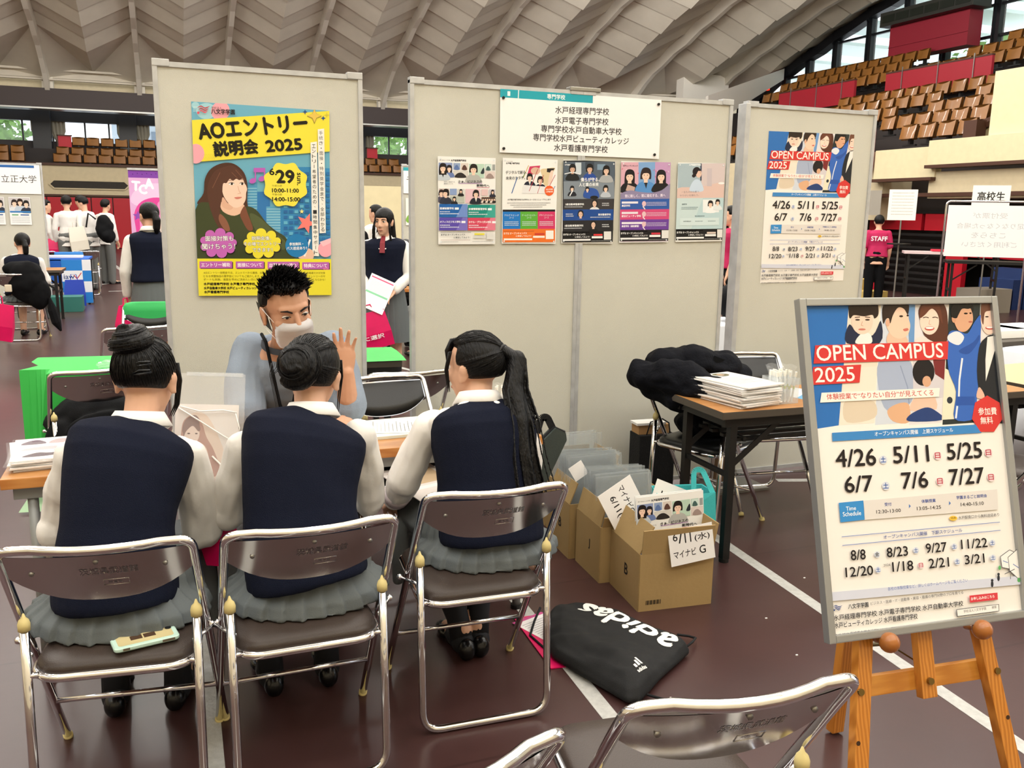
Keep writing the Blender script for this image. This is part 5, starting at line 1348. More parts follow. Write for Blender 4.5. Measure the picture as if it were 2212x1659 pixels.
def d2(s):
    s.text('水戸電子専門学校', (1290, 195), (1520, 200), 30, 0x26262a, .05); s.text('八文字学園', (1290, 155), (1400, 158), 14, 0x26262a)
    s.poly([(1690, 235), (1870, 220), (1830, 370), (1650, 370)], 0xc93a62); s.ell(1790, 310, 80, 60, 0xd9b6a0); s.blob([(1880, 290), (1990, 270), (2120, 265), (2050, 400), (2000, 560), (1930, 540), (1900, 400)], 0xdcc9a2); s.poly([(1985, 270), (2118, 268), (2060, 345), (1980, 330)], 0x231e20); s.blob([(2040, 330), (2090, 320), (2060, 500), (2000, 540)], 0xe9cfc0)
    portrait(s, 1690, 420, 125, 0x17141a, cloth=0x1c2236, inner=0xe8e6e4); portrait(s, 1870, 470, 125, 0x151318, cloth=0x1c2236, smile=False)
    s.poly([(1585, 548), (1990, 582), (1970, 700), (1560, 690)], 0xe6e6e8)
    for a, b, c, w in (((1480, 420), (1385, 690), 0x2c63a8, 13), ((1830, 280), (1680, 655), 0xb73a4c, 9), ((1925, 380), (1820, 695), 0xb8404e, 8), ((1672, 215), (1585, 420), 0xc9a23c, 9), ((1620, 330), (1575, 420), 0x1d8b62, 9), ((2122, 380), (2030, 560), 0xb73a4c, 8), ((2120, 570), (2080, 650), 0x2c63a8, 8)): s.line([a, b], w, c)
    s.text('デジタルで創る、', (1285, 365), (1640, 360), 58, 0x38383c, .01); s.text('未来のカタチ。', (1288, 462), (1612, 455), 58, 0x38383c, .01)
    s.ell(2020, 648, 80, 86, 0xe8602c); s.text('2025年春', (1965, 640), (2080, 638), 28, 0xfff4ee, .02); s.text('入学者対象', (1962, 680), (2082, 678), 28, 0xfff4ee, .02)
    s.text('水戸電子専門学校では学科とコースをリニューアルします', (1315, 812), (2045, 812), 28, 0x36363a, .015)
    for y in (850, 884, 918): s.greek(1310 + (y - 850) * 1.5, y, 2040 - (y - 850) * 2, y + 12, rgb(0x8a8a8c)); s.lift()
    s.rect(1232, 968, 2120, 1005, 0x1b1c22); s.greek(1390, 982, 1650, 992, rgb(0xd8d8da))
    for x0, x1, c, t in ((1232, 1530, 0x1f78c8, 'プログラミング'), (1530, 1825, 0x5cab3c, 'ゲームクリエイター'), (1825, 2118, 0xd0386a, 'デザインクリエイター')):
        s.rect(x0, 1003, x1, 1300, c); s.text(t, (x0 + 25, 1080), (x1 - 25, 1082), 34, 0xdfeaf2); s.text('コース', (x0 + 110, 1120), (x0 + 185, 1120), 28, 0xdfeaf2)
        for y in (1170, 1198, 1226): s.greek(x0 + 30, y, x1 - 30, y + 13, rgb(0xd5e3ee)); s.lift()
    s.rect(1230, 1297, 2116, 1522, 0xe8732c); s.text('まずは オープンキャンパス', (1248, 1392), (1640, 1388), 36, 0xfdf3ea, .02); s.text('に参加してみよう！', (1455, 1432), (1715, 1430), 30, 0xfdf3ea, .02); s.greek(1248, 1330, 1760, 1340, rgb(0x8c4a20)); s.rect(1248, 1458, 1730, 1488, 0xf8f1ea); s.rect(1772, 1368, 1940, 1402, 0xc94030); s.rect(1745, 1415, 1942, 1448, 0xf4ece4); s.rect(1960, 1325, 2092, 1470, 0xf1efec)
def d3(s):
    s.rect(90, 105, 745, 1110, 0x1d2026); s.rect(100, 120, 740, 360, 0x53606f); s.rect(100, 360, 735, 578, 0x828d99)
    s.rect(245, 130, 320, 270, 0xc9d4dc); s.rect(370, 125, 480, 210, 0x3c4653); s.rect(520, 150, 620, 220, 0x7d97ad)
    s.text('水戸自動車大学校', (115, 165), (235, 168), 15, 0xf0f2f4, .04)
    portrait(s, 210, 205, 105, 0x16161a, cloth=0x1d2024, skin=0xd9b19a, smile=False); portrait(s, 425, 205, 108, 0x16161a, cloth=0x2a4d9c, skin=0xd9b19a, smile=False); portrait(s, 632, 225, 108, 0x121216, cloth=0xa8acb0, skin=0xe2c0ac, long=.3, smile=False)
    s.line([(110, 270), (205, 250)], 10, 0xe6eaee); s.line([(215, 250), (310, 275)], 10, 0xe6eaee)
    portrait(s, 205, 450, 66, 0x1c1c22, cloth=0x1f2430, smile=False); s.line([(175, 540), (215, 470)], 12, 0xe8ecf0)
    s.blob([(355, 560), (365, 470), (430, 440), (520, 470), (535, 570)], 0x2f55a4); portrait(s, 395, 460, 60, 0x16161a, cloth=0x2f55a4, smile=False); portrait(s, 625, 450, 78, 0x16161a, cloth=0xb9c2cc, smile=False); s.ell(480, 560, 50, 22, 0x15171b)
    s.text('僕らが守る、', (312, 365), (545, 362), 48, 0xf4f6f8, .03); s.text('人と車の未来', (290, 425), (535, 422), 46, 0xf4f6f8, .03)
    for y0, y1, c, t, tx, px_, right in ((578, 712, 0x38363a, '2級自動車整備学科', 120, 485, False), (708, 845, 0x1c4a94, '車体整備学科', 530, 310, True), (842, 975, 0x26272c, '1級自動車整備学科', 112, 470, False)):
        s.rect(88, y0, 722, y1, c); portrait(s, px_, (y0 + y1) / 2 - 12, 88, 0x17171b, cloth=0xdfe3e8 if y0 < 700 else (0x2a4f96 if right else 0x17181c), skin=0xe0bda8, smile=False, bangs=False)
        s.text(t, (tx, y0 + 78), (tx + (160 if right else 232), y0 + 78), 26, 0xf2f4f6, .03); s.greek(tx - 8 - (90 if right else 0), y0 + 92, tx + 215 - (60 if right else 0), y0 + 102, rgb(0xd5dae0)); s.greek(125 if right else 580, y0 + 50, 215 if right else 665, y0 + 62, rgb(0xd5dae0)); s.lift(); s.greek(125 if right else 580, y0 + 74, 220 if right else 670, y0 + 86, rgb(0xd5dae0))
    foot(s, 95, 975, 0x141519, 0xd83a3e)
def foot(s, x, y, bg, tab):
    s.rect(x - 12, y, x + 620, y + 138, bg); s.greek(x, y + 12, x + 330, y + 24, rgb(0xb9bcc0)); s.text('まずは オープンキャンパス', (x, y + 54), (x + 275, y + 54), 26, 0xf4f5f6, .025); s.text('に参加してみよう！', (x + 145, y + 84), (x + 330, y + 84), 22, 0xf4f5f6, .02)
    s.rect(x - 6, y + 98, x + 340, y + 120, 0xeef0f1); s.rect(x + 378, y + 38, x + 490, y + 60, tab); s.rect(x + 355, y + 66, x + 492, y + 92, 0xf1f1f0); s.rect(x + 508, y + 8, x + 600, y + 110, 0xe2e2e0); s.greek(x + 350, y + 120, x + 600, y + 128, rgb(0x9a9da0))
def d4(s):
    s.rect(820, 118, 1440, 1115, 0xb7a3b9); s.rect(822, 120, 1040, 500, 0xd9a9b9); s.rect(1040, 120, 1245, 500, 0x7ea6d6); s.rect(1245, 120, 1438, 500, 0xc49ac4)
    s.text('水戸ビューティカレッジ', (848, 172), (1030, 174), 20, 0x2b2030, .04)
    for i in range(14): s.line([(random.uniform(840, 1420), random.uniform(180, 300))] * 1 + [(random.uniform(840, 1420), random.uniform(180, 300))], 1, 0xd9b6c4) if False else s.ell(random.uniform(835, 1430), random.uniform(180, 310), 12, 5, random.choice((0xd7607a, 0xe8d0d8, 0xb96f9c)), rot=random.uniform(0, 3), n=8)
    portrait(s, 930, 290, 150, 0x16141a, cloth=0x1b1a20, long=.75); portrait(s, 1130, 275, 160, 0x2b1f22, cloth=0x5690cf, inner=0x23242c); portrait(s, 1320, 295, 145, 0x18151b, cloth=0x1a191f, long=.7)
    s.poly([(880, 470), (905, 395), (998, 430), (985, 490)], 0xc5a79c)
    s.blob([(800, 520), (930, 470), (1060, 490), (1200, 500), (1330, 470), (1450, 390), (1450, 590), (800, 590)], 0x8f86a8)
    s.text('常に新しく、常に進化する、美へ', (872, 560), (1375, 553), 40, 0xeadff0, .02)
    for y, c, t, w in ((578, 0x2f5aa8, '美容学科', 105), (708, 0xd04a7c, '総合ビューティ学科', 240), (835, 0x6c3f9c, '美容学科（通信課程）', 215)):
        s.rect(812, y, 1425, y + 132, c); s.rect(832, y + 30, 1035 if y != 835 else 1135, y + 56, 0xe9e4ee); s.text(t, (832, y + 96), (832 + w, y + 96), 28, 0xf5f0f8, .03)
        for k in (40, 58, 76): s.greek(1140, y + k, 1390, y + k + 8, rgb(0xd9cfe2)); s.lift()
        s.ell(1110, y + 60, 26, 34, 0xe3bfc6, n=12); s.line([(1095, y + 90), (1125, y + 135)], 12, 0xeadfe6)
    foot(s, 825, 965, 0x17151b, 0xd2384a)
def d5(s):
    s.rect(1535, 138, 2125, 570, 0xbfc9cf); s.rect(1535, 138, 1830, 460, 0xa9bcc6); s.rect(1830, 140, 2125, 560, 0xd3c5c6); s.rect(1815, 140, 1832, 350, 0x2e3a52); s.blob([(1540, 440), (1800, 430), (2120, 380), (2120, 575), (1530, 575)], 0xdcc0b8)
    s.text('水戸看護専門学校', (1675, 165), (1822, 167), 20, 0xf3f6f8, .05)
    s.blob([(1690, 480), (1700, 400), (1745, 340), (1800, 340), (1840, 400), (1850, 480)], 0xc6d8ec); s.ell(1770, 240, 52, 58, 0x1d171c); s.ell(1733, 290, 22, 22, 0x1d171c); s.ell(1795, 262, 36, 52, 0xe7c4b2); s.blob([(1750, 200), (1800, 195), (1820, 235), (1790, 230), (1765, 275), (1740, 270)], 0x1d171c); s.ell(1815, 255, 5, 4, 0x30221f, n=8)
    s.rect(1900, 200, 1960, 420, 0xc7bcc2); s.ell(2080, 385, 40, 14, 0xf1f0ee)
    s.text('一生ものの仕事で', (1580, 502), (1800, 498), 24, 0x8d7d84); s.text('やりがいを掴もう。', (1560, 545), (1800, 540), 24, 0x8d7d84)
    s.rect(1520, 565, 2115, 960, 0xb9d3d9); s.poly([(1520, 565), (1850, 565), (1700, 960), (1510, 960)], 0xc6dadd); s.rect(1850, 585, 2055, 745, 0xe9eef0); portrait(s, 1945, 640, 80, 0x1b171b, cloth=0xf0f2f4); portrait(s, 2035, 620, 70, 0x1b171b, cloth=0xdfe6ea)
    s.text('看護学科', (1585, 650), (1650, 650), 20, 0x3c5560); s.greek(1580, 675, 1790, 683, rgb(0x6d868f)); s.greek(1580, 695, 1770, 703, rgb(0x6d868f)); s.greek(1750, 783, 1870, 795, rgb(0x5c757e)); s.rect(1565, 812, 2055, 905, 0xcfe1e4)
    for x in (1605, 1755, 1915): s.greek(x, 848, x + 95, 858, rgb(0x6d868f)); s.lift()
    foot(s, 1525, 950, 0x17181b, 0xd9c9bf)
q = 280 / 2212; a3('small poster with rows of photographs above four coloured boxes, first of five', [(130, 62), (1100, 85), (1095, 1560), (145, 1560)], 0, d1, 1.409, 1.577, .006)
a3('small white poster with slanted coloured lines and an orange foot, second of five', [(1235, 85), (2165, 125), (2130, 1550), (1215, 1545)], 0, d2, 1.742, 1.581, 0)
a3('small dark poster with people in racing overalls, third of five', [(98, 95), (750, 120), (718, 1135), (72, 1125)], 0, d3, 2.071, 1.583, 0)
a3('small pink and purple poster with three women, fourth of five', [(825, 105), (1440, 125), (1415, 1125), (805, 1125)], 0, d4, 2.404, 1.589, .014)
a3('small pale blue poster with a nurse, last of five on the right', [(1537, 125), (2125, 140), (2095, 1105), (1510, 1110)], 0, d5, 2.747, 1.595, .02)

# ---- the campus poster: once framed on the easel, once pinned on the right panel
def campus(s):
    setview(s, 1700, 620, 3.1895)
    cols = [((440, 660), (365, 615), 0xeadfce), ((660, 895), (615, 850), 0xd3dae6), ((895, 1130), (850, 1080), 0xe3dfe2), ((1130, 1350), (1080, 1310), 0x2b3436), ((1350, 1460), (1310, 1520), 0xe6e0df)]
    s.poly([(90, 60), (440, 75), (365, 952), (150, 985)], 0x2d70bd)
    for (a, b), (c, d), col in cols: s.poly([(a, 70), (b - 5, 70), (d - 5, 935), (c, 950)], col)
    sv = s.clip
    # lower pictures first
    s.poly([(405, 560), (630, 545), (612, 935), (368, 950)], 0xede4d6); s.blob([(400, 800), (480, 770), (610, 790), (612, 900), (420, 930)], 0xdccdb8)
    s.blob([(640, 520), (760, 505), (865, 520), (880, 700), (850, 810), (700, 850), (640, 700)], 0xa9b5cf); s.blob([(700, 850), (780, 800), (850, 810), (848, 930), (740, 925)], 0xe0b08c); s.line([(790, 540), (840, 690), (850, 800)], 7, 0x8d9ab8)
    s.rect(878, 500, 1095, 760, 0xd4cfd6); s.poly([(1015, 500), (1100, 500), (1092, 640), (1030, 600)], 0x7c2c30); s.ell(950, 585, 76, 95, 0x1c1a20); s.ell(972, 650, 30, 38, 0xd9a888); s.blob([(890, 760), (990, 700), (1040, 840), (860, 850)], 0xe7c5b0); s.blob([(855, 880), (960, 830), (1030, 850), (1082, 915), (850, 925)], 0x26407a)
    s.poly([(1098, 560), (1180, 600), (1165, 910), (1075, 915)], 0xe9e4cc); s.ell(1130, 780, 20, 24, 0x2f3540, n=12)
    # five heads
    s.blob([(420, 385), (438, 255), (500, 320), (600, 330), (655, 230), (648, 385)], 0x232b45); s.blob([(480, 385), (520, 320), (580, 320), (590, 385)], 0xf0ece8); s.ell(527, 232, 74, 92, 0xf1d3c0); s.blob([(435, 185), (440, 95), (520, 70), (620, 80), (640, 180), (612, 215), (598, 190), (540, 200), (470, 192), (445, 215)], 0x2b201d)
    s.ell(495, 224, 17, 6, 0x2c1f1b, n=10); s.ell(563, 224, 17, 6, 0x2c1f1b, n=10); s.line([(476, 208), (512, 204)], 5, 0x4a352c); s.line([(546, 204), (582, 208)], 5, 0x4a352c); s.line([(528, 235), (520, 262), (534, 266)], 4, 0xd3a58d); s.ell(525, 290, 26, 7, 0xc9776a, n=12)
    s.poly([(842, 90), (893, 90), (885, 378), (850, 378)], 0x6f9bd0); s.blob([(700, 385), (720, 300), (800, 310), (840, 385)], 0xe3bfa6); s.blob([(690, 230), (760, 130), (835, 150), (848, 220), (858, 270), (838, 330), (780, 355), (720, 320)], 0xf0cdb5); s.blob([(672, 250), (665, 150), (700, 92), (770, 88), (845, 110), (842, 190), (815, 150), (775, 140), (740, 190), (720, 250), (710, 215), (690, 220)], 0x32241f); s.ell(702, 245, 15, 26, 0xdfae92); s.ell(795, 200, 14, 7, 0x2c1f1b, n=10); s.ell(840, 195, 8, 7, 0x2c1f1b, n=10); s.blob([(808, 290), (838, 282), (845, 296), (820, 304)], 0xcf7466)
    s.blob([(900, 385), (930, 340), (1080, 350), (1112, 385)], 0xe9dcd6); s.blob([(930, 250), (915, 160), (960, 95), (1030, 85), (1085, 110), (1115, 200), (1108, 385), (1040, 385), (960, 340)], 0x5a3327); s.ell(990, 236, 66, 92, 0xf5d8c8); s.blob([(925, 210), (940, 130), (1000, 100), (1060, 130), (1080, 250), (1060, 210), (1040, 160), (1000, 150), (960, 190)], 0x6b3d2e); s.line([(945, 212), (965, 206), (985, 212)], 5, 0x3a261f); s.line([(1010, 210), (1030, 206), (1050, 214)], 5, 0x3a261f); s.ell(990, 285, 34, 15, 0xc65a52, n=16); s.ell(990, 281, 28, 8, 0xfdf7f3, n=14); s.line([(992, 225), (985, 255), (1000, 258)], 4, 0xdcae99)
    s.ell(1215, 150, 80, 66, 0x1b1b1d); s.blob([(1165, 220), (1190, 150), (1260, 140), (1282, 170), (1290, 215), (1280, 260), (1240, 305), (1190, 300), (1160, 240)], 0xdba888); s.ell(1158, 218, 15, 28, 0xd39c7b); s.blob([(1140, 200), (1150, 130), (1230, 95), (1285, 130), (1260, 150), (1215, 150), (1190, 190), (1175, 215)], 0x17171a); s.ell(1240, 182, 14, 6, 0x1c1512, n=10); s.ell(1272, 180, 8, 6, 0x1c1512, n=10); s.ell(1272, 240, 15, 6, 0xb6685a, n=10)
    s.blob([(1118, 330), (1180, 300), (1250, 320), (1300, 240), (1345, 195), (1342, 330), (1335, 520), (1315, 780), (1300, 905), (1160, 908), (1172, 720), (1118, 560)], 0x3868c0); s.blob([(1120, 330), (1180, 305), (1228, 345), (1190, 400), (1120, 370)], 0xe3e7ee); s.line([(1215, 490), (1195, 640), (1190, 780)], 12, 0xe6ecf5); s.line([(1180, 820), (1170, 905)], 12, 0xe6ecf5); s.rect(1170, 755, 1300, 815, 0x2b56ab); s.blob([(1190, 440), (1290, 380), (1330, 330), (1330, 370), (1260, 460)], 0x2a53a5)
    s.ell(1400, 220, 58, 108, 0xf2d2c2); s.blob([(1345, 210), (1350, 110), (1400, 80), (1470, 90), (1470, 230), (1435, 170), (1400, 165), (1370, 180), (1360, 260)], 0x6e4737); s.ell(1385, 205, 13, 5, 0x2c1f1b, n=10); s.ell(1428, 208, 11, 5, 0x2c1f1b, n=10); s.ell(1405, 282, 32, 13, 0xc65a52, n=14); s.ell(1405, 278, 26, 7, 0xfdf7f3, n=12)
    s.blob([(1318, 640), (1330, 420), (1375, 350), (1420, 330), (1480, 350), (1520, 900), (1380, 880)], 0x20242c); s.poly([(1388, 345), (1440, 335), (1455, 380), (1376, 650), (1374, 500)], 0xeeeae6); s.blob([(1312, 760), (1330, 690), (1365, 740), (1360, 770)], 0xe5b8a2)
    # ribbons
    s.poly([(200, 400), (1119, 374), (1113, 498), (189, 526)], 0xd33b3a); s.poly([(186, 549), (517, 533), (506, 657), (174, 673)], 0xd33b3a)
    s.text('OPEN CAMPUS', (214, 508), (1086, 486), 106, 0xfdf4ee, .012); s.text('2025', (203, 656), (474, 646), 100, 0xfdf4ee, .012)
    s.poly([(243, 727), (1058, 695), (1053, 756), (233, 795)], 0xf4efe8); s.text('体験授業で“なりたい自分”が見えてくる', (280, 776), (1016, 747), 42, 0xc9463f, .01)
    s.poly([(315, 1003), (1340, 947), (1345, 1006), (318, 1062)], 0x3f88cb); s.text('オープンキャンパス開催　上期スケジュール', (610, 1028), (1150, 1000), 32, 0xf4f8fc, .01)
    s.poly([(1385 + 108 * math.cos(-PI / 2 + 2 * PI * i / 7), 880 + 132 * math.sin(-PI / 2 + 2 * PI * i / 7)) for i in range(7)], 0xd43a38); s.text('参加費', (1325, 884), (1451, 881), 52, 0xfdf0ea, .012); s.text('無料', (1340, 946), (1426, 943), 50, 0xfdf0ea, .012)
    D = [('4/26', 345, 1241, 620, 1226, 118, 668, 1190, '土'), ('5/11', 741, 1215, 985, 1201, 115, 1043, 1163, '日'), ('5/25', 1112, 1192, 1350, 1176, 112, 1393, 1143, '日'), ('6/7', 405, 1417, 597, 1406, 112, 685, 1370, '土'), ('7/6', 798, 1391, 978, 1380, 112, 1058, 1340, '日'), ('7/27', 1127, 1367, 1365, 1351, 110, 1410, 1313, '日')]
    for t, x0, y0, x1, y1, h, mx, my, d in D:
        s.text(t, (x0, y0), (x1, y1), h, 0x211c20, .022); s.ell(mx, my, 26, 29, 0xd6dcea if d == '土' else 0xead7da); s.text(d, (mx - 18, my + 18), (mx + 18, my + 16), 38, 0x2c56a4 if d == '土' else 0xb83a4c, .03)
    s.poly([(530, 1472), (1450, 1395), (1456, 1535), (538, 1604)], 0xe2ddd9); s.poly([(359, 1486), (528, 1470), (537, 1603), (371, 1621)], 0x3b8fd3)
    s.text('Time', (410, 1541), (478, 1535), 28, 0xf2f8fc, .01); s.text('Schedule', (388, 1580), (513, 1570), 30, 0xf2f8fc, .01)
    for t, a, b, h in (('受付', (675, 1510), (722, 1507), 24), ('体験授業', (930, 1489), (1027, 1482), 24), ('学園まるごと説明会', (1170, 1464), (1380, 1450), 24)): s.text(t, a, b, h, 0x3a539c, .02)
    for t, a, b, h in (('12:30-13:00', (618, 1561), (786, 1550), 24), ('13:05-14:25', (898, 1539), (1063, 1528), 24), ('14:40-15:10', (1200, 1512), (1357, 1502), 24)): s.text(t, a, b, h, 0x2b2527, .01)
    for x, y in ((842, 1510), (1118, 1490)): s.poly([(x, y - 14), (x + 12, y), (x, y + 14)], 0x4a78bd)
    s.ell(1147, 1594, 28, 17, 0xedc24a); s.text('特典', (1130, 1601), (1166, 1598), 15, 0x5a4512); s.text('水戸駅南口から無料送迎あり', (1183, 1603), (1463, 1581), 24, 0x2b2527)
    setview(s, 1700, 1060, 2.7695)
    s.line([(328, 275), (1275, 189)], 3, 0x6a83c2); s.line([(332, 327), (1278, 238)], 3, 0x6a83c2); s.text('オープンキャンパス開催　下期スケジュール', (580, 290), (1050, 247), 24, 0x47599e, .01)
    for t, x0, y0, x1, y1, h, mx, my, d in (('8/8', 385, 416, 472, 409, 60, 540, 381, '金'), ('8/23', 600, 399, 725, 388, 58, 772, 357, '土'), ('9/27', 833, 374, 957, 364, 57, 1001, 335, '土'), ('11/22', 1044, 350, 1200, 338, 56, 1229, 313, '土'), ('12/20', 352, 517, 516, 503, 58, 545, 473, '土'), ('1/18', 632, 485, 756, 474, 58, 801, 447, '日'), ('2/21', 850, 465, 970, 454, 57, 1018, 425, '土'), ('3/21', 1065, 442, 1182, 430, 55, 1232, 402, '土')):
        s.text(t, (x0, y0), (x1, y1), h, 0x211c20, .02); s.ell(mx, my, 17, 19, 0xd6dcea if d != '日' else 0xead7da); s.text(d, (mx - 12, my + 12), (mx + 12, my + 10), 25, {'土': 0x2c56a4, '日': 0xb83a4c, '金': 0x2a2a30}[d], .02)
    s.text('2026', (577, 453), (617, 449), 14, 0x3a3438)
    s.poly([(255, 607), (1420, 508), (1422, 560), (258, 660)], 0xd4d8e8); s.text('各校の体験授業など、詳しくはホームページをご覧ください', (602, 599), (1080, 546), 22, 0x4d6cb4)
    for pts in ([(1275, 395), (1330, 355), (1370, 375), (1385, 480), (1285, 460)], [(1320, 400), (1375, 352), (1400, 365), (1400, 545), (1330, 480)]): s.poly(pts, 0xf4f3f1); s.line(pts + [pts[0]], 3, 0x4a4a52)
    s.ell(1332, 412, 9, 11, 0xf4f3f1); s.line([(1290, 420), (1320, 432)], 4, 0x7d93c4); s.line([(1350, 440), (1395, 470)], 4, 0x7d93c4); s.line([(1300, 500), (1360, 470)], 3, 0x4a4a52); s.line([(1335, 500), (1335, 530)], 3, 0x4a4a52); s.ell(1385, 535, 10, 14, 0x5fae6a, n=10); s.ell(1270, 462, 8, 14, 0x5fae6a, n=10)
    for x, y in ((1225, 555), (1263, 518)): s.ell(x, y - 18, 8, 8, 0x30323c, n=10); s.ell(x, y + 4, 8, 20, 0x30323c, n=10)
    crest(s, 274, 682, 54, 0x284a8e); s.text('八文字学園', (364, 707), (485, 694), 30, 0x23252c, .02); s.text('ビジネス・医療・IT・自動車・美容・看護の専門分野のプロを育てる', (498, 684), (1052, 617), 20, 0x4a484c)
    s.text('水戸経理専門学校 水戸電子専門学校 水戸自動車大学校', (277, 778), (1052, 690), 35, 0x1f1d22, .012); s.text('水戸ビューティカレッジ 水戸看護専門学校', (282, 823), (779, 766), 35, 0x1f1d22, .012)
    s.text('310-0812 茨城県水戸市浜田2-16-12　TEL: 029-221-8800', (290, 872), (773, 815), 19, 0x4a484c)
    s.poly([(1088, 628), (1256, 610), (1258, 652), (1092, 670)], 0xd8414c); s.text('お申し込みはこちら', (1098, 657), (1238, 641), 19, 0xfdf3f2, .02); s.poly([(1010, 710), (1264, 679), (1266, 722), (1014, 754)], 0x3a383c); s.poly([(1013, 713), (1261, 682), (1263, 719), (1017, 750)], 0xf3f1ee); s.text('学校法人八文字学園', (1054, 732), (1188, 713), 18, 0x3a383c); s.text('検索', (1222, 708), (1250, 704), 17, 0x3a383c); s.text('https://www.mito.ac.jp/', (1060, 775), (1232, 752), 17, 0x4a484c)
CQ = [(1738.8, 659.6), (2141.4, 654.3), (2210.8, 1319.5), (1801.2, 1373.6)]
s = Sheet(.594, .841, CQ, 0xf3efea); campus(s)
o = s.build('poster', GLOSSPRINT); tag(o, 'pinned paper campus poster with five faces, on the right display panel', 'poster'); on_wall(o, 3.471, 1.575, .012)
# easel with the framed copy
eb = thing('framed_poster', 'silver framed campus poster with red ribbons, standing on the wooden easel', 'poster')
eb.location = (1.834, -2.511, .895); eb.rotation_euler = (Matrix.Rotation(R(-5.05), 3, 'Z') @ Matrix.Rotation(R(-16.1), 3, 'X')).to_euler()
s = Sheet(.594, .841, CQ, 0xf3efea); campus(s); o = s.build('sheet', mat('printed_behind_film', 0xffffff, 0.12) if False else print_mat('print_behind_film', 0.10, 0.35), eb); o.location = (0, .004, 0)
m = MB(); w, h = .315, .4385
for s_ in (-1, 1): m.box((s_ * (w - .010), .006, 0), (.020, .026, 2 * h), bev=.003); m.box((0, .006, s_ * (h - .010)), (2 * w - .04, .026, .020), bev=.003)
m.build('frame', mat('silver_frame', 0xa6a8a9, 0.38, 0.6), eb)
m = MB(); m.box((0, .014, 0), (2 * w - .02, .006, 2 * h - .02)); m.build('backing', mat('grey_backing', 0x6a6a6a, .7), eb)
PINE = wave_mat('varnished_pine', 0xd18a3a, 0xb56f26, 3.2, 0.32, 5.0, (9, 9, .5), coat=.3)
PINEX = wave_mat('varnished_pine_rail', 0xd39240, 0xb87429, 3.2, 0.32, 5.0, (.5, 9, 9), coat=.3)
es = thing('easel', 'varnished pine easel with round knobs, carrying the framed poster', 'easel', (1.834, -2.62, 0))
Re = Matrix.Rotation(R(-5.05), 3, 'Z') @ Matrix.Rotation(R(-16.1), 3, 'X')
def ep(x, y, z): return V(1.834, -2.511, .895) + Re @ V(x, y, z) - V(1.834, -2.62, 0)
def ezl(z): return (z - .895) / math.cos(R(16.1))
zf = ezl(0.0) + .012
for s_, zt in ((-1, .40), (1, .40)):
    m = MB(); m.bar(ep(s_ * .255, .042, zf), ep(s_ * .055, .042, zt), .042, .03, bev=.003, up=Re @ V(0, 1, 0)); m.build('leg', PINE, es)
m = MB(); m.bar(ep(0, .045, -.62), ep(0, .045, .42), .046, .026, bev=.003, up=Re @ V(0, 1, 0)); m.build('centre_post', PINE, es)
m = MB(); b0 = ep(0, .07, .36); b1 = V(1.815, -2.33, 0.008) - V(1.834, -2.62, 0); m.bar(b0, b1, .042, .03, bev=.003); m.build('rear_leg', PINE, es)
m = MB(); m.bar(ep(-.205, .068, -.575), ep(.205, .068, -.575), .022, .052, bev=.003, up=Re @ V(0, 0, 1)); m.build('cross_rail', PINEX, es)
for x, l in ((-.145, 'a'), (.145, 'b')):
    m = MB(); m.sphere(ep(x, -.012, -.452), .026, 18, 12); m.cyl(ep(x, .0, -.452), ep(x, .045, -.452), .009, 10); m.build('knob', mat('turned_knob', 0xa4632a, 0.3, coat=.4), es, smooth=True)
for x, y, z in ((-.215, .024, -.575), (.215, .024, -.575), (0, .03, -.575)):
    m = MB(); m.cyl(ep(x, .03, z), ep(x, .022, z), .009, 12); m.build('bolt', mat('brass_bolt', 0x8a7444, .3, .9), es)
for x, z in ((-.235, -.70), (.235, -.70), (.25, -.86)):
    m = MB(); m.cyl(ep(x, .0275, z), ep(x, .0262, z), .006, 10); m.build('peg_hole', mat('dark_hole', 0x3a2410, .9), es)
m = MB(); m.bar(ep(-.15, .06, -.47), ep(-.09, .066, -.475), .012, .006); m.bar(ep(-.09, .066, -.475), ep(-.005, .075, -.53), .01, .004); m.build('brass_stay', mat('old_brass', 0x6e6244, .35, .9), es)
# ================================================================== THINGS ON AND ROUND THE TABLES
CARD = mat('corrugated_card', 0xa58a5c, 0.8, bump=0.06, bscale=60, var=0.05, vscale=4)
CARDIN = mat('card_inside', 0xc49a58, 0.8)
PAPER = mat('white_paper', 0xf0efec, 0.6)
MAGENTA = mat('magenta_plastic', 0xd8115e, 0.3, var=0.08, vscale=9)
# ---- clear carrier bag with a catalogue, held by the student on the left
t = thing('clear_bag', 'clear plastic carrier bag with a pale catalogue, held by the high bun student', 'bag', (.098, -1.365, .775), R(-9)); t.rotation_euler = (R(-13), R(3), R(-9))
s = Sheet(.19, .285, None, 0xf1ebe7, .012); 
s.f = lambda x, y: (x * .19, y * .285)
s.blob([(.12, .30), (.22, .12), (.45, .10), (.62, .25), (.78, .5), (.92, .78), (.6, .9), (.3, .88), (.15, .6)], 0xf0dccd); s.blob([(.10, .33), (.14, .18), (.30, .12), (.42, .2), (.5, .36), (.62, .5), (.72, .7), (.62, .8), (.42, .62), (.2, .55), (.1, .48)], 0xc59a8c); s.blob([(.12, .30), (.16, .18), (.30, .12), (.38, .18), (.36, .34), (.2, .36)], 0x8a6c66)
s.ell(.27, .33, .12, .105, 0xf6e4da); s.blob([(.14, .36), (.15, .2), (.28, .17), (.4, .26), (.37, .3), (.28, .24), (.18, .3)], 0x8f706a); s.ell(.22, .325, .025, .008, 0x5a3e3a, n=10); s.ell(.34, .325, .022, .008, 0x5a3e3a, n=10); s.ell(.28, .4, .035, .009, 0xc9837a, n=10)
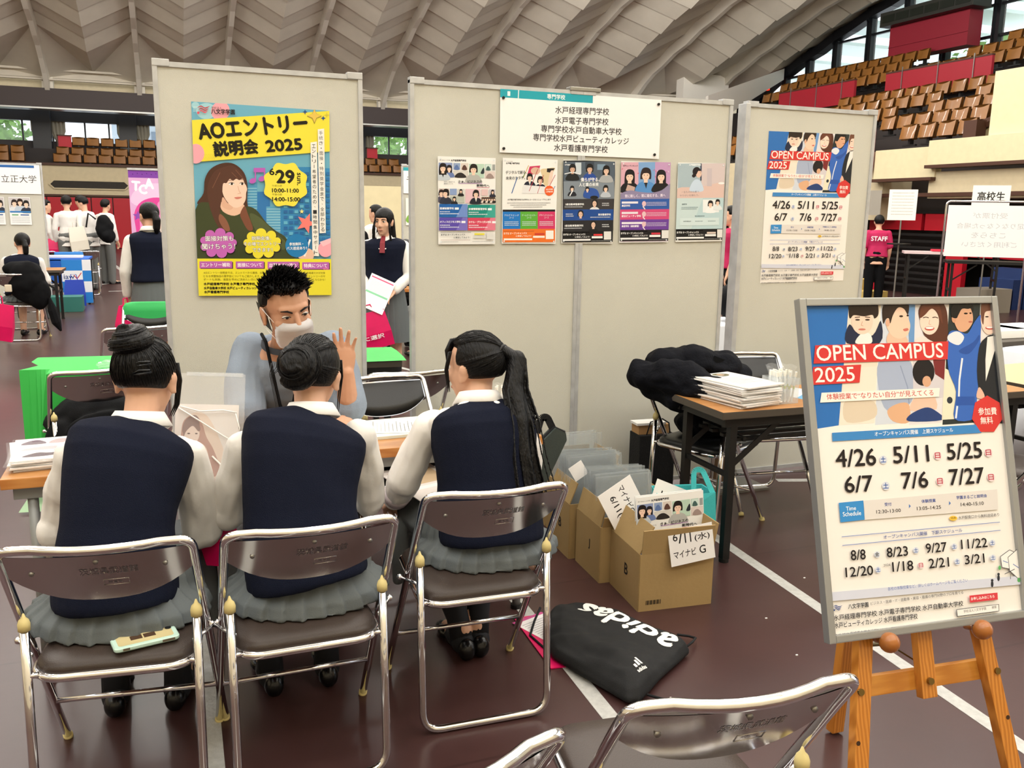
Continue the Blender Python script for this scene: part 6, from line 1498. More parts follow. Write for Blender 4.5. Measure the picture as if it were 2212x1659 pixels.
s.blob([(.3, .46), (.48, .46), (.55, .62), (.5, .82), (.4, .86), (.34, .66)], 0xf3dccf); s.text('BEIGE', (.40, .905), (.72, .905), .035, 0xc4a79b)
s.build('catalogue', None, t)
m = MB(); m.box((.004, -.004, .04), (.215, .0012, .40)); m.box((.004, .018, .04), (.215, .0012, .40)); m.box((.112, .007, .04), (.0012, .022, .40)); m.build('film', CLEAR, t)
m = MB(); m.box((.02, -.004, .238), (.17, .006, .012)); m.box((.02, .018, .238), (.17, .006, .012)); m.build('handle_strip', CLEAR2, t)
m = MB(); m.tube([(-.08, -.008, .135), (-.02, -.012, .12), (.05, -.012, .125), (.09, -.008, .118)], .0022, 6); m.tube([(-.085, -.008, .13), (-.02, -.012, .09), (.05, -.012, .045), (.092, -.008, .02)], .0024, 6); m.tube([(.092, -.008, .02), (.10, -.008, .07), (.085, -.008, .12)], .0018, 6); m.tube([(.02, -.01, -.02), (.06, -.012, -.06), (.09, -.008, -.10)], .0028, 6); m.build('cord', mat('white_cord', 0xf7f5f0, .5), t, smooth=True)
# ---- phone on the chair seat
t = thing('mobile_phone', 'mobile phone in a mint coloured case lying on the left chair seat', 'phone', (-.089, -1.957, .4425), R(12))
def rr(w, h, r, z, n=5):
    P = []
    for sx, sy, a in ((1, 1, 0), (-1, 1, PI / 2), (-1, -1, PI), (1, -1, 1.5 * PI)):
        for k in range(n + 1): b = a + PI / 2 * k / n; P.append(V(sx * (w - r) + r * math.cos(b), sy * (h - r) + r * math.sin(b), z))
    return P
m = MB(); m.loft([rr(.076, .036, .012, 0), rr(.078, .038, .012, .003), rr(.078, .038, .012, .009), rr(.075, .035, .011, .0112)]); m.build('case', mat('mint_case', 0xc3e2d6, .35), t)
m = MB(); m.loft([rr(.066, .027, .008, .0112), rr(.066, .027, .008, .0118)]); m.build('back_plate', mat('beige_plate', 0xcdbf90, .3), t)
m = MB()
for x in (-.02, .012): m.box((x, .004, .0121), (.028, .022, .0006))
m.build('picture', mat('dark_picture', 0x4a3526, .4), t)
m = MB(); m.cyl((.06, .018, .0115), (.06, .018, .0135), .008, 14); m.build('camera', mat('lens_black', 0x15161a, .1), t)
m = MB(); m.box((.05, -.0385, .006), (.03, .001, .006)); m.box((-.05, -.0385, .006), (.016, .001, .006)); m.build('button', mat('case_gap', 0x6b6252, .4), t)
# ---- packed leaflets
COVERS = [0xf2efec, 0xe9e6ea, 0xefe9e4]
def pack(label, x, y, z, deg, w, d, th, cover, group, tint=0xf1efec):
    t = thing('leaflet_pack', label, 'leaflets', (x, y, z), R(deg), group)
    m = MB(); m.box((0, 0, th * .45), (w * .93, d * .93, th * .7)); 
    m.build('leaflets', mat('leaflet_%06x' % tint, tint, .5), t)
    if cover:
        s = Sheet(w * .92, d * .92, None, 0xf3f1ef, .0004); cover(s); o = s.build('cover', GLOSSPRINT, t); o.rotation_euler = (R(-90), 0, 0); o.location = (0, 0, th * .82)
    m = MB(); m.fixn = False; g = []
    for j in range(7):
        row = []
        for i in range(7):
            u, v = i / 6 - .5, j / 6 - .5; e = max(abs(u), abs(v)) * 2
            row.append(V(u * w * 1.02, v * d * 1.02, th * (.93 if e < .9 else .55) + .0016 * noise.noise(V(u * 9, v * 9, x * 7 + z * 90))))
        g.append(row)
    m.loft(g, closed=False); m.build('sleeve', CLEAR, t, smooth=True)
    return t
def cov_dance(s):
    s.rect(.04, .05, .96, .30, 0xd8d2d8); s.blob([(.1, .28), (.2, .12), (.35, .1), (.45, .28)], 0x6b5a66); s.blob([(.5, .28), (.6, .1), (.8, .12), (.85, .28)], 0xb9a6a8); s.rect(.06, .36, .94, .6, 0xefe9ea); s.blob([(.1, .55), (.4, .42), (.9, .5), (.6, .58)], 0xd9b8bc); s.blob([(.15, .85), (.35, .7), (.55, .74), (.9, .66), (.7, .82), (.45, .88)], 0x4c3540); s.text('2026', (.55, .66), (.8, .66), .05, 0x8a8088)
def cov_mag(s):
    s.blob([(.42, .08), (.6, .04), (.78, .12), (.7, .22), (.5, .24)], 0x6f6a3e); s.blob([(.5, .1), (.62, .08), (.66, .16), (.54, .18)], 0xd8b79c)
    for j in range(7): s.greek(.15, .36 + j * .06, .85 - .08 * (j % 3), .375 + j * .06, rgb(0x7d8896)); s.lift()
    s.rect(.1, .84, .9, .95, 0xdfe6ea); s.rect(.55, .52, .9, .62, 0xc7cfd8)
GA = 'clear packed leaflets on the oak table'
for k in range(7): pack('clear pack of pale leaflets at the oak table end, %s of its pile' % ('lowest', 'second lowest', 'third lowest', 'fourth lowest', 'fifth lowest', 'second highest', 'topmost')[k], -.385 + .004 * math.sin(k * 2.2), -1.035 + .006 * math.cos(k * 1.7), .7005 + k * .0055, (8, 3, 7, 1, 5, 9, 4)[k], .225, .31, .0055, cov_dance if k == 6 else None, GA)
def cov_orange(s):
    s.rect(0, 0, 1, .22, 0xe29a4c); s.poly([(0, .22), (1, .22), (1, .7), (0, .5)], 0xc8d6e4); s.poly([(0, .5), (1, .7), (1, 1), (0, 1)], 0xe6e3df); s.rect(.06, .75, .4, .95, 0xe07f62)
for k in range(4): pack('orange and blue leaflet in a clear sleeve beside the left student, %s of four' % ('lowest', 'second', 'third', 'top')[k], -.215 + .01 * k, -.985 - .008 * k, .7005 + k * .0062, (-16, -24, -19, -27)[k], .22, .31, .006, cov_orange, GA, 0xe3c39a)
GB = 'clear packed newsletters on the brown table'
ords = ('lowest', 'second', 'third', 'fourth', 'fifth', 'sixth', 'seventh', 'eighth', 'ninth', 'tenth', 'eleventh', 'topmost')
for k in range(12): pack('clear pack of newsletters on the brown table, %s of the stack counted upward' % ords[k], 2.395 + .008 * math.sin(k * 2.4) , -.915 + .008 * math.cos(k * 1.9), .7008 + k * .0082, 9 + 4 * math.sin(k * 1.3), .25, .36, .0082, cov_mag if k == 11 else None, GB)
# ---- desk mat with a questionnaire
m = MB(); m.box((0, 0, .006), (.44, .27, .012), bev=.002); tag(m.build('writing_board', mat('pale_green_board', 0xdfe4d6, .35), loc=(.86, -.985, .7)), 'pale green writing board lying on the oak table before the empty black chair', 'board'); bpy.data.objects['writing_board'].rotation_euler = (0, 0, R(3))
s = Sheet(.21, .297, None, 0xf3f2ec, .0004)
for j in range(16): s.greek(.1, .1 + j * .05, .9 - .1 * (j % 3), .112 + j * .05, rgb(0x9a9a9c)); s.lift()
o = s.build('paper_sheet'); o.rotation_euler = (R(-90), 0, R(78)); o.location = (.83, -1.0, .7135); tag(o, 'printed questionnaire lying on the pale green writing board', 'paper')
# ---- cups of wrapped pens
def pen_cup(lab, x, y, z, w, h, npen, plab, g):
    t = thing('pen_cup', lab, 'cup', (x, y, z))
    m = MB(); k = w / 2
    for a, b in (((-k, -k), (k, -k)), ((k, -k), (k, k)), ((k, k), (-k, k)), ((-k, k), (-k, -k))): m.bar((a[0], a[1], h / 2), (b[0], b[1], h / 2), .002, h)
    m.build('side', CLEAR2, t); m = MB(); m.box((0, 0, .0015), (w, w, .003)); m.build('base', CLEAR2, t)
    pm = MB(); pm.cyl((0, 0, 0), (0, 0, .135), .0045, 8, mi=0); pm.cyl((0, 0, .118), (0, 0, .14), .0052, 8, mi=1); pm.bar((.005, 0, .1), (.005, 0, .138), .0012, .002, mi=0); pm.cyl((0, 0, .06), (0, 0, .075), .0047, 8, mi=2)
    pr = pm.build('pen', [mat('clear_pen_barrel', 0xe4e9ea, .2), mat('white_pen_cap', 0xf1f0e6, .3), mat('pen_ink', 0xb9c770, .4)])
    n = int(math.ceil(math.sqrt(npen)))
    for i in range(npen):
        o = pr if i == 0 else pr.copy()
        if i: COL.objects.link(o)
        o.location = (x + (i % n - (n - 1) / 2) * (w - .02) / n, y + (i // n - (n - 1) / 2) * (w - .02) / n, z + .004); o.rotation_euler = (random.uniform(-.09, .09), random.uniform(-.12, .12), random.uniform(0, 6)); tag(o, plab, 'pen', g)
    m = MB(); m.fixn = False; rg = []
    for zz, kk in ((.02, .44), (h, .47), (h + .03, .52), (h + .05, .62)): rg.append([V(kk * w * 1.0 * math.cos(2 * PI * i / 20), kk * w * math.sin(2 * PI * i / 20), zz + (.006 * math.sin(i * 2.6) if zz > h else 0)) for i in range(20)])
    m.loft(rg, cap=False); m.build('film_liner', CLEAR, t)
pen_cup('clear square cup full of wrapped pens on the brown table, behind the newsletters', 2.58, -.995, .7, .115, .115, 25, 'wrapped clear pen in the cup on the brown table', 'pens in the cup on the brown table')
pen_cup('clear cup of wrapped pens on the oak table, behind the ponytail', 1.235, -.985, .7, .075, .10, 9, 'wrapped clear pen in the cup on the oak table', 'pens in the cup on the oak table')
s = Sheet(.21, .297, None, 0xeef3f4, .002); s.poly([(0, .55), (.4, .45), (1, .6), (1, 1), (0, 1)], 0x4fa3d8); s.poly([(0, .72), (.5, .62), (1, .8), (1, 1), (0, 1)], 0x66c08e); s.poly([(0, .88), (.6, .8), (1, .93), (1, 1), (0, 1)], 0xb9d94e)
o = s.build('brochure', GLOSSPRINT); o.rotation_euler = (R(-90), 0, R(15)); o.location = (2.80, -.92, .7025); tag(o, 'brochure with blue and green waves on the brown table, by the framed poster', 'brochure')
for k in range(2):
    m = MB(); m.box((0, 0, .03), (.42, .30, .055), bev=.002); tag(m.build('paper_pile', PAPER, loc=(5.62 + .3 * k, .47 + .06 * k, .7)), 'pile of white paper on the dark table at the right edge, %s' % ('left one' if k == 0 else 'right one'), 'paper')
# ---- dark portfolio leaning at the table end
t = thing('portfolio_bag', 'dark green portfolio bag with black handle, leaning at the oak table end', 'bag', (1.42, -.97, .0), R(0))
m = MB(); pf = [(-.12, 0, .50), (.055, 0, .655), (.10, 0, .63), (.105, 0, .60), (.0, 0, .39), (-.16, 0, .03), (-.26, 0, .03)]
m.prism([(x, -.02, z) for x, y, z in pf], (0, .045, 0)); m.build('panel', mat('dark_green_canvas', 0x39423f, .6, bump=.1, bscale=200), t)
m = MB(); m.tube([(x, -.0, z) for x, y, z in pf], .008, 6, closed=True); m.build('piping', BLACK, t)
m = MB(); pts = fillet([V(-.035, 0, .59), V(-.005, 0, .70), V(.022, 0, .70), V(.05, 0, .645)], .02)
for a, b in zip(pts, pts[1:]): m.bar(a, b, .03, .006, up=(0, 1, 0))
m.build('handle', BLACK, t)
# ---- cardboard boxes
def carton(lab, x, y, deg, w, d, h, letter, flaps, face='front', barcode=False):
    t = thing('cardboard_box', lab, 'box', (x, y, 0), R(deg), 'cardboard boxes by the panels'); th = .005
    m = MB()
    m.box((0, -d / 2, h / 2), (w, th, h)); m.box((0, d / 2, h / 2), (w, th, h)); m.box((-w / 2, 0, h / 2), (th, d, h)); m.box((w / 2, 0, h / 2), (th, d, h)); m.box((0, 0, th / 2 + .001), (w, d, th))
    m.box((0, 0, h - .09), (w - .02, d - .02, .004))
    m.build('body', CARD, t)
    for side, ang, L in flaps:
        m = MB(); c, s_ = math.cos(R(ang)), math.sin(R(ang))
        if side in 'FB':
            k = -1 if side == 'F' else 1; a = V(0, k * d / 2, h); m.box(a + V(0, k * c * L / 2, s_ * L / 2), (w - .01, L, .005), Matrix.Rotation(k * R(ang), 3, 'X'))
        else:
            k = -1 if side == 'L' else 1; a = V(k * w / 2, 0, h); m.box(a + V(k * c * L / 2, 0, s_ * L / 2), (L, d - .01, .005), Matrix.Rotation(-k * R(ang), 3, 'Y'))
        m.build('flap', CARD, t)
    if letter:
        m = MB(); m.text(letter, Matrix(((0, 0, -1, -w / 2 - .0035), (-1, 0, 0, -.02), (0, 1, 0, h * .55), (0, 0, 0, 1))), .045, bold=.0012); m.build('letter', mat('black_ink', 0x1b1712, .6), t)
    if barcode:
        m = MB()
        for i in range(14): m.box((-w / 2 + .03 + i * .0048, -d / 2 - .003, .035), (.0012 + .0014 * (i % 3), .0004, .018))
        m.build('barcode', mat('black_ink', 0x1b1712, .6), t)
    return t
carton('nearest cardboard box, with posters standing in it and a handwritten note on its flap', 1.828, -1.275, -5, .315, .285, .235, 'B', (('F', 84, .10), ('L', 118, .12), ('B', 88, .11), ('R', 80, .10)), barcode=True)
carton('middle cardboard box marked with a J, holding clear folders, a note slanting on it', 1.80, -.985, -3, .31, .26, .245, 'J', (('L', 105, .10), ('R', 65, .10), ('F', 70, .05)))
carton('third cardboard box, behind the one marked J, filled with clear folders', 1.79, -.70, -3, .31, .26, .255, 'B', (('L', 112, .10), ('R', 70, .10)))
carton('farthest cardboard box, against the middle panels', 1.86, -.36, 0, .32, .28, .27, None, (('R', 75, .09), ('B', 85, .08)))
def folders(lab, x, y, z, n, deg, g, w=.26):
    for i in range(n):
        m = MB(); m.box((0, 0, .14), (w, .0012, .28)); m.box((-w / 2, .003, .14), (.003, .009, .28)); m.box((w / 2, .003, .14), (.003, .009, .28)); m.box((0, .003, .278), (w, .011, .005)); 
        o = m.build('clear_folder', mat('folder_film', 0xc9d2d6, .05, alpha=.13, spec=1.0), loc=(x + random.uniform(-.006, .006), y + i * .021, z + random.uniform(-.004, .006))); o.rotation_euler = (R(random.uniform(-14, -4)), R(random.uniform(-1.5, 1.5)), R(deg)); tag(o, lab + ', %s from the front' % ORD[i], 'folder', g)
folders('clear plastic folder standing in the box marked J', 1.80, -1.05, .155, 8, -3, 'clear folders in the box marked J')
folders('clear plastic folder standing in the third cardboard box', 1.79, -.77, .165, 7, -3, 'clear folders in the third box')
folders('clear plastic folder standing in the farthest cardboard box', 1.86, -.42, .18, 3, 0, 'clear folders in the farthest box')
def note(lab, x, y, z, rot, w, h, lines, jag=False):
    s = Sheet(w, h, None, 0xf2f0ef, .0005)
    for body, a, b, hh in lines: s.text(body, a, b, hh, 0x1b1a1d, .012)
    o = s.build('note'); o.location = (x, y, z); o.rotation_euler = rot; return tag(o, lab, 'note')
note('handwritten note with the date 6/11 on the flap of the nearest box', 1.865, -1.437, .265, (R(-6), R(-7), R(-5)), .19, .145, [('6', (.10, .32), (.20, .32), .22), ('/', (.22, .40), (.32, .40), .34), ('11', (.36, .42), (.50, .42), .26), ('(水)', (.58, .45), (.92, .45), .22), ('マイナビ', (.08, .80), (.58, .80), .2), ('G', (.66, .80), (.80, .80), .22)])
note('handwritten white note slanting across the box marked J', 1.735, -1.135, .325, (R(-14), R(62), R(-12)), .235, .17, [('マイナビG', (.08, .45), (.62, .45), .18), ('6/11(水)', (.16, .80), (.8, .80), .24), ('三三', (.75, .2), (.88, .2), .12)])
note('white note with two black strokes standing in the teal bag', 2.0, -1.03, .315, (R(-12), R(24), R(-4)), .16, .12, [('11', (.25, .75), (.45, .75), .4)])
note('small white slip among the folders of the third box', 1.66, -.83, .41, (R(-8), R(-30), 0), .07, .07, [])
# posters and a teal file standing in the nearest box
for k in range(2):
    s = Sheet(.297, .42, [(130, 62), (1100, 85), (1095, 1560), (145, 1560)], 0xf0f0ee, .003); setview(s, 0, 0, 1)
    if k == 1: d1(s)
    o = s.build('poster'); o.location = (1.862 - .006 * k, -1.285 - .02 * k, .215); o.rotation_euler = (R(-6), R(-2), R(-5)); tag(o, 'course poster standing in the nearest cardboard box, %s' % ('rear one of two' if k == 0 else 'front one with rows of photographs'), 'poster')
m = MB(); m.box((0, 0, 0), (.11, .012, .24)); o = m.build('file', mat('teal_card', 0x7fd0cc, .5), loc=(1.765, -1.262, .18)); o.rotation_euler = (R(-6), R(4), R(-14)); tag(o, 'pale teal file standing at the left in the nearest cardboard box', 'file')
# teal bag behind
TEAL = mat('teal_nonwoven', 0x41b9bd, .75, bump=.2, bscale=300)
t = thing('tote_bag', 'teal non-woven tote bag standing behind the nearest cardboard box', 'bag', (2.07, -1.03, 0), R(-6))
m = MB(); m.loft([[(-.13, -.07, .003), (.13, -.07, .003), (.13, .07, .003), (-.13, .07, .003)], [(-.135, -.075, .2), (.135, -.07, .2), (.135, .075, .2), (-.135, .07, .2)], [(-.13, -.055, .335), (.125, -.07, .345), (.13, .07, .34), (-.12, .065, .35)], [(-.125, -.05, .333), (.12, -.065, .343), (.125, .065, .338), (-.115, .06, .348)], [(-.12, -.05, .05), (.12, -.05, .05), (.12, .05, .05), (-.12, .05, .05)]]); m.build('body', TEAL, t)
m = MB(); pts = fillet([V(.03, -.05, .33), V(.035, -.03, .44), V(.075, -.03, .44), V(.115, -.06, .34)], .03)
for a, b in zip(pts, pts[1:]): m.bar(a, b, .024, .003, up=(0, 1, 0))
m.build('handle', TEAL, t)
# black paper bag at the panels, papers on top
t = thing('paper_bag', 'black paper bag with a cord handle, standing at the panels behind the coat chair', 'bag', (2.44, -.13, 0), R(-4))
m = MB(); m.box((0, 0, .18), (.21, .13, .36), bev=.003); m.box((0, -.066, .10), (.21, .002, .004)); m.build('body', BLACK, t)
m = MB(); m.tube([(-.06, -.05, .36), (-.04, -.05, .43), (.03, -.05, .445), (.07, -.05, .42), (.08, -.05, .36)], .004, 6); m.build('handle', BLACK, t, smooth=True)
m = MB(); m.box((-.01, .01, .385), (.18, .09, .05)); m.build('kraft_packet', mat('kraft_paper', 0xb28a5c, .8), t)
m = MB(); m.box((-.03, .0, .418), (.17, .09, .012)); o = m.build('white_packet', PAPER, t)
# ---- black drawstring bag
t = thing('drawstring_bag', 'black drawstring sports bag with white lettering, lying on the floor', 'bag', (1.44, -1.64, 0), 0)
out = [(1.285, -1.37), (1.345, -1.318), (1.41, -1.325), (1.47, -1.40), (1.54, -1.50), (1.60, -1.61), (1.65, -1.72), (1.655, -1.78), (1.58, -1.83), (1.47, -1.90), (1.385, -1.965), (1.33, -2.005), (1.29, -1.995), (1.26, -1.90), (1.22, -1.78), (1.185, -1.66), (1.195, -1.56), (1.235, -1.46)]
out = [V(a - 1.44, b + 1.64, 0) for a, b in out]; cc = V(0.0, -.01, 0)
m = MB(); rg = []
for k, z in ((.93, .002), (1.0, .014), (1.0, .026), (.93, .052), (.78, .07), (.5, .078), (.2, .08)): rg.append([cc + (p - cc) * k + V(0, 0, z) for p in out])
m.loft(rg)
def post(co, n): 
    f = sstep(.02, .06, co.z); return V(co.x, co.y, max(.002, co.z + f * .022 * noise.noise(V(co.x * 7 + 3, co.y * 5, 1)) + f * .01 * noise.noise(V(co.x * 16 + co.y * 9, co.y * 15, 5))))
bagm = blob('body', m, mat('black_drill', 0x0e0f11, .75, bump=.3, bscale=500), t, .007, 3, post=post)
bpy.context.view_layer.update()
from mathutils.bvhtree import BVHTree
_bv = BVHTree.FromPolygons([v.co for v in bagm.data.vertices], [p.vertices for p in bagm.data.polygons])
def drape(mb, body, c, ang, w, h, bold):
    vs, fs = glyphs(body); x0 = min(v[0] for v in vs); x1 = max(v[0] for v in vs); y0 = min(v[1] for v in vs); y1 = max(v[1] for v in vs); d = V(math.cos(ang), math.sin(ang), 0); u = V(-d.y, d.x, 0)
    b2 = bmesh.new()
    for k, (ox, oy) in enumerate([(0, 0), (bold, 0), (-bold, 0), (0, bold), (0, -bold)] if bold else [(0, 0)]):
        vv = [b2.verts.new(((v[0] - x0) / (x1 - x0) * w - w / 2 + ox, ((v[1] - y0) / (y1 - y0) - .5) * h + oy, k * 2e-5)) for v in vs]
        for f in fs:
            try: b2.faces.new([vv[i] for i in f])
            except ValueError: pass
    bmesh.ops.triangulate(b2, faces=b2.faces[:]); bmesh.ops.subdivide_edges(b2, edges=[e for e in b2.edges if e.calc_length() > .015], cuts=1)
    idx = {}
    for v in b2.verts:
        p = V(*c, 0) + d * v.co.x + u * v.co.y; hit = _bv.ray_cast(V(p.x, p.y, 1), V(0, 0, -1)); z = hit[0].z if hit[0] else .05
        idx[v] = mb.bm.verts.new((p.x, p.y, z + .0015 + v.co.z))
    for f in b2.faces:
        try: mb.bm.faces.new([idx[v] for v in f.verts])
        except ValueError: pass
    b2.free()
WPRINT = mat('white_flock', 0xeceae4, .7)
m = MB(); m.fixn = False; drape(m, 'adidas', (.045, .035), math.atan2(1.415 - 1.589, 0) * 0 + math.atan2(-1.44 + 1.80, 1.40 - 1.585), .40, .10, .0045); m.build('lettering', WPRINT, t)
m = MB(); m.fixn = False; drape(m, 'adidas', (-.055, -.275), R(28), .05, .011, .0006)
for i, L in enumerate((.016, .027, .038)):
    o = V(-.055, -.275, 0) + V(math.cos(R(28)), math.sin(R(28)), 0) * (-.016 + .015 * i) + V(-math.sin(R(28)), math.cos(R(28)), 0) * .012
    a, b = o, o + V(-math.sin(R(8)), math.cos(R(8)), 0) * L; w_ = V(.0095, .004, 0)
    q = []
    for p in (a, a + w_, b + w_ * .9, b): hit = _bv.ray_cast(V(p.x, p.y, 1), V(0, 0, -1)); q.append(V(p.x, p.y, (hit[0].z if hit[0] else .05) + .002))
    m.face(q)
m.build('badge', WPRINT, t)
m = MB(); m.tube([(-.17, .30, .05), (-.21, .26, .02), (-.26, .18, .008), (-.25, .08, .008), (-.22, .02, .03)], .0045, 7); m.build('drawstring', BLACK, t, smooth=True)
m = MB(); m.tube([(.20, -.12, .02), (.25, -.10, .03), (.29, -.06, .02), (.28, -.03, .015), (.22, -.05, .04)], .0045, 7); m.build('drawstring', BLACK, t, smooth=True)
m = MB(); m.tube([(-.12, -.35, .02), (-.10, -.40, .008), (-.05, -.41, .008), (-.01, -.38, .008), (-.07, -.34, .02)], .0045, 7); m.build('drawstring', BLACK, t, smooth=True)
m = MB(); m.cyl((-.02, -.385, .01), (.0, -.372, .01), .006, 8); m.build('cord_end', WPRINT, t)
# ---- magenta file with papers under it
t = thing('document_bag', 'flat magenta plastic bag with printed papers, under the black drawstring bag', 'bag', (1.33, -1.5, 0), 0)
m = MB(); m.prism([(-.153, .196, .0015), (-.172, -.20, .0015), (.02, -.215, .0015), (.185, .19, .0015)], (0, 0, .004)); m.build('body', MAGENTA, t)
s = Sheet(.15, .2, None, 0xf2eeee, .0004); s.poly([(.0, .0), (1, 0), (1, .08), (0, .08)], 0xc44a8a)
for j in range(9): s.greek(.1, .2 + .07 * j, .8, .22 + .07 * j, rgb(0x8a8a90)); s.lift()
o = s.build('papers', None, t); o.rotation_euler = (R(-90), 0, R(20)); o.location = (-.07, .09, .0065)
m = MB(); m.sphere((-.08, -.06, .025), (.045, .055, .02), 10, 7); o = m.build('wrapped_goods', CLEAR2, t)
for v in o.data.vertices: v.co += V(0, 0, .012 * noise.noise(v.co * 60))
# ---- floor crumbs: bits of white paper
for k, (x, y) in enumerate(((2.1, -1.62), (2.02, -1.9), (1.5, -2.45), (2.5, -1.35))):
    m = MB(); m.box((0, 0, .002), (.008, .005, .003)); tag(m.build('paper_scrap', PAPER, loc=(x, y, 0)), 'tiny white paper scrap lying on the maroon floor', 'scrap', 'paper scraps on the floor')
# ---- coat over the chair
COAT = mat('dark_navy_coat', 0x090b13, .85, bump=.35, bscale=90, spec=.2)
t = thing('jacket', 'dark navy jacket bundled over the back and seat of the chair by the brown table', 'jacket', (2.46, -.5, 0), 0)
m = MB()
for c, r in (((-.12, .06, .80), (.13, .12, .075)), ((.0, .02, .82), (.12, .13, .07)), ((.11, -.02, .79), (.12, .12, .065)), ((-.19, .1, .74), (.075, .08, .08)), ((-.10, -.07, .70), (.13, .10, .10)), ((.04, -.02, .62), (.13, .11, .17)), ((.05, -.0, .50), (.14, .13, .075)), ((.14, -.06, .54), (.1, .1, .12)), ((.19, -.05, .745), (.09, .08, .06))): m.sphere(c, r, 16, 12)
limb(m, [V(-.16, .0, .74), V(-.1, -.09, .64), V(-.02, -.1, .52)], [.06, .06, .05]); limb(m, [V(-.31, .03, .755), V(-.24, -.12, .765), V(-.18, -.24, .755), V(-.12, -.35, .74)], [.07, .085, .085, .06]); limb(m, [V(-.25, -.0, .70), V(-.20, -.15, .66), V(-.12, -.28, .66)], [.06, .065, .06])
blob('jacket', m, COAT, t, .008, 3, wr=(.022, 9, (1, 1, 1.2)))
m = MB(); m.bar((.03, -.09, .835), (.12, -.10, .80), .006, .035); m.bar((.14, -.09, .79), (.24, -.08, .755), .006, .04); m.build('flap', BLACKCLOTH, t)
m = MB(); m.tube([(.12, -.16, .62), (.17, -.17, .56), (.18, -.16, .49)], .008, 6); m.build('cuff_trim', mat('steel_blue_trim', 0x4a6486, .7), t, smooth=True)
# ---- jacket on the chair at the green table; kraft envelope under its back
t = thing('jacket', 'black jacket lying over the chair at the green table', 'jacket', (-.36, .56, 0), R(10))
m = MB()
for c, r in (((.02, -.02, .52), (.22, .17, .10)), ((.10, -.1, .48), (.14, .12, .12)), ((-.1, .0, .47), (.14, .16, .08)), ((-.16, -.12, .42), (.08, .07, .10)), ((.02, -.2, .44), (.18, .05, .12))): m.sphere(c, r, 16, 12)
blob('jacket', m, BLACKCLOTH, t, .01, 3, wr=(.012, 8, (1, 1, 1)))
m = MB(); m.box((0, 0, 0), (.3, .02, .2)); o = m.build('envelope', mat('kraft_envelope', 0xd3b77f, .7), loc=(-.26, .74, .56)); o.rotation_euler = (R(-14), R(5), R(8)); tag(o, 'kraft paper envelope standing behind the black jacket on the chair', 'envelope')
# ---- green draped table
GREEN = mat('green_cloth', 0x2fae46, .65, bump=.05, bscale=40)
make_table('folding_table', 'folding table under the green cloth, behind the left panel', (.35, .84, 0), R(-3), 1.76, .48, GREYEDGE, GREYEDGE, BLACK_METAL, square=True, shelf=False)
m = MB(); m.fixn = False
def gp(x, y, z): c, s_ = math.cos(R(-3)), math.sin(R(-3)); return V(.35 + x * c - y * s_, .84 + x * s_ + y * c, z)
g = []
L2, D2 = .90, .255
prof = [(0, .705), (.012, .70), (.03, .6), (.05, .45), (.07, .3), (.10, .15), (.14, .012)]
ring = []
for i in range(10): ring.append((-L2 + 2 * L2 * i / 9, -D2, 0, -1))
for i in range(1, 5): ring.append((L2, -D2 + 2 * D2 * i / 4, 1, 0))
for i in range(1, 10): ring.append((L2 - 2 * L2 * i / 9, D2, 0, 1))
for i in range(1, 4): ring.append((-L2, D2 - 2 * D2 * i / 4, -1, 0))
n = len(ring)
for o_, z in prof:
    row = []
    for i, (x, y, nx, ny) in enumerate(ring):
        corner = (abs(abs(x) - L2) < .01 and abs(abs(y) - D2) < .01); w_ = .5 + .5 * math.sin(i * 2.3); z, o2 = (z, o_) if not ny < 0 or x < -L2 + .01 else (.705 - (.705 - z) * .16, o_ * .05); e = o2 * (1.05 if nx < 0 or (corner and x < 0) else .12) * (.6 + .5 * w_)
        row.append(gp(x + (nx if not corner else math.copysign(1, x)) * e, y + (ny if not corner else math.copysign(.3, y)) * e * .6, z))
    g.append(row)
m.loft(g, cap=False); m.face([v for v in g[0]])
tag(m.build('tablecloth', GREEN, smooth=False), 'green cloth draped to the floor over the table behind the left panel', 'tablecloth')
m = MB(); m.fixn = False; m.face([gp(-1.08, -.30, .012), gp(-1.02, -.1, .1), gp(-.99, .05, .22), gp(-.92, -.18, .2), gp(-.90, -.34, .02)]); tag(m.build('cloth_fold', mat('green_cloth_back', 0xa3c2a0, .8)), 'turned up pale corner of the green cloth at the floor, left end', 'cloth')
m = MB(); m.sphere((0, 0, 0), (.07, .05, .025), 12, 8); o = m.build('plastic_wrap', CLEAR2, loc=(-.28, .70, .725))
for v in o.data.vertices: v.co += v.normal * (.012 * noise.noise(v.co * 45))
tag(o, 'crumpled clear wrap on the green table edge', 'wrap')
t = thing('covered_chair', 'folding chair with a bright green cover on its back, by the standing student at left', 'chair', (-.13, 3.02, 0), R(176))
ch = make_chair(VINYL_BLACK, False, True)
for c in list(ch.children): c.parent = t
bpy.data.objects.remove(ch)
m = MB(); rg = []
for z, k in ((.655, .205), (.66, .21), (.72, .213), (.762, .21), (.785, .19), (.793, .15)): rg.append([V(k * math.copysign(abs(math.cos(2 * PI * i / 32)) ** .5, math.cos(2 * PI * i / 32)), -.275 + .045 * math.copysign(abs(math.sin(2 * PI * i / 32)) ** .6, math.sin(2 * PI * i / 32)) * (1 if z < .77 else .6), z) for i in range(32)])
m.loft(rg); m.build('cover', mat('green_cover', 0x2fb05c, .55), t, smooth=True)
chair(1.06, .12, 3, 'steel folding chair whose plain back shows in the gap, before the green table')
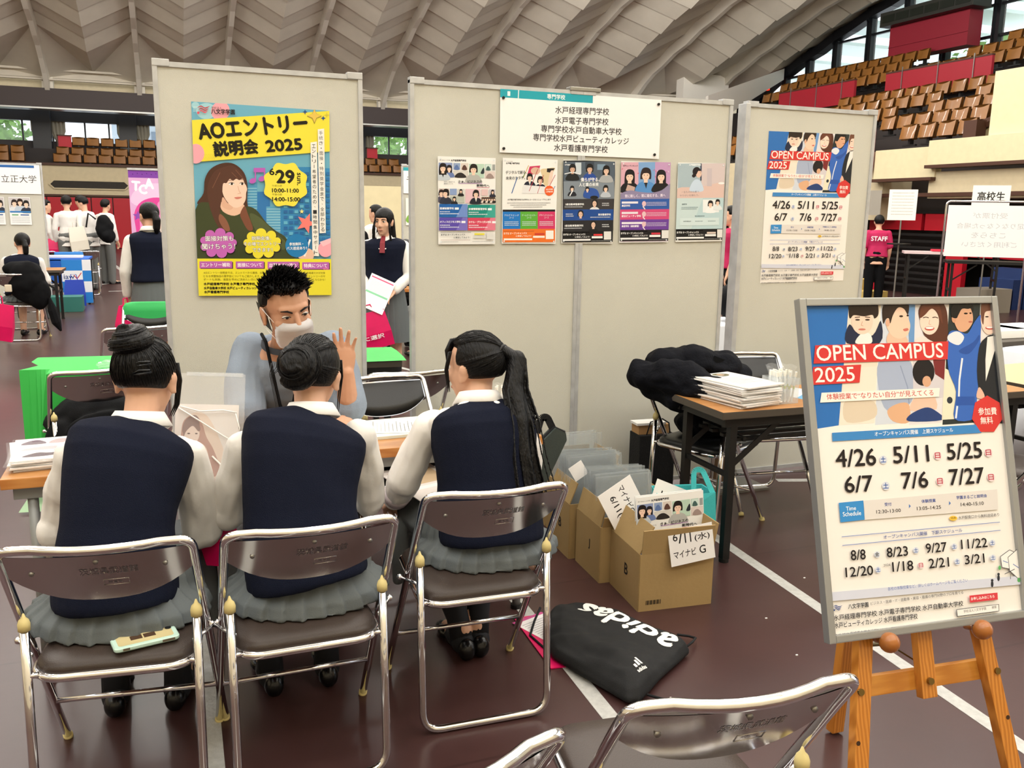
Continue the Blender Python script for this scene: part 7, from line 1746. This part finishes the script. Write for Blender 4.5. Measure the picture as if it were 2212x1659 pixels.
# ================================================================== PEOPLE FARTHER BACK
def stand_J(h, lean=0.0, yaw=0.0, pitch=-6, armL=None, armR=None):
    k = h / 1.65; v = lambda x, y, z: V(x * k, y * k, z * k)
    J = dict(pelvis=v(0, 0, .90), chest=v(0, .015 + lean * .4, 1.18), neck=v(0, .02 + lean, 1.405), head=v(0, .055 + lean * 1.2, 1.535), headrot=(yaw, pitch, 0), hk=k,
             shL=v(-.165, lean, 1.335), shR=v(.165, lean, 1.335), elL=v(-.215, -.01 + lean * .6, 1.07), elR=v(.215, -.01 + lean * .6, 1.07), wrL=v(-.21, .07, .84), wrR=v(.21, .07, .84))
    for s, o in (('L', -1), ('R', 1)): J['hip' + s] = v(o * .085, 0, .86); J['kn' + s] = v(o * .09, .01, .48); J['an' + s] = v(o * .09, -.01, .085); J['ft' + s] = V(o * .15, 1, 0)
    if armL: J['elL'], J['wrL'] = [v(*p) for p in armL]
    if armR: J['elR'], J['wrR'] = [v(*p) for p in armR]
    return J
def skirt_standing(root, J, z1=.47, m=SKIRT):
    mb = MB(); P = J['pelvis']; k = J['hk']; rg = []; n = 120
    for i in range(9):
        t = i / 8; z = (.98 - (.98 - z1) * t) * k; a = (.158 + .075 * t ** .8) * k; b = (.132 + .07 * t ** .8) * k; row = []
        for q in range(n):
            th = 2 * PI * q / n; ph = (q / n * 24) % 1.0; s_ = (ph if ph < .8 else (1 - ph) / .2 * .8) - .4; r = 1 + .09 * s_ * t
            row.append(V(P.x + a * r * math.cos(th), P.y + b * r * math.sin(th), z))
        rg.append(row)
    mb.loft(rg); return mb.build('skirt', m, root, smooth=True, auto=30)
def trousers(root, J, m=TROUS):
    mb = MB(); P = J['pelvis']; k = J['hk']
    for s in 'LR': limb(mb, [J['hip' + s], J['kn' + s], J['an' + s] + V(0, 0, -.03)], [.105 * k, .085 * k, .07 * k])
    mb.sphere(P + V(0, 0, -.02), (.165 * k, .125 * k, .11 * k)); mb.sphere(P + V(0, 0, .07), (.172 * k, .135 * k, .10 * k))
    return blob('trousers', mb, m, root, .011, 2)
def hair_simple(root, J, style='short', tail=None, length=0.0):
    P, M, k = head_frame(J); mb = MB(); E_ = (.083, .104, .094) if tail or length else (.09, .11, .104); hair_cap(mb, P, E_, style='tied' if tail else ('bangs' if length else 'short'))
    if tail: mb.sphere(P(*tail[0]), .03, 10, 8); limb(mb, [P(*q) for q in tail], [.028, .034, .03, .012][:len(tail)])
    if length:
        rg = []
        for z, a, b, y in ((.02, .084, .08, -.03), (-.06, .088, .075, -.035), (-.16, .098, .07, -.03), (-.26, .10, .062, -.03), (-.26 - length, .085, .045, -.03)):
            rg.append([P(a * math.cos(t), y + b * math.sin(t) * (1 if math.sin(t) < 0 else .35), z) for t in [2 * PI * i / 28 for i in range(28)]])
        mb.loft(rg)
        for i in range(40):
            x = random.uniform(-.085, .085); mb.tube([P(x * .8, .02 - abs(x) * .2, .09), P(x * 1.05, .05 if abs(x) > .055 else -.09, -.05), P(x * 1.15, .05 if abs(x) > .06 else -.1, -.2), P(x * 1.1, .03 if abs(x) > .06 else -.09, -.3 - length * random.uniform(.6, 1))], [.004, .006, .005, .001], 5)
    return blob('hair', mb, HAIR, root, .006, 1)
def standing(label, loc, rz, J, top='vest', low='skirt', group=None, hair=None, skin=SKIN, topm=None, fine=False):
    root = thing('person', label, 'person', loc, R(rz), group)
    body(root, J, skin, .0105 if not fine else .007, fine)
    if top == 'polo':
        mb = MB(); torso(mb, J, [p for p in FPROF if .0 < p[0] < .99], .014); sleeves(mb, J, (.062, .062, .06), False, cuff=.85); blob('shirt', mb, topm, root, .011, 2, wr=(.01, 8, (1, 1, .6)))
    else: shirt(root, J, topm or SHIRT, (.056, .052, .05, .046, .04), .86, .008, wr=(.008, 9, (1, 1, .6)), lo=-.2 if top == 'shirt' else .2, voxel=.0105)
    if top == 'vest': knit_vest(root, J, hem=.08); collar(root, J, SHIRT)
    if low == 'skirt': skirt_standing(root, J)
    else: trousers(root, J, low)
    shoes(root, J, k=1, socks=(low == 'skirt'))
    hair_simple(root, J, **(hair or {}))
    return root
TAIL = dict(tail=[(0, -.115, .0), (0, -.135, -.05), (0, -.12, -.12), (0, -.105, -.17)])
JL = stand_J(1.56, yaw=22, armL=((-.225, .02, 1.05), (-.215, .10, .80)))
p = standing('person in navy vest and grey skirt, standing left of the yellow poster', (-.10, 3.98, 0), 6, JL, hair=TAIL, fine=True)
def tote(name, lab, loc, rz, w, h, m, g=None, writing=None, tilt=0.0):
    t = thing(name, lab, 'bag', loc, R(rz), g); t.rotation_euler = (0, R(tilt), R(rz)); mb = MB()
    mb.loft([[(-w / 2, -.02, 0), (w / 2, -.02, 0), (w / 2, .02, 0), (-w / 2, .02, 0)], [(-w / 2, -.035, h * .4), (w / 2, -.03, h * .4), (w / 2, .03, h * .4), (-w / 2, .035, h * .4)], [(-w * .4, -.006, h), (w * .45, -.006, h), (w * .45, .006, h), (-w * .4, .006, h)]]); mb.build('body', m, t)
    if writing:
        mb = MB(); mb.text(writing, Matrix(((1, 0, 0, 0), (0, 0, -1, -.039), (0, 1, 0, h * .32), (0, 0, 0, 1))), h * .12, w * .55, bold=.001); mb.build('lettering', mat('white_ink', 0xf3e9ee, .5), t)
    mb = MB(); mb.tube([(-w * .15, 0, h * .98), (-w * .12, 0, h * 1.2), (w * .12, 0, h * 1.2), (w * .18, 0, h * .98)], .006, 6); mb.build('handle', m, t); return t
tote('tote_bag', 'magenta plastic bag hanging from the standing student at the left', (-.325, 3.86, .46), 65, .26, .26, MAGENTA, writing='マ')
JG = stand_J(1.545, yaw=-14, pitch=-4, armL=((-.22, .06, 1.06), (-.10, .20, .93)), armR=((.21, .05, 1.06), (.12, .22, .93)))
p = standing('person with long black hair and a red tie, standing in the gap between panels', (1.73, 3.15, 0), 158, JG, hair=dict(length=.22), fine=True)
face(p, JG, .9)
n0 = JG['neck']; mb = MB(); mb.loft([[n0 + V(-.016, .058, .005), n0 + V(.016, .058, .005), n0 + V(.016, .066, .005), n0 + V(-.016, .066, .005)], [n0 + V(-.02, .115, -.05), n0 + V(.02, .115, -.05), n0 + V(.02, .125, -.05), n0 + V(-.02, .125, -.05)], [n0 + V(-.022, .14, -.13), n0 + V(.022, .14, -.13), n0 + V(.022, .15, -.13), n0 + V(-.022, .15, -.13)]]); mb.build('tie', mat('dark_red_tie', 0x7c1c28, .6), p)
mb = MB(); mb.loft([[n0 + V(-.06, .05, -.0), n0 + V(.06, .05, .0), n0 + V(.06, .058, 0), n0 + V(-.06, .058, 0)], [n0 + V(-.03, .118, -.10), n0 + V(.03, .118, -.10), n0 + V(.03, .135, -.1), n0 + V(-.03, .135, -.1)]]); mb.build('shirt_front', SHIRT, p)
s = Sheet(.21, .297, None, 0xf4f3f1, .003); s.rect(.05, .06, .95, .1, 0xd84a78); s.rect(.05, .5, .95, .56, 0x7fc39a)
for j in range(8): s.greek(.1, .18 + j * .04, .9, .19 + j * .04, rgb(0x9aa0a4)); s.lift()
o = s.build('handout'); o.location = (1.60, 2.90, .86); o.rotation_euler = (R(-25), R(24), R(-15)); tag(o, 'printed handouts held by the long haired student in the gap', 'paper')
tote('tote_bag', 'magenta plastic bag below the handouts of the long haired student in the gap', (1.585, 2.86, .42), -8, .30, .30, MAGENTA, writing='に選択', tilt=-14)
def sit(label, loc, rz, J, low=TROUS, top='shirt', topm=None, hair=None, faceit=False, skin=SKIN):
    root = thing('person', label, 'person', loc, R(rz)); body(root, J, skin, .0105, faceit)
    if top == 'vest': shirt(root, J, voxel=.0105); knit_vest(root, J, hem=0)
    else: shirt(root, J, topm or SHIRT, voxel=.0105, lo=0, infl=.01)
    if low == 'skirt': skirt_seated(root, J)
    else:
        mb = MB()
        for s in 'LR': limb(mb, [J['hip' + s], J['kn' + s], J['an' + s]], [.1, .085, .065])
        mb.sphere(J['pelvis'], (.165, .14, .1)); blob('trousers', mb, low, root, .011, 2)
    shoes(root, J, socks=False); hair_simple(root, J, **(hair or {}))
    if faceit: face(root, J)
    return root
def sit_J(yaw=0, lean=.1, ax=.0):
    J = J0(pelvis=(0, .03, .50), chest=(0, .06 + lean * .4, .75), neck=(0, .06 + lean, .965), head=(0, .10 + lean * 1.2, 1.09), headrot=(yaw, -8, 0), shL=(-.165, .05 + lean, .895), shR=(.165, .05 + lean, .895), elL=(-.215, .12 + lean, .66), elR=(.215, .12 + lean, .66), wrL=(-.08, .34 + lean, .70), wrR=(.08, .34 + lean, .70))
    seated_legs(J, 0); return J
sit('person in navy vest with a rucksack, seated on a chair at the left edge', (-1.55, 7.3, 0), -4, sit_J(24), 'skirt', 'vest', hair=TAIL)
t = thing('rucksack', 'black rucksack on the back of the seated student at the left edge', 'rucksack', (-1.5, 7.12, .45), R(-4))
m = MB(); m.sphere((.05, -.05, .22), (.2, .11, .24)); m.sphere((.16, -.06, .10), (.13, .10, .18)); m.sphere((0, 0, .36), (.2, .09, .10)); blob('body', m, BLACKCLOTH, t, .012, 3, wr=(.02, 6, (1, 1, 1)))
m = MB(); m.tube([(-.14, .0, .3), (-.16, .12, .42), (-.14, .2, .36)], .014, 6); m.build('strap', BLACK, t)
m = MB(); m.box((-.12, -.19, .17), (.07, .03, .08), bev=.012); m.build('charm', mat('cream_charm', 0xd9cdb8, .8), t)
t = thing('umbrella', 'folded black umbrella hanging beside the seated student at the left edge', 'umbrella', (-1.24, 7.0, .0), 0)
m = MB(); m.tube([(0, 0, .5), (.02, 0, .36), (.05, 0, .22), (.09, 0, .12)], [.012, .05, .05, .01], 8); m.build('canopy', BLACKCLOTH, t)
sit('person in white shirt cut by the left edge, beyond the rucksack student', (-2.02, 7.9, 0), 150, sit_J(0), TROUS, 'shirt', hair=dict(style='short'))
sit('person in glasses and a black top seated behind the long haired student in the gap', (2.44, 5.9, 0), 215, sit_J(-60), BLACKCLOTH, 'shirt', BLACKCLOTH, hair=TAIL, faceit=True)
sit('person in white shirt on a folding chair, half hidden by the middle panel', (2.68, 4.52, 0), 22, sit_J(20), TROUS, 'shirt', hair=dict(style='short'))
standing('person in dark clothes standing behind the long haired student, nearer the left panel', (2.02, 6.2, 0), 170, stand_J(1.56), 'shirt', BLACKCLOTH, topm=BLACKCLOTH, hair=TAIL)
standing('person with dark hair up, showing above the long haired student in the gap', (2.62, 7.4, 0), 20, stand_J(1.60, yaw=30), 'shirt', TROUS, hair=TAIL)
BG = 'students standing at the red padding'
standing('person in white shirt with back turned, middle of the group by the red padding', (-1.61, 13.9, 0), 8, stand_J(1.70, yaw=-10, pitch=-14), 'shirt', TROUS, BG, dict(style='short'))
standing('person in white shirt wearing a black rucksack, in the group by the red padding', (-1.27, 14.0, 0), 55, stand_J(1.69, yaw=15, pitch=-28, lean=.05), 'shirt', TROUS, BG, dict(style='short'))
standing('person in white shirt facing us behind the others by the red padding', (-1.45, 15.0, 0), 165, stand_J(1.72, yaw=10, pitch=-20), 'shirt', TROUS, BG, dict(style='short'))
standing('person in white shirt at the far right rear of the group by the red padding', (-1.08, 15.4, 0), -40, stand_J(1.66), 'shirt', TROUS, BG, dict(style='short'))
standing('person in white shirt with a magenta bag, leftmost of the group by the red padding', (-2.02, 14.1, 0), -60, stand_J(1.62, yaw=-20), 'shirt', TROUS, BG, dict(style='short'))
t = thing('rucksack', 'black rucksack worn by the student at the right of the group by the red padding', 'rucksack', (-1.09, 13.82, .95), R(60))
m = MB(); m.sphere((0, -.1, .18), (.19, .13, .25)); m.sphere((0, -.16, .06), (.17, .1, .14)); blob('body', m, BLACKCLOTH, t, .015, 3, wr=(.02, 6, (1, 1, 1))); m = MB(); m.tube([(-.1, 0, .35), (-.1, .14, .45), (-.1, .2, .2)], .016, 6); m.build('strap', BLACK, t)
tote('tote_bag', 'white canvas bag on the shoulder of the student with his back turned', (-1.42, 13.74, .74), 15, .30, .42, mat('white_canvas', 0xe6e0d2, .8), tilt=-8)
tote('tote_bag', 'magenta bag of the leftmost student by the red padding', (-1.94, 13.9, .62), 10, .30, .32, MAGENTA)
tote('tote_bag', 'magenta bag cut by the left edge, near the seated student with the rucksack', (-1.53, 5.1, .30), -10, .34, .34, MAGENTA, tilt=10)
st = standing('person in a magenta staff shirt with back turned, right of the right panel', (11.55, 8.0, 0), -35, stand_J(1.58), 'polo', BLACKCLOTH, topm=PINKSHIRT, hair=dict(style='short'))
m = MB(); J = stand_J(1.58); m.text('STAFF', Matrix(((1, 0, 0, 0), (0, 0, -1, -.142), (0, 1, 0, 1.19), (0, 0, 0, 1))), .075, .26, bold=.003); m.build('lettering', mat('white_ink', 0xf3e9ee, .5), st)
standing('person in a magenta polo shirt, just visible in the slit between panels', (6.52, 5.05, 0), 60, stand_J(1.64), 'polo', BLACKCLOTH, topm=PINKSHIRT, hair=dict(style='short'))
# cloth covered table seen in the slit
t = thing('draped_table', 'table under a white cloth, seen in the slit between the middle and right panels', 'table', (4.3, 1.7, 0), R(-20))
m = MB(); rg = []
for z, k in ((.0, 1.06), (.3, 1.02), (.69, 1.0), (.7, .99)): rg.append([V((.8 + .02 * math.sin(i * 1.9) * (1 if z < .6 else 0)) * k * math.copysign(abs(math.cos(2 * PI * i / 60)) ** .25, math.cos(2 * PI * i / 60)), .3 * k * math.copysign(abs(math.sin(2 * PI * i / 60)) ** .25, math.sin(2 * PI * i / 60)), z) for i in range(60)])
m.loft(rg); m.build('cloth', mat('white_cloth', 0xdfe3ea, .7), t, smooth=True)
m = MB(); m.sphere((0, 0, .86), (.3, .18, .17), 14, 10); m.sphere((.2, 0, .82), (.2, .16, .13), 12, 8); o = m.build('bundle', BLACKCLOTH, loc=(4.35, 1.72, .0), smooth=True); tag(o, 'dark bundle lying on the white draped table in the slit', 'bundle')
# ================================================================== STANDS, BANNERS, BOARDS FARTHER BACK
lp = make_panel('white display panel with university sheets, at the left edge before the red padding', (-2.53, 10.85, 0), group='panels farther back')
s = Sheet(.88, .42, None, 0xf4f4f5); s.rect(0, .02, .92, .11, 0x2b63a8); s.text('立正大学', (.42, .62), (.94, .62), .26, 0x1d1d20); o = s.build('name_sheet'); o.location = (-2.10, 10.84, 1.9); tag(o, 'white sheet with a university name under a blue bar, at the left edge', 'sign')
for k in range(2):
    s = Sheet(.28, .40, None, 0xeef0f2); s.rect(.02, .02, .98, .46, 0xc6c2c4)
    for i in range(3): s.f0 = s.f; portrait_ok = None
    sf = s.f; s.f = lambda x, y: (x * .28, y * .28); portrait(s, .25, .30, .34, 0x2a2022, cloth=0xd8dde4); portrait(s, .52, .26, .34, 0x2a1a18, cloth=0xb9c6d6, long=.3); portrait(s, .80, .34, .34, 0x1d1a1c, cloth=0x2a3346); s.f = sf
    s.rect(.02, .50, .98, .56, 0x3b7fc0); s.rect(.1, .62, .4, .66, 0x57a06a); s.rect(.5, .62, .9, .66, 0x3a5f9c)
    for j in range(4): s.greek(.08, .72 + j * .06, .92, .735 + j * .06, rgb(0x8d96a0)); s.lift()
    o = s.build('poster'); o.location = (-2.30 + .34 * k, 10.84, 1.44); tag(o, 'small university poster on the left edge panel, %s' % ('left one' if k == 0 else 'right one'), 'poster', 'posters on the left edge panel')
t = thing('roll_up_banner', 'purple and pink roll-up banner with the letters TCA, beside the left panel', 'banner', (-.12, 9.9, 0))
s = Sheet(.62, 1.9, None, 0xd9a9d8, .003); s.f = lambda x, y: (x * .62, y * .62)
s.rect(0, 0, 1, .18, 0x7d3fa6); s.blob([(.1, .5), (.5, .3), (1.0, .4), (1.0, .9), (.1, .8)], 0xe7c3e6)
for i in range(9): s.ell(.1 + i * .1, .1 - .02 * (i % 2), .014, .014, 0x5a2a80, n=8)
s.blob([(.08, 1.0), (.25, .72), (.6, .62), (.95, .75), (1.05, 1.2), (.9, 1.1), (.75, .9), (.6, 1.1), (.45, 1.3), (.3, 1.7), (.12, 1.9), (.1, 1.4)], 0xd9479b); s.blob([(.2, 1.0), (.35, .8), (.42, .85), (.3, 1.2), (.2, 1.6)], 0xf08cc4); s.blob([(.6, .75), (.75, .72), (.72, .95), (.6, 1.1)], 0xf08cc4); s.ell(.78, 1.42, .26, .32, 0xf8dcd2); s.poly(star(.16, 1.05, .12, 5), 0x8a4ab0); s.rect(0, 2.0, 1, 3.1, 0xb48ad0)
s.text('T', (.06, .46), (.23, .47), .2, 0xfdfafd, .07); s.text('C', (.22, .54), (.38, .54), .2, 0xfdfafd, .07); s.text('A', (.35, .42), (.53, .42), .22, 0xfdfafd, .07)
o = s.build('print', None, t); o.location = (0, 0, 1.1)
m = MB(); m.box((0, .0, 2.06), (.64, .03, .03)); m.box((0, .02, .04), (.66, .16, .08)); m.cyl((0, .03, .05), (0, .03, 2.05), .01, 8); m.build('stand', ALU, t)
rp = make_panel('white display panel with a Chiba sign and green picture, in the gap', (3.0, 7.6, 0), group='panels farther back')
s = Sheet(.86, .34, None, 0xf4f4f5); s.rect(0, 0, 1, .13, 0x2fa3b0); s.text('千葉・茨城', (.05, .62), (.8, .62), .3, 0x1d1d20); o = s.build('name_sheet'); o.location = (3.45, 7.59, 1.93); tag(o, 'white sheet beginning with the name Chiba, seen in the gap between panels', 'sign')
s = Sheet(.42, .36, None, 0xe9ece8); s.blob([(.05, .9), (.1, .6), (.3, .65), (.5, .4), (.8, .55), (.95, .9)], 0x86b84e); s.blob([(.2, .8), (.4, .7), (.7, .75), (.6, .9), (.3, .92)], 0x5f9a3a); s.ell(.6, .4, .2, .2, 0xd3e2dc); o = s.build('poster'); o.location = (3.26, 7.59, 1.52); tag(o, 'poster of green plants on the panel seen in the gap', 'poster')
t = thing('folding_screen', 'cream folding screen behind the people seen in the gap between panels', 'screen', (3.4, 10.6, 0), R(0))
for k in range(3): m = MB(); m.box((-.75 + .8 * k, .04 * (k % 2), .98), (.8, .03, 1.9)); m.build('leaf', CREAM2, t)
# ---- blue draped table with chequered cloth, boxes, chairs
BLUE = mat('blue_cloth', 0x1e62c8, .6)
t = thing('draped_table', 'table under a blue cloth with a chequered front edge, at left before the red padding', 'table', (-1.98, 11.75, 0), 0)
m = MB(); m.box((0, 0, .70), (1.7, .9, .03)); m.box((0, -.44, .52), (1.7, .02, .36)); m.build('cloth', BLUE, t)
m = MB(); m.bar((-.8, .4, .0), (-.8, .4, .69), .03, .03)
for x, y in ((.82, -.4), (.82, .4), (-.8, -.4)): m.bar((x, y, 0), (x, y, .69), .03, .03)
m.build('leg', BLACK_METAL, t)
s = Sheet(.42, .68, None, 0xeef2f6, .01)
for j in range(4):
    s.rect(0, j * .25, .70, j * .25 + .25, 0x2f86d8 if j % 2 == 0 else 0xeef2f6); s.rect(.70, j * .25, 1, j * .25 + .25, 0xeef2f6 if j % 2 == 0 else 0x2f86d8)
    if j % 2: s.text('iaw', (.06, j * .25 + .19), (.42, j * .25 + .19), .1, 0x28407c, .02); s.line([(.4, j * .25 + .1), (.5, j * .25 + .19), (.66, j * .25 + .05)], .03, 0xc93040)
o = s.build('chequered_cloth', None, t); o.location = (.67, -.46, .36)
m = MB(); m.box((.5, -.1, .735), (.5, .3, .03)); m.build('papers', PAPER, t)
bl = thing('covered_chair', 'chair with a light blue cover behind the blue table', 'chair', (-1.5, 12.4, 0), 0)
m = MB(); m.box((0, 0, .62), (.44, .06, .30), bev=.03); m.build('cover', mat('light_blue_cover', 0x3f8fe0, .6), bl); m = MB(); m.box((0, .2, .43), (.4, .4, .04)); m.build('seat', VINYL_BLACK, bl)
m = MB()
for x, y in ((-.19, .0), (.19, .0), (-.19, .38), (.19, .38)): m.cyl((x, y, 0), (x, y, .45), .011, 8)
m.build('leg', CHROME, bl)
m = MB(); m.box((0, 0, .11), (.5, .36, .22), bev=.004); tag(m.build('storage_box', mat('teal_box', 0x2d6f68, .6), loc=(-1.42, 10.35, 0)), 'flat dark teal box on the floor under the left tables', 'box')
m = MB(); m.box((0, 0, .1), (.3, .3, .2), bev=.004); tag(m.build('carton', mat('pale_carton', 0xcdbf9a, .8), loc=(-1.75, 10.25, .225)), 'pale carton lying on the dark teal box under the left tables', 'box')
tote('tote_bag', 'deep blue bag standing on the floor by the blue draped table', (-1.32, 10.85, .02), 0, .3, .4, mat('deep_blue', 0x1c3fb4, .5))
m = MB(); m.box((0, 0, .003), (.2, .28, .006)); o = m.build('paper_sheet', PAPER, loc=(-1.6, 8.95, .7005)); tag(o, 'white paper on the small brown table by the seated student', 'paper')
# ---- reception at the right: high tables, notice board, signs on poles
def high_table(lab, loc, rz, L, D, h, top):
    t = thing('high_table', lab, 'table', loc, R(rz)); m = MB(); m.box((0, 0, h - .02), (L, D, .04)); m.build('table_top', top, t)
    for sx in (-1, 1):
        for sy in (-1, 1): m = MB(); m.box((sx * (L / 2 - .08), sy * (D / 2 - .06), (h - .04) / 2), (.035, .035, h - .04)); m.build('leg', BLACK_METAL, t)
    m = MB()
    for s_ in (-1, 1): m.bar((s_ * (L / 2 - .08), -D / 2 + .06, h * .55), (s_ * (L / 2 - .08), D / 2 - .06, h * .55), .03, .03); m.bar((s_ * (L / 2 - .08), -D / 2 + .06, h * .7), (s_ * (L / 2 - .4), -D / 2 + .06, h - .05), .02, .02)
    m.build('brace', BLACK_METAL, t); return t
high_table('tall reception table with a red cloth strip on it, beyond the right panel', (12.3, 7.1, 0), -40, 1.5, .5, 1.0, mat('pale_top2', 0xe4cfd2, .4))
m = MB(); m.box((0, 0, 0), (.7, .3, .03), bev=.01); o = m.build('cloth', mat('red_cloth', 0xcf1f3f, .7), loc=(12.35, 7.1, 1.02)); o.rotation_euler = (0, 0, R(-40)); tag(o, 'folded red cloth on the tall reception table', 'cloth')
high_table('tall black legged table under the notice board at the right edge', (11.3, 5.2, 0), -40, 1.6, .5, .95, BLACK_METAL)
t = thing('notice_board', 'white notice seen from behind on a chrome stand, at the right edge', 'notice', (9.66, 4.2, 0), R(-38))
s = Sheet(.98, .64, None, 0xf3f3f5, .004)
for body, y, x0, x1 in (('受付票が', .25, .30, .70), ('足りなくなった場合', .45, .12, .9), ('こちらを', .63, .30, .70), ('ご利用ください', .81, .2, .84)):
    vs, fs = glyphs(body); a0 = min(v[0] for v in vs); a1 = max(v[0] for v in vs); b0 = min(v[1] for v in vs); b1 = max(v[1] for v in vs); s.lift()
    vv = [s.bm.verts.new((((1 - (v[0] - a0) / (a1 - a0)) * (x1 - x0) + x0 - .5) * .98, -s.z, .32 - y * .64 + ((v[1] - b0) / (b1 - b0)) * .07)) for v in vs]
    for f in fs:
        ff = s.bm.faces.new([vv[i] for i in f])
        for l in ff.loops: l[s.col] = rgb(0xc4c6cc)
o = s.build('sheet', None, t); o.location = (.05, 0, 1.39)
m = MB(); m.tube(fillet([V(-.46, .03, 0), V(-.46, .03, 1.76), V(.5, .03, 1.76), V(.5, .03, 0)], .06), .014, 10); m.build('stand', CHROME, t, smooth=True)
for k in range(2): m = MB(); m.box((-.46 + .96 * k, .03, .015), (.05, .45, .03)); m.build('foot', BLACK_METAL, t)
def pole_sign(lab, loc, rz, w, h, z, lines, tray=False):
    t = thing('pole_sign', lab, 'sign', loc, R(rz)); s = Sheet(w, h, None, 0xf3f2ee, .003)
    for body, a, b, hh in lines: s.text(body, a, b, hh, 0x2a2a2c, .02) if body else [(s.greek(.12, .1 + .1 * j, .88, .125 + .1 * j, rgb(0xb9b6ae)), s.lift()) for j in range(8)]
    o = s.build('sheet', None, t); o.location = (0, 0, z)
    m = MB(); m.cyl((0, .02, .02), (0, .02, z + h / 2), .012, 8); m.cyl((0, .02, 0), (0, .02, .025), .16, 20)
    m.build('pole', STEEL, t)
    if tray: m = MB(); m.cyl((0, .02, z - h / 2 - .37), (0, .02, z - h / 2 - .35), .17, 20); m.build('tray', BLACK_METAL, t)
    return t
pole_sign('white paper sign on a pole with a round tray, beside the staff shirt', (10.55, 6.5, 0), -42, .40, .46, 1.74, [('', 0, 0, 0)], True)
pole_sign('white sign for high school reception standing behind the notice board', (11.87, 6.08, 0), -42, .52, .48, 1.815, [('高校生', (.14, .5), (.86, .5), .3), ('受付', (.3, .9), (.72, .9), .26)])
m = MB(); m.box((0, 0, 0), (.42, .01, .5)); o = m.build('wall_notice', mat('notice_grey', 0x9d978c, .7), loc=(13.7, 10.5, 1.85)); o.rotation_euler = (0, 0, R(-90)); tag(o, 'dim notice sheet with a red mark hanging under the right stand', 'notice')
m = MB(); m.box((0, 0, .12), (.55, .6, .24)); m.box((0, .25, .33), (.55, .3, .2)); tag(m.build('step_block', mat('yellow_block', 0xc8ad62, .8), loc=(11.9, 8.6, 0)), 'pale yellow stepped block on the floor behind the person in the magenta shirt', 'block')
m = MB(); m.box((0, 0, .2), (.7, .5, .4), bev=.004); tag(m.build('storage_box', mat('grey_box', 0x8c8478, .7), loc=(12.9, 6.9, 0)), 'grey box on the floor under the right stand', 'box')
m = MB()
for k in range(4): m.box((.0, .26 * k, .08 + .09 * k), (.7, .28, .16 + .18 * k))
o = m.build('steps', mat('blue_steps', 0x142c5c, .6), loc=(13.3, 7.35, 0)); o.rotation_euler = (0, 0, R(-90)); tag(o, 'blue steps leading up under the right stand', 'steps')
t = thing('draped_table', 'table under a white cloth at the right edge, beyond the pale topped table', 'table', (5.9, -.1, 0), R(6))
m = MB(); rg = []
for z, k in ((.02, 1.05), (.3, 1.02), (.68, 1.0), (.69, .99)): rg.append([V((.75 + .02 * math.sin(i * 1.7) * (1 if z < .6 else 0)) * k * math.copysign(abs(math.cos(2 * PI * i / 60)) ** .25, math.cos(2 * PI * i / 60)), .25 * k * math.copysign(abs(math.sin(2 * PI * i / 60)) ** .25, math.sin(2 * PI * i / 60)), z) for i in range(60)])
m.loft(rg); m.build('cloth', mat('white_cloth', 0xdfe3ea, .7), t, smooth=True)
# small magenta bag on the lap of the middle student; clear file on the lap of the right one
tote('tote_bag', 'small magenta bag between the left and middle seated students', (.125, -1.50, .46), 60, .12, .13, MAGENTA)
s = Sheet(.22, .31, None, 0xe3dcd6, .003); s.rect(.1, .1, .9, .5, 0xc9b08e); s.rect(.1, .55, .9, .62, 0xefece8); o = s.build('clear_file'); o.rotation_euler = (R(-82), 0, R(20)); o.location = (.83, -1.33, .585); tag(o, 'clear file with printed sheets on the lap of the student with the ponytail', 'file')
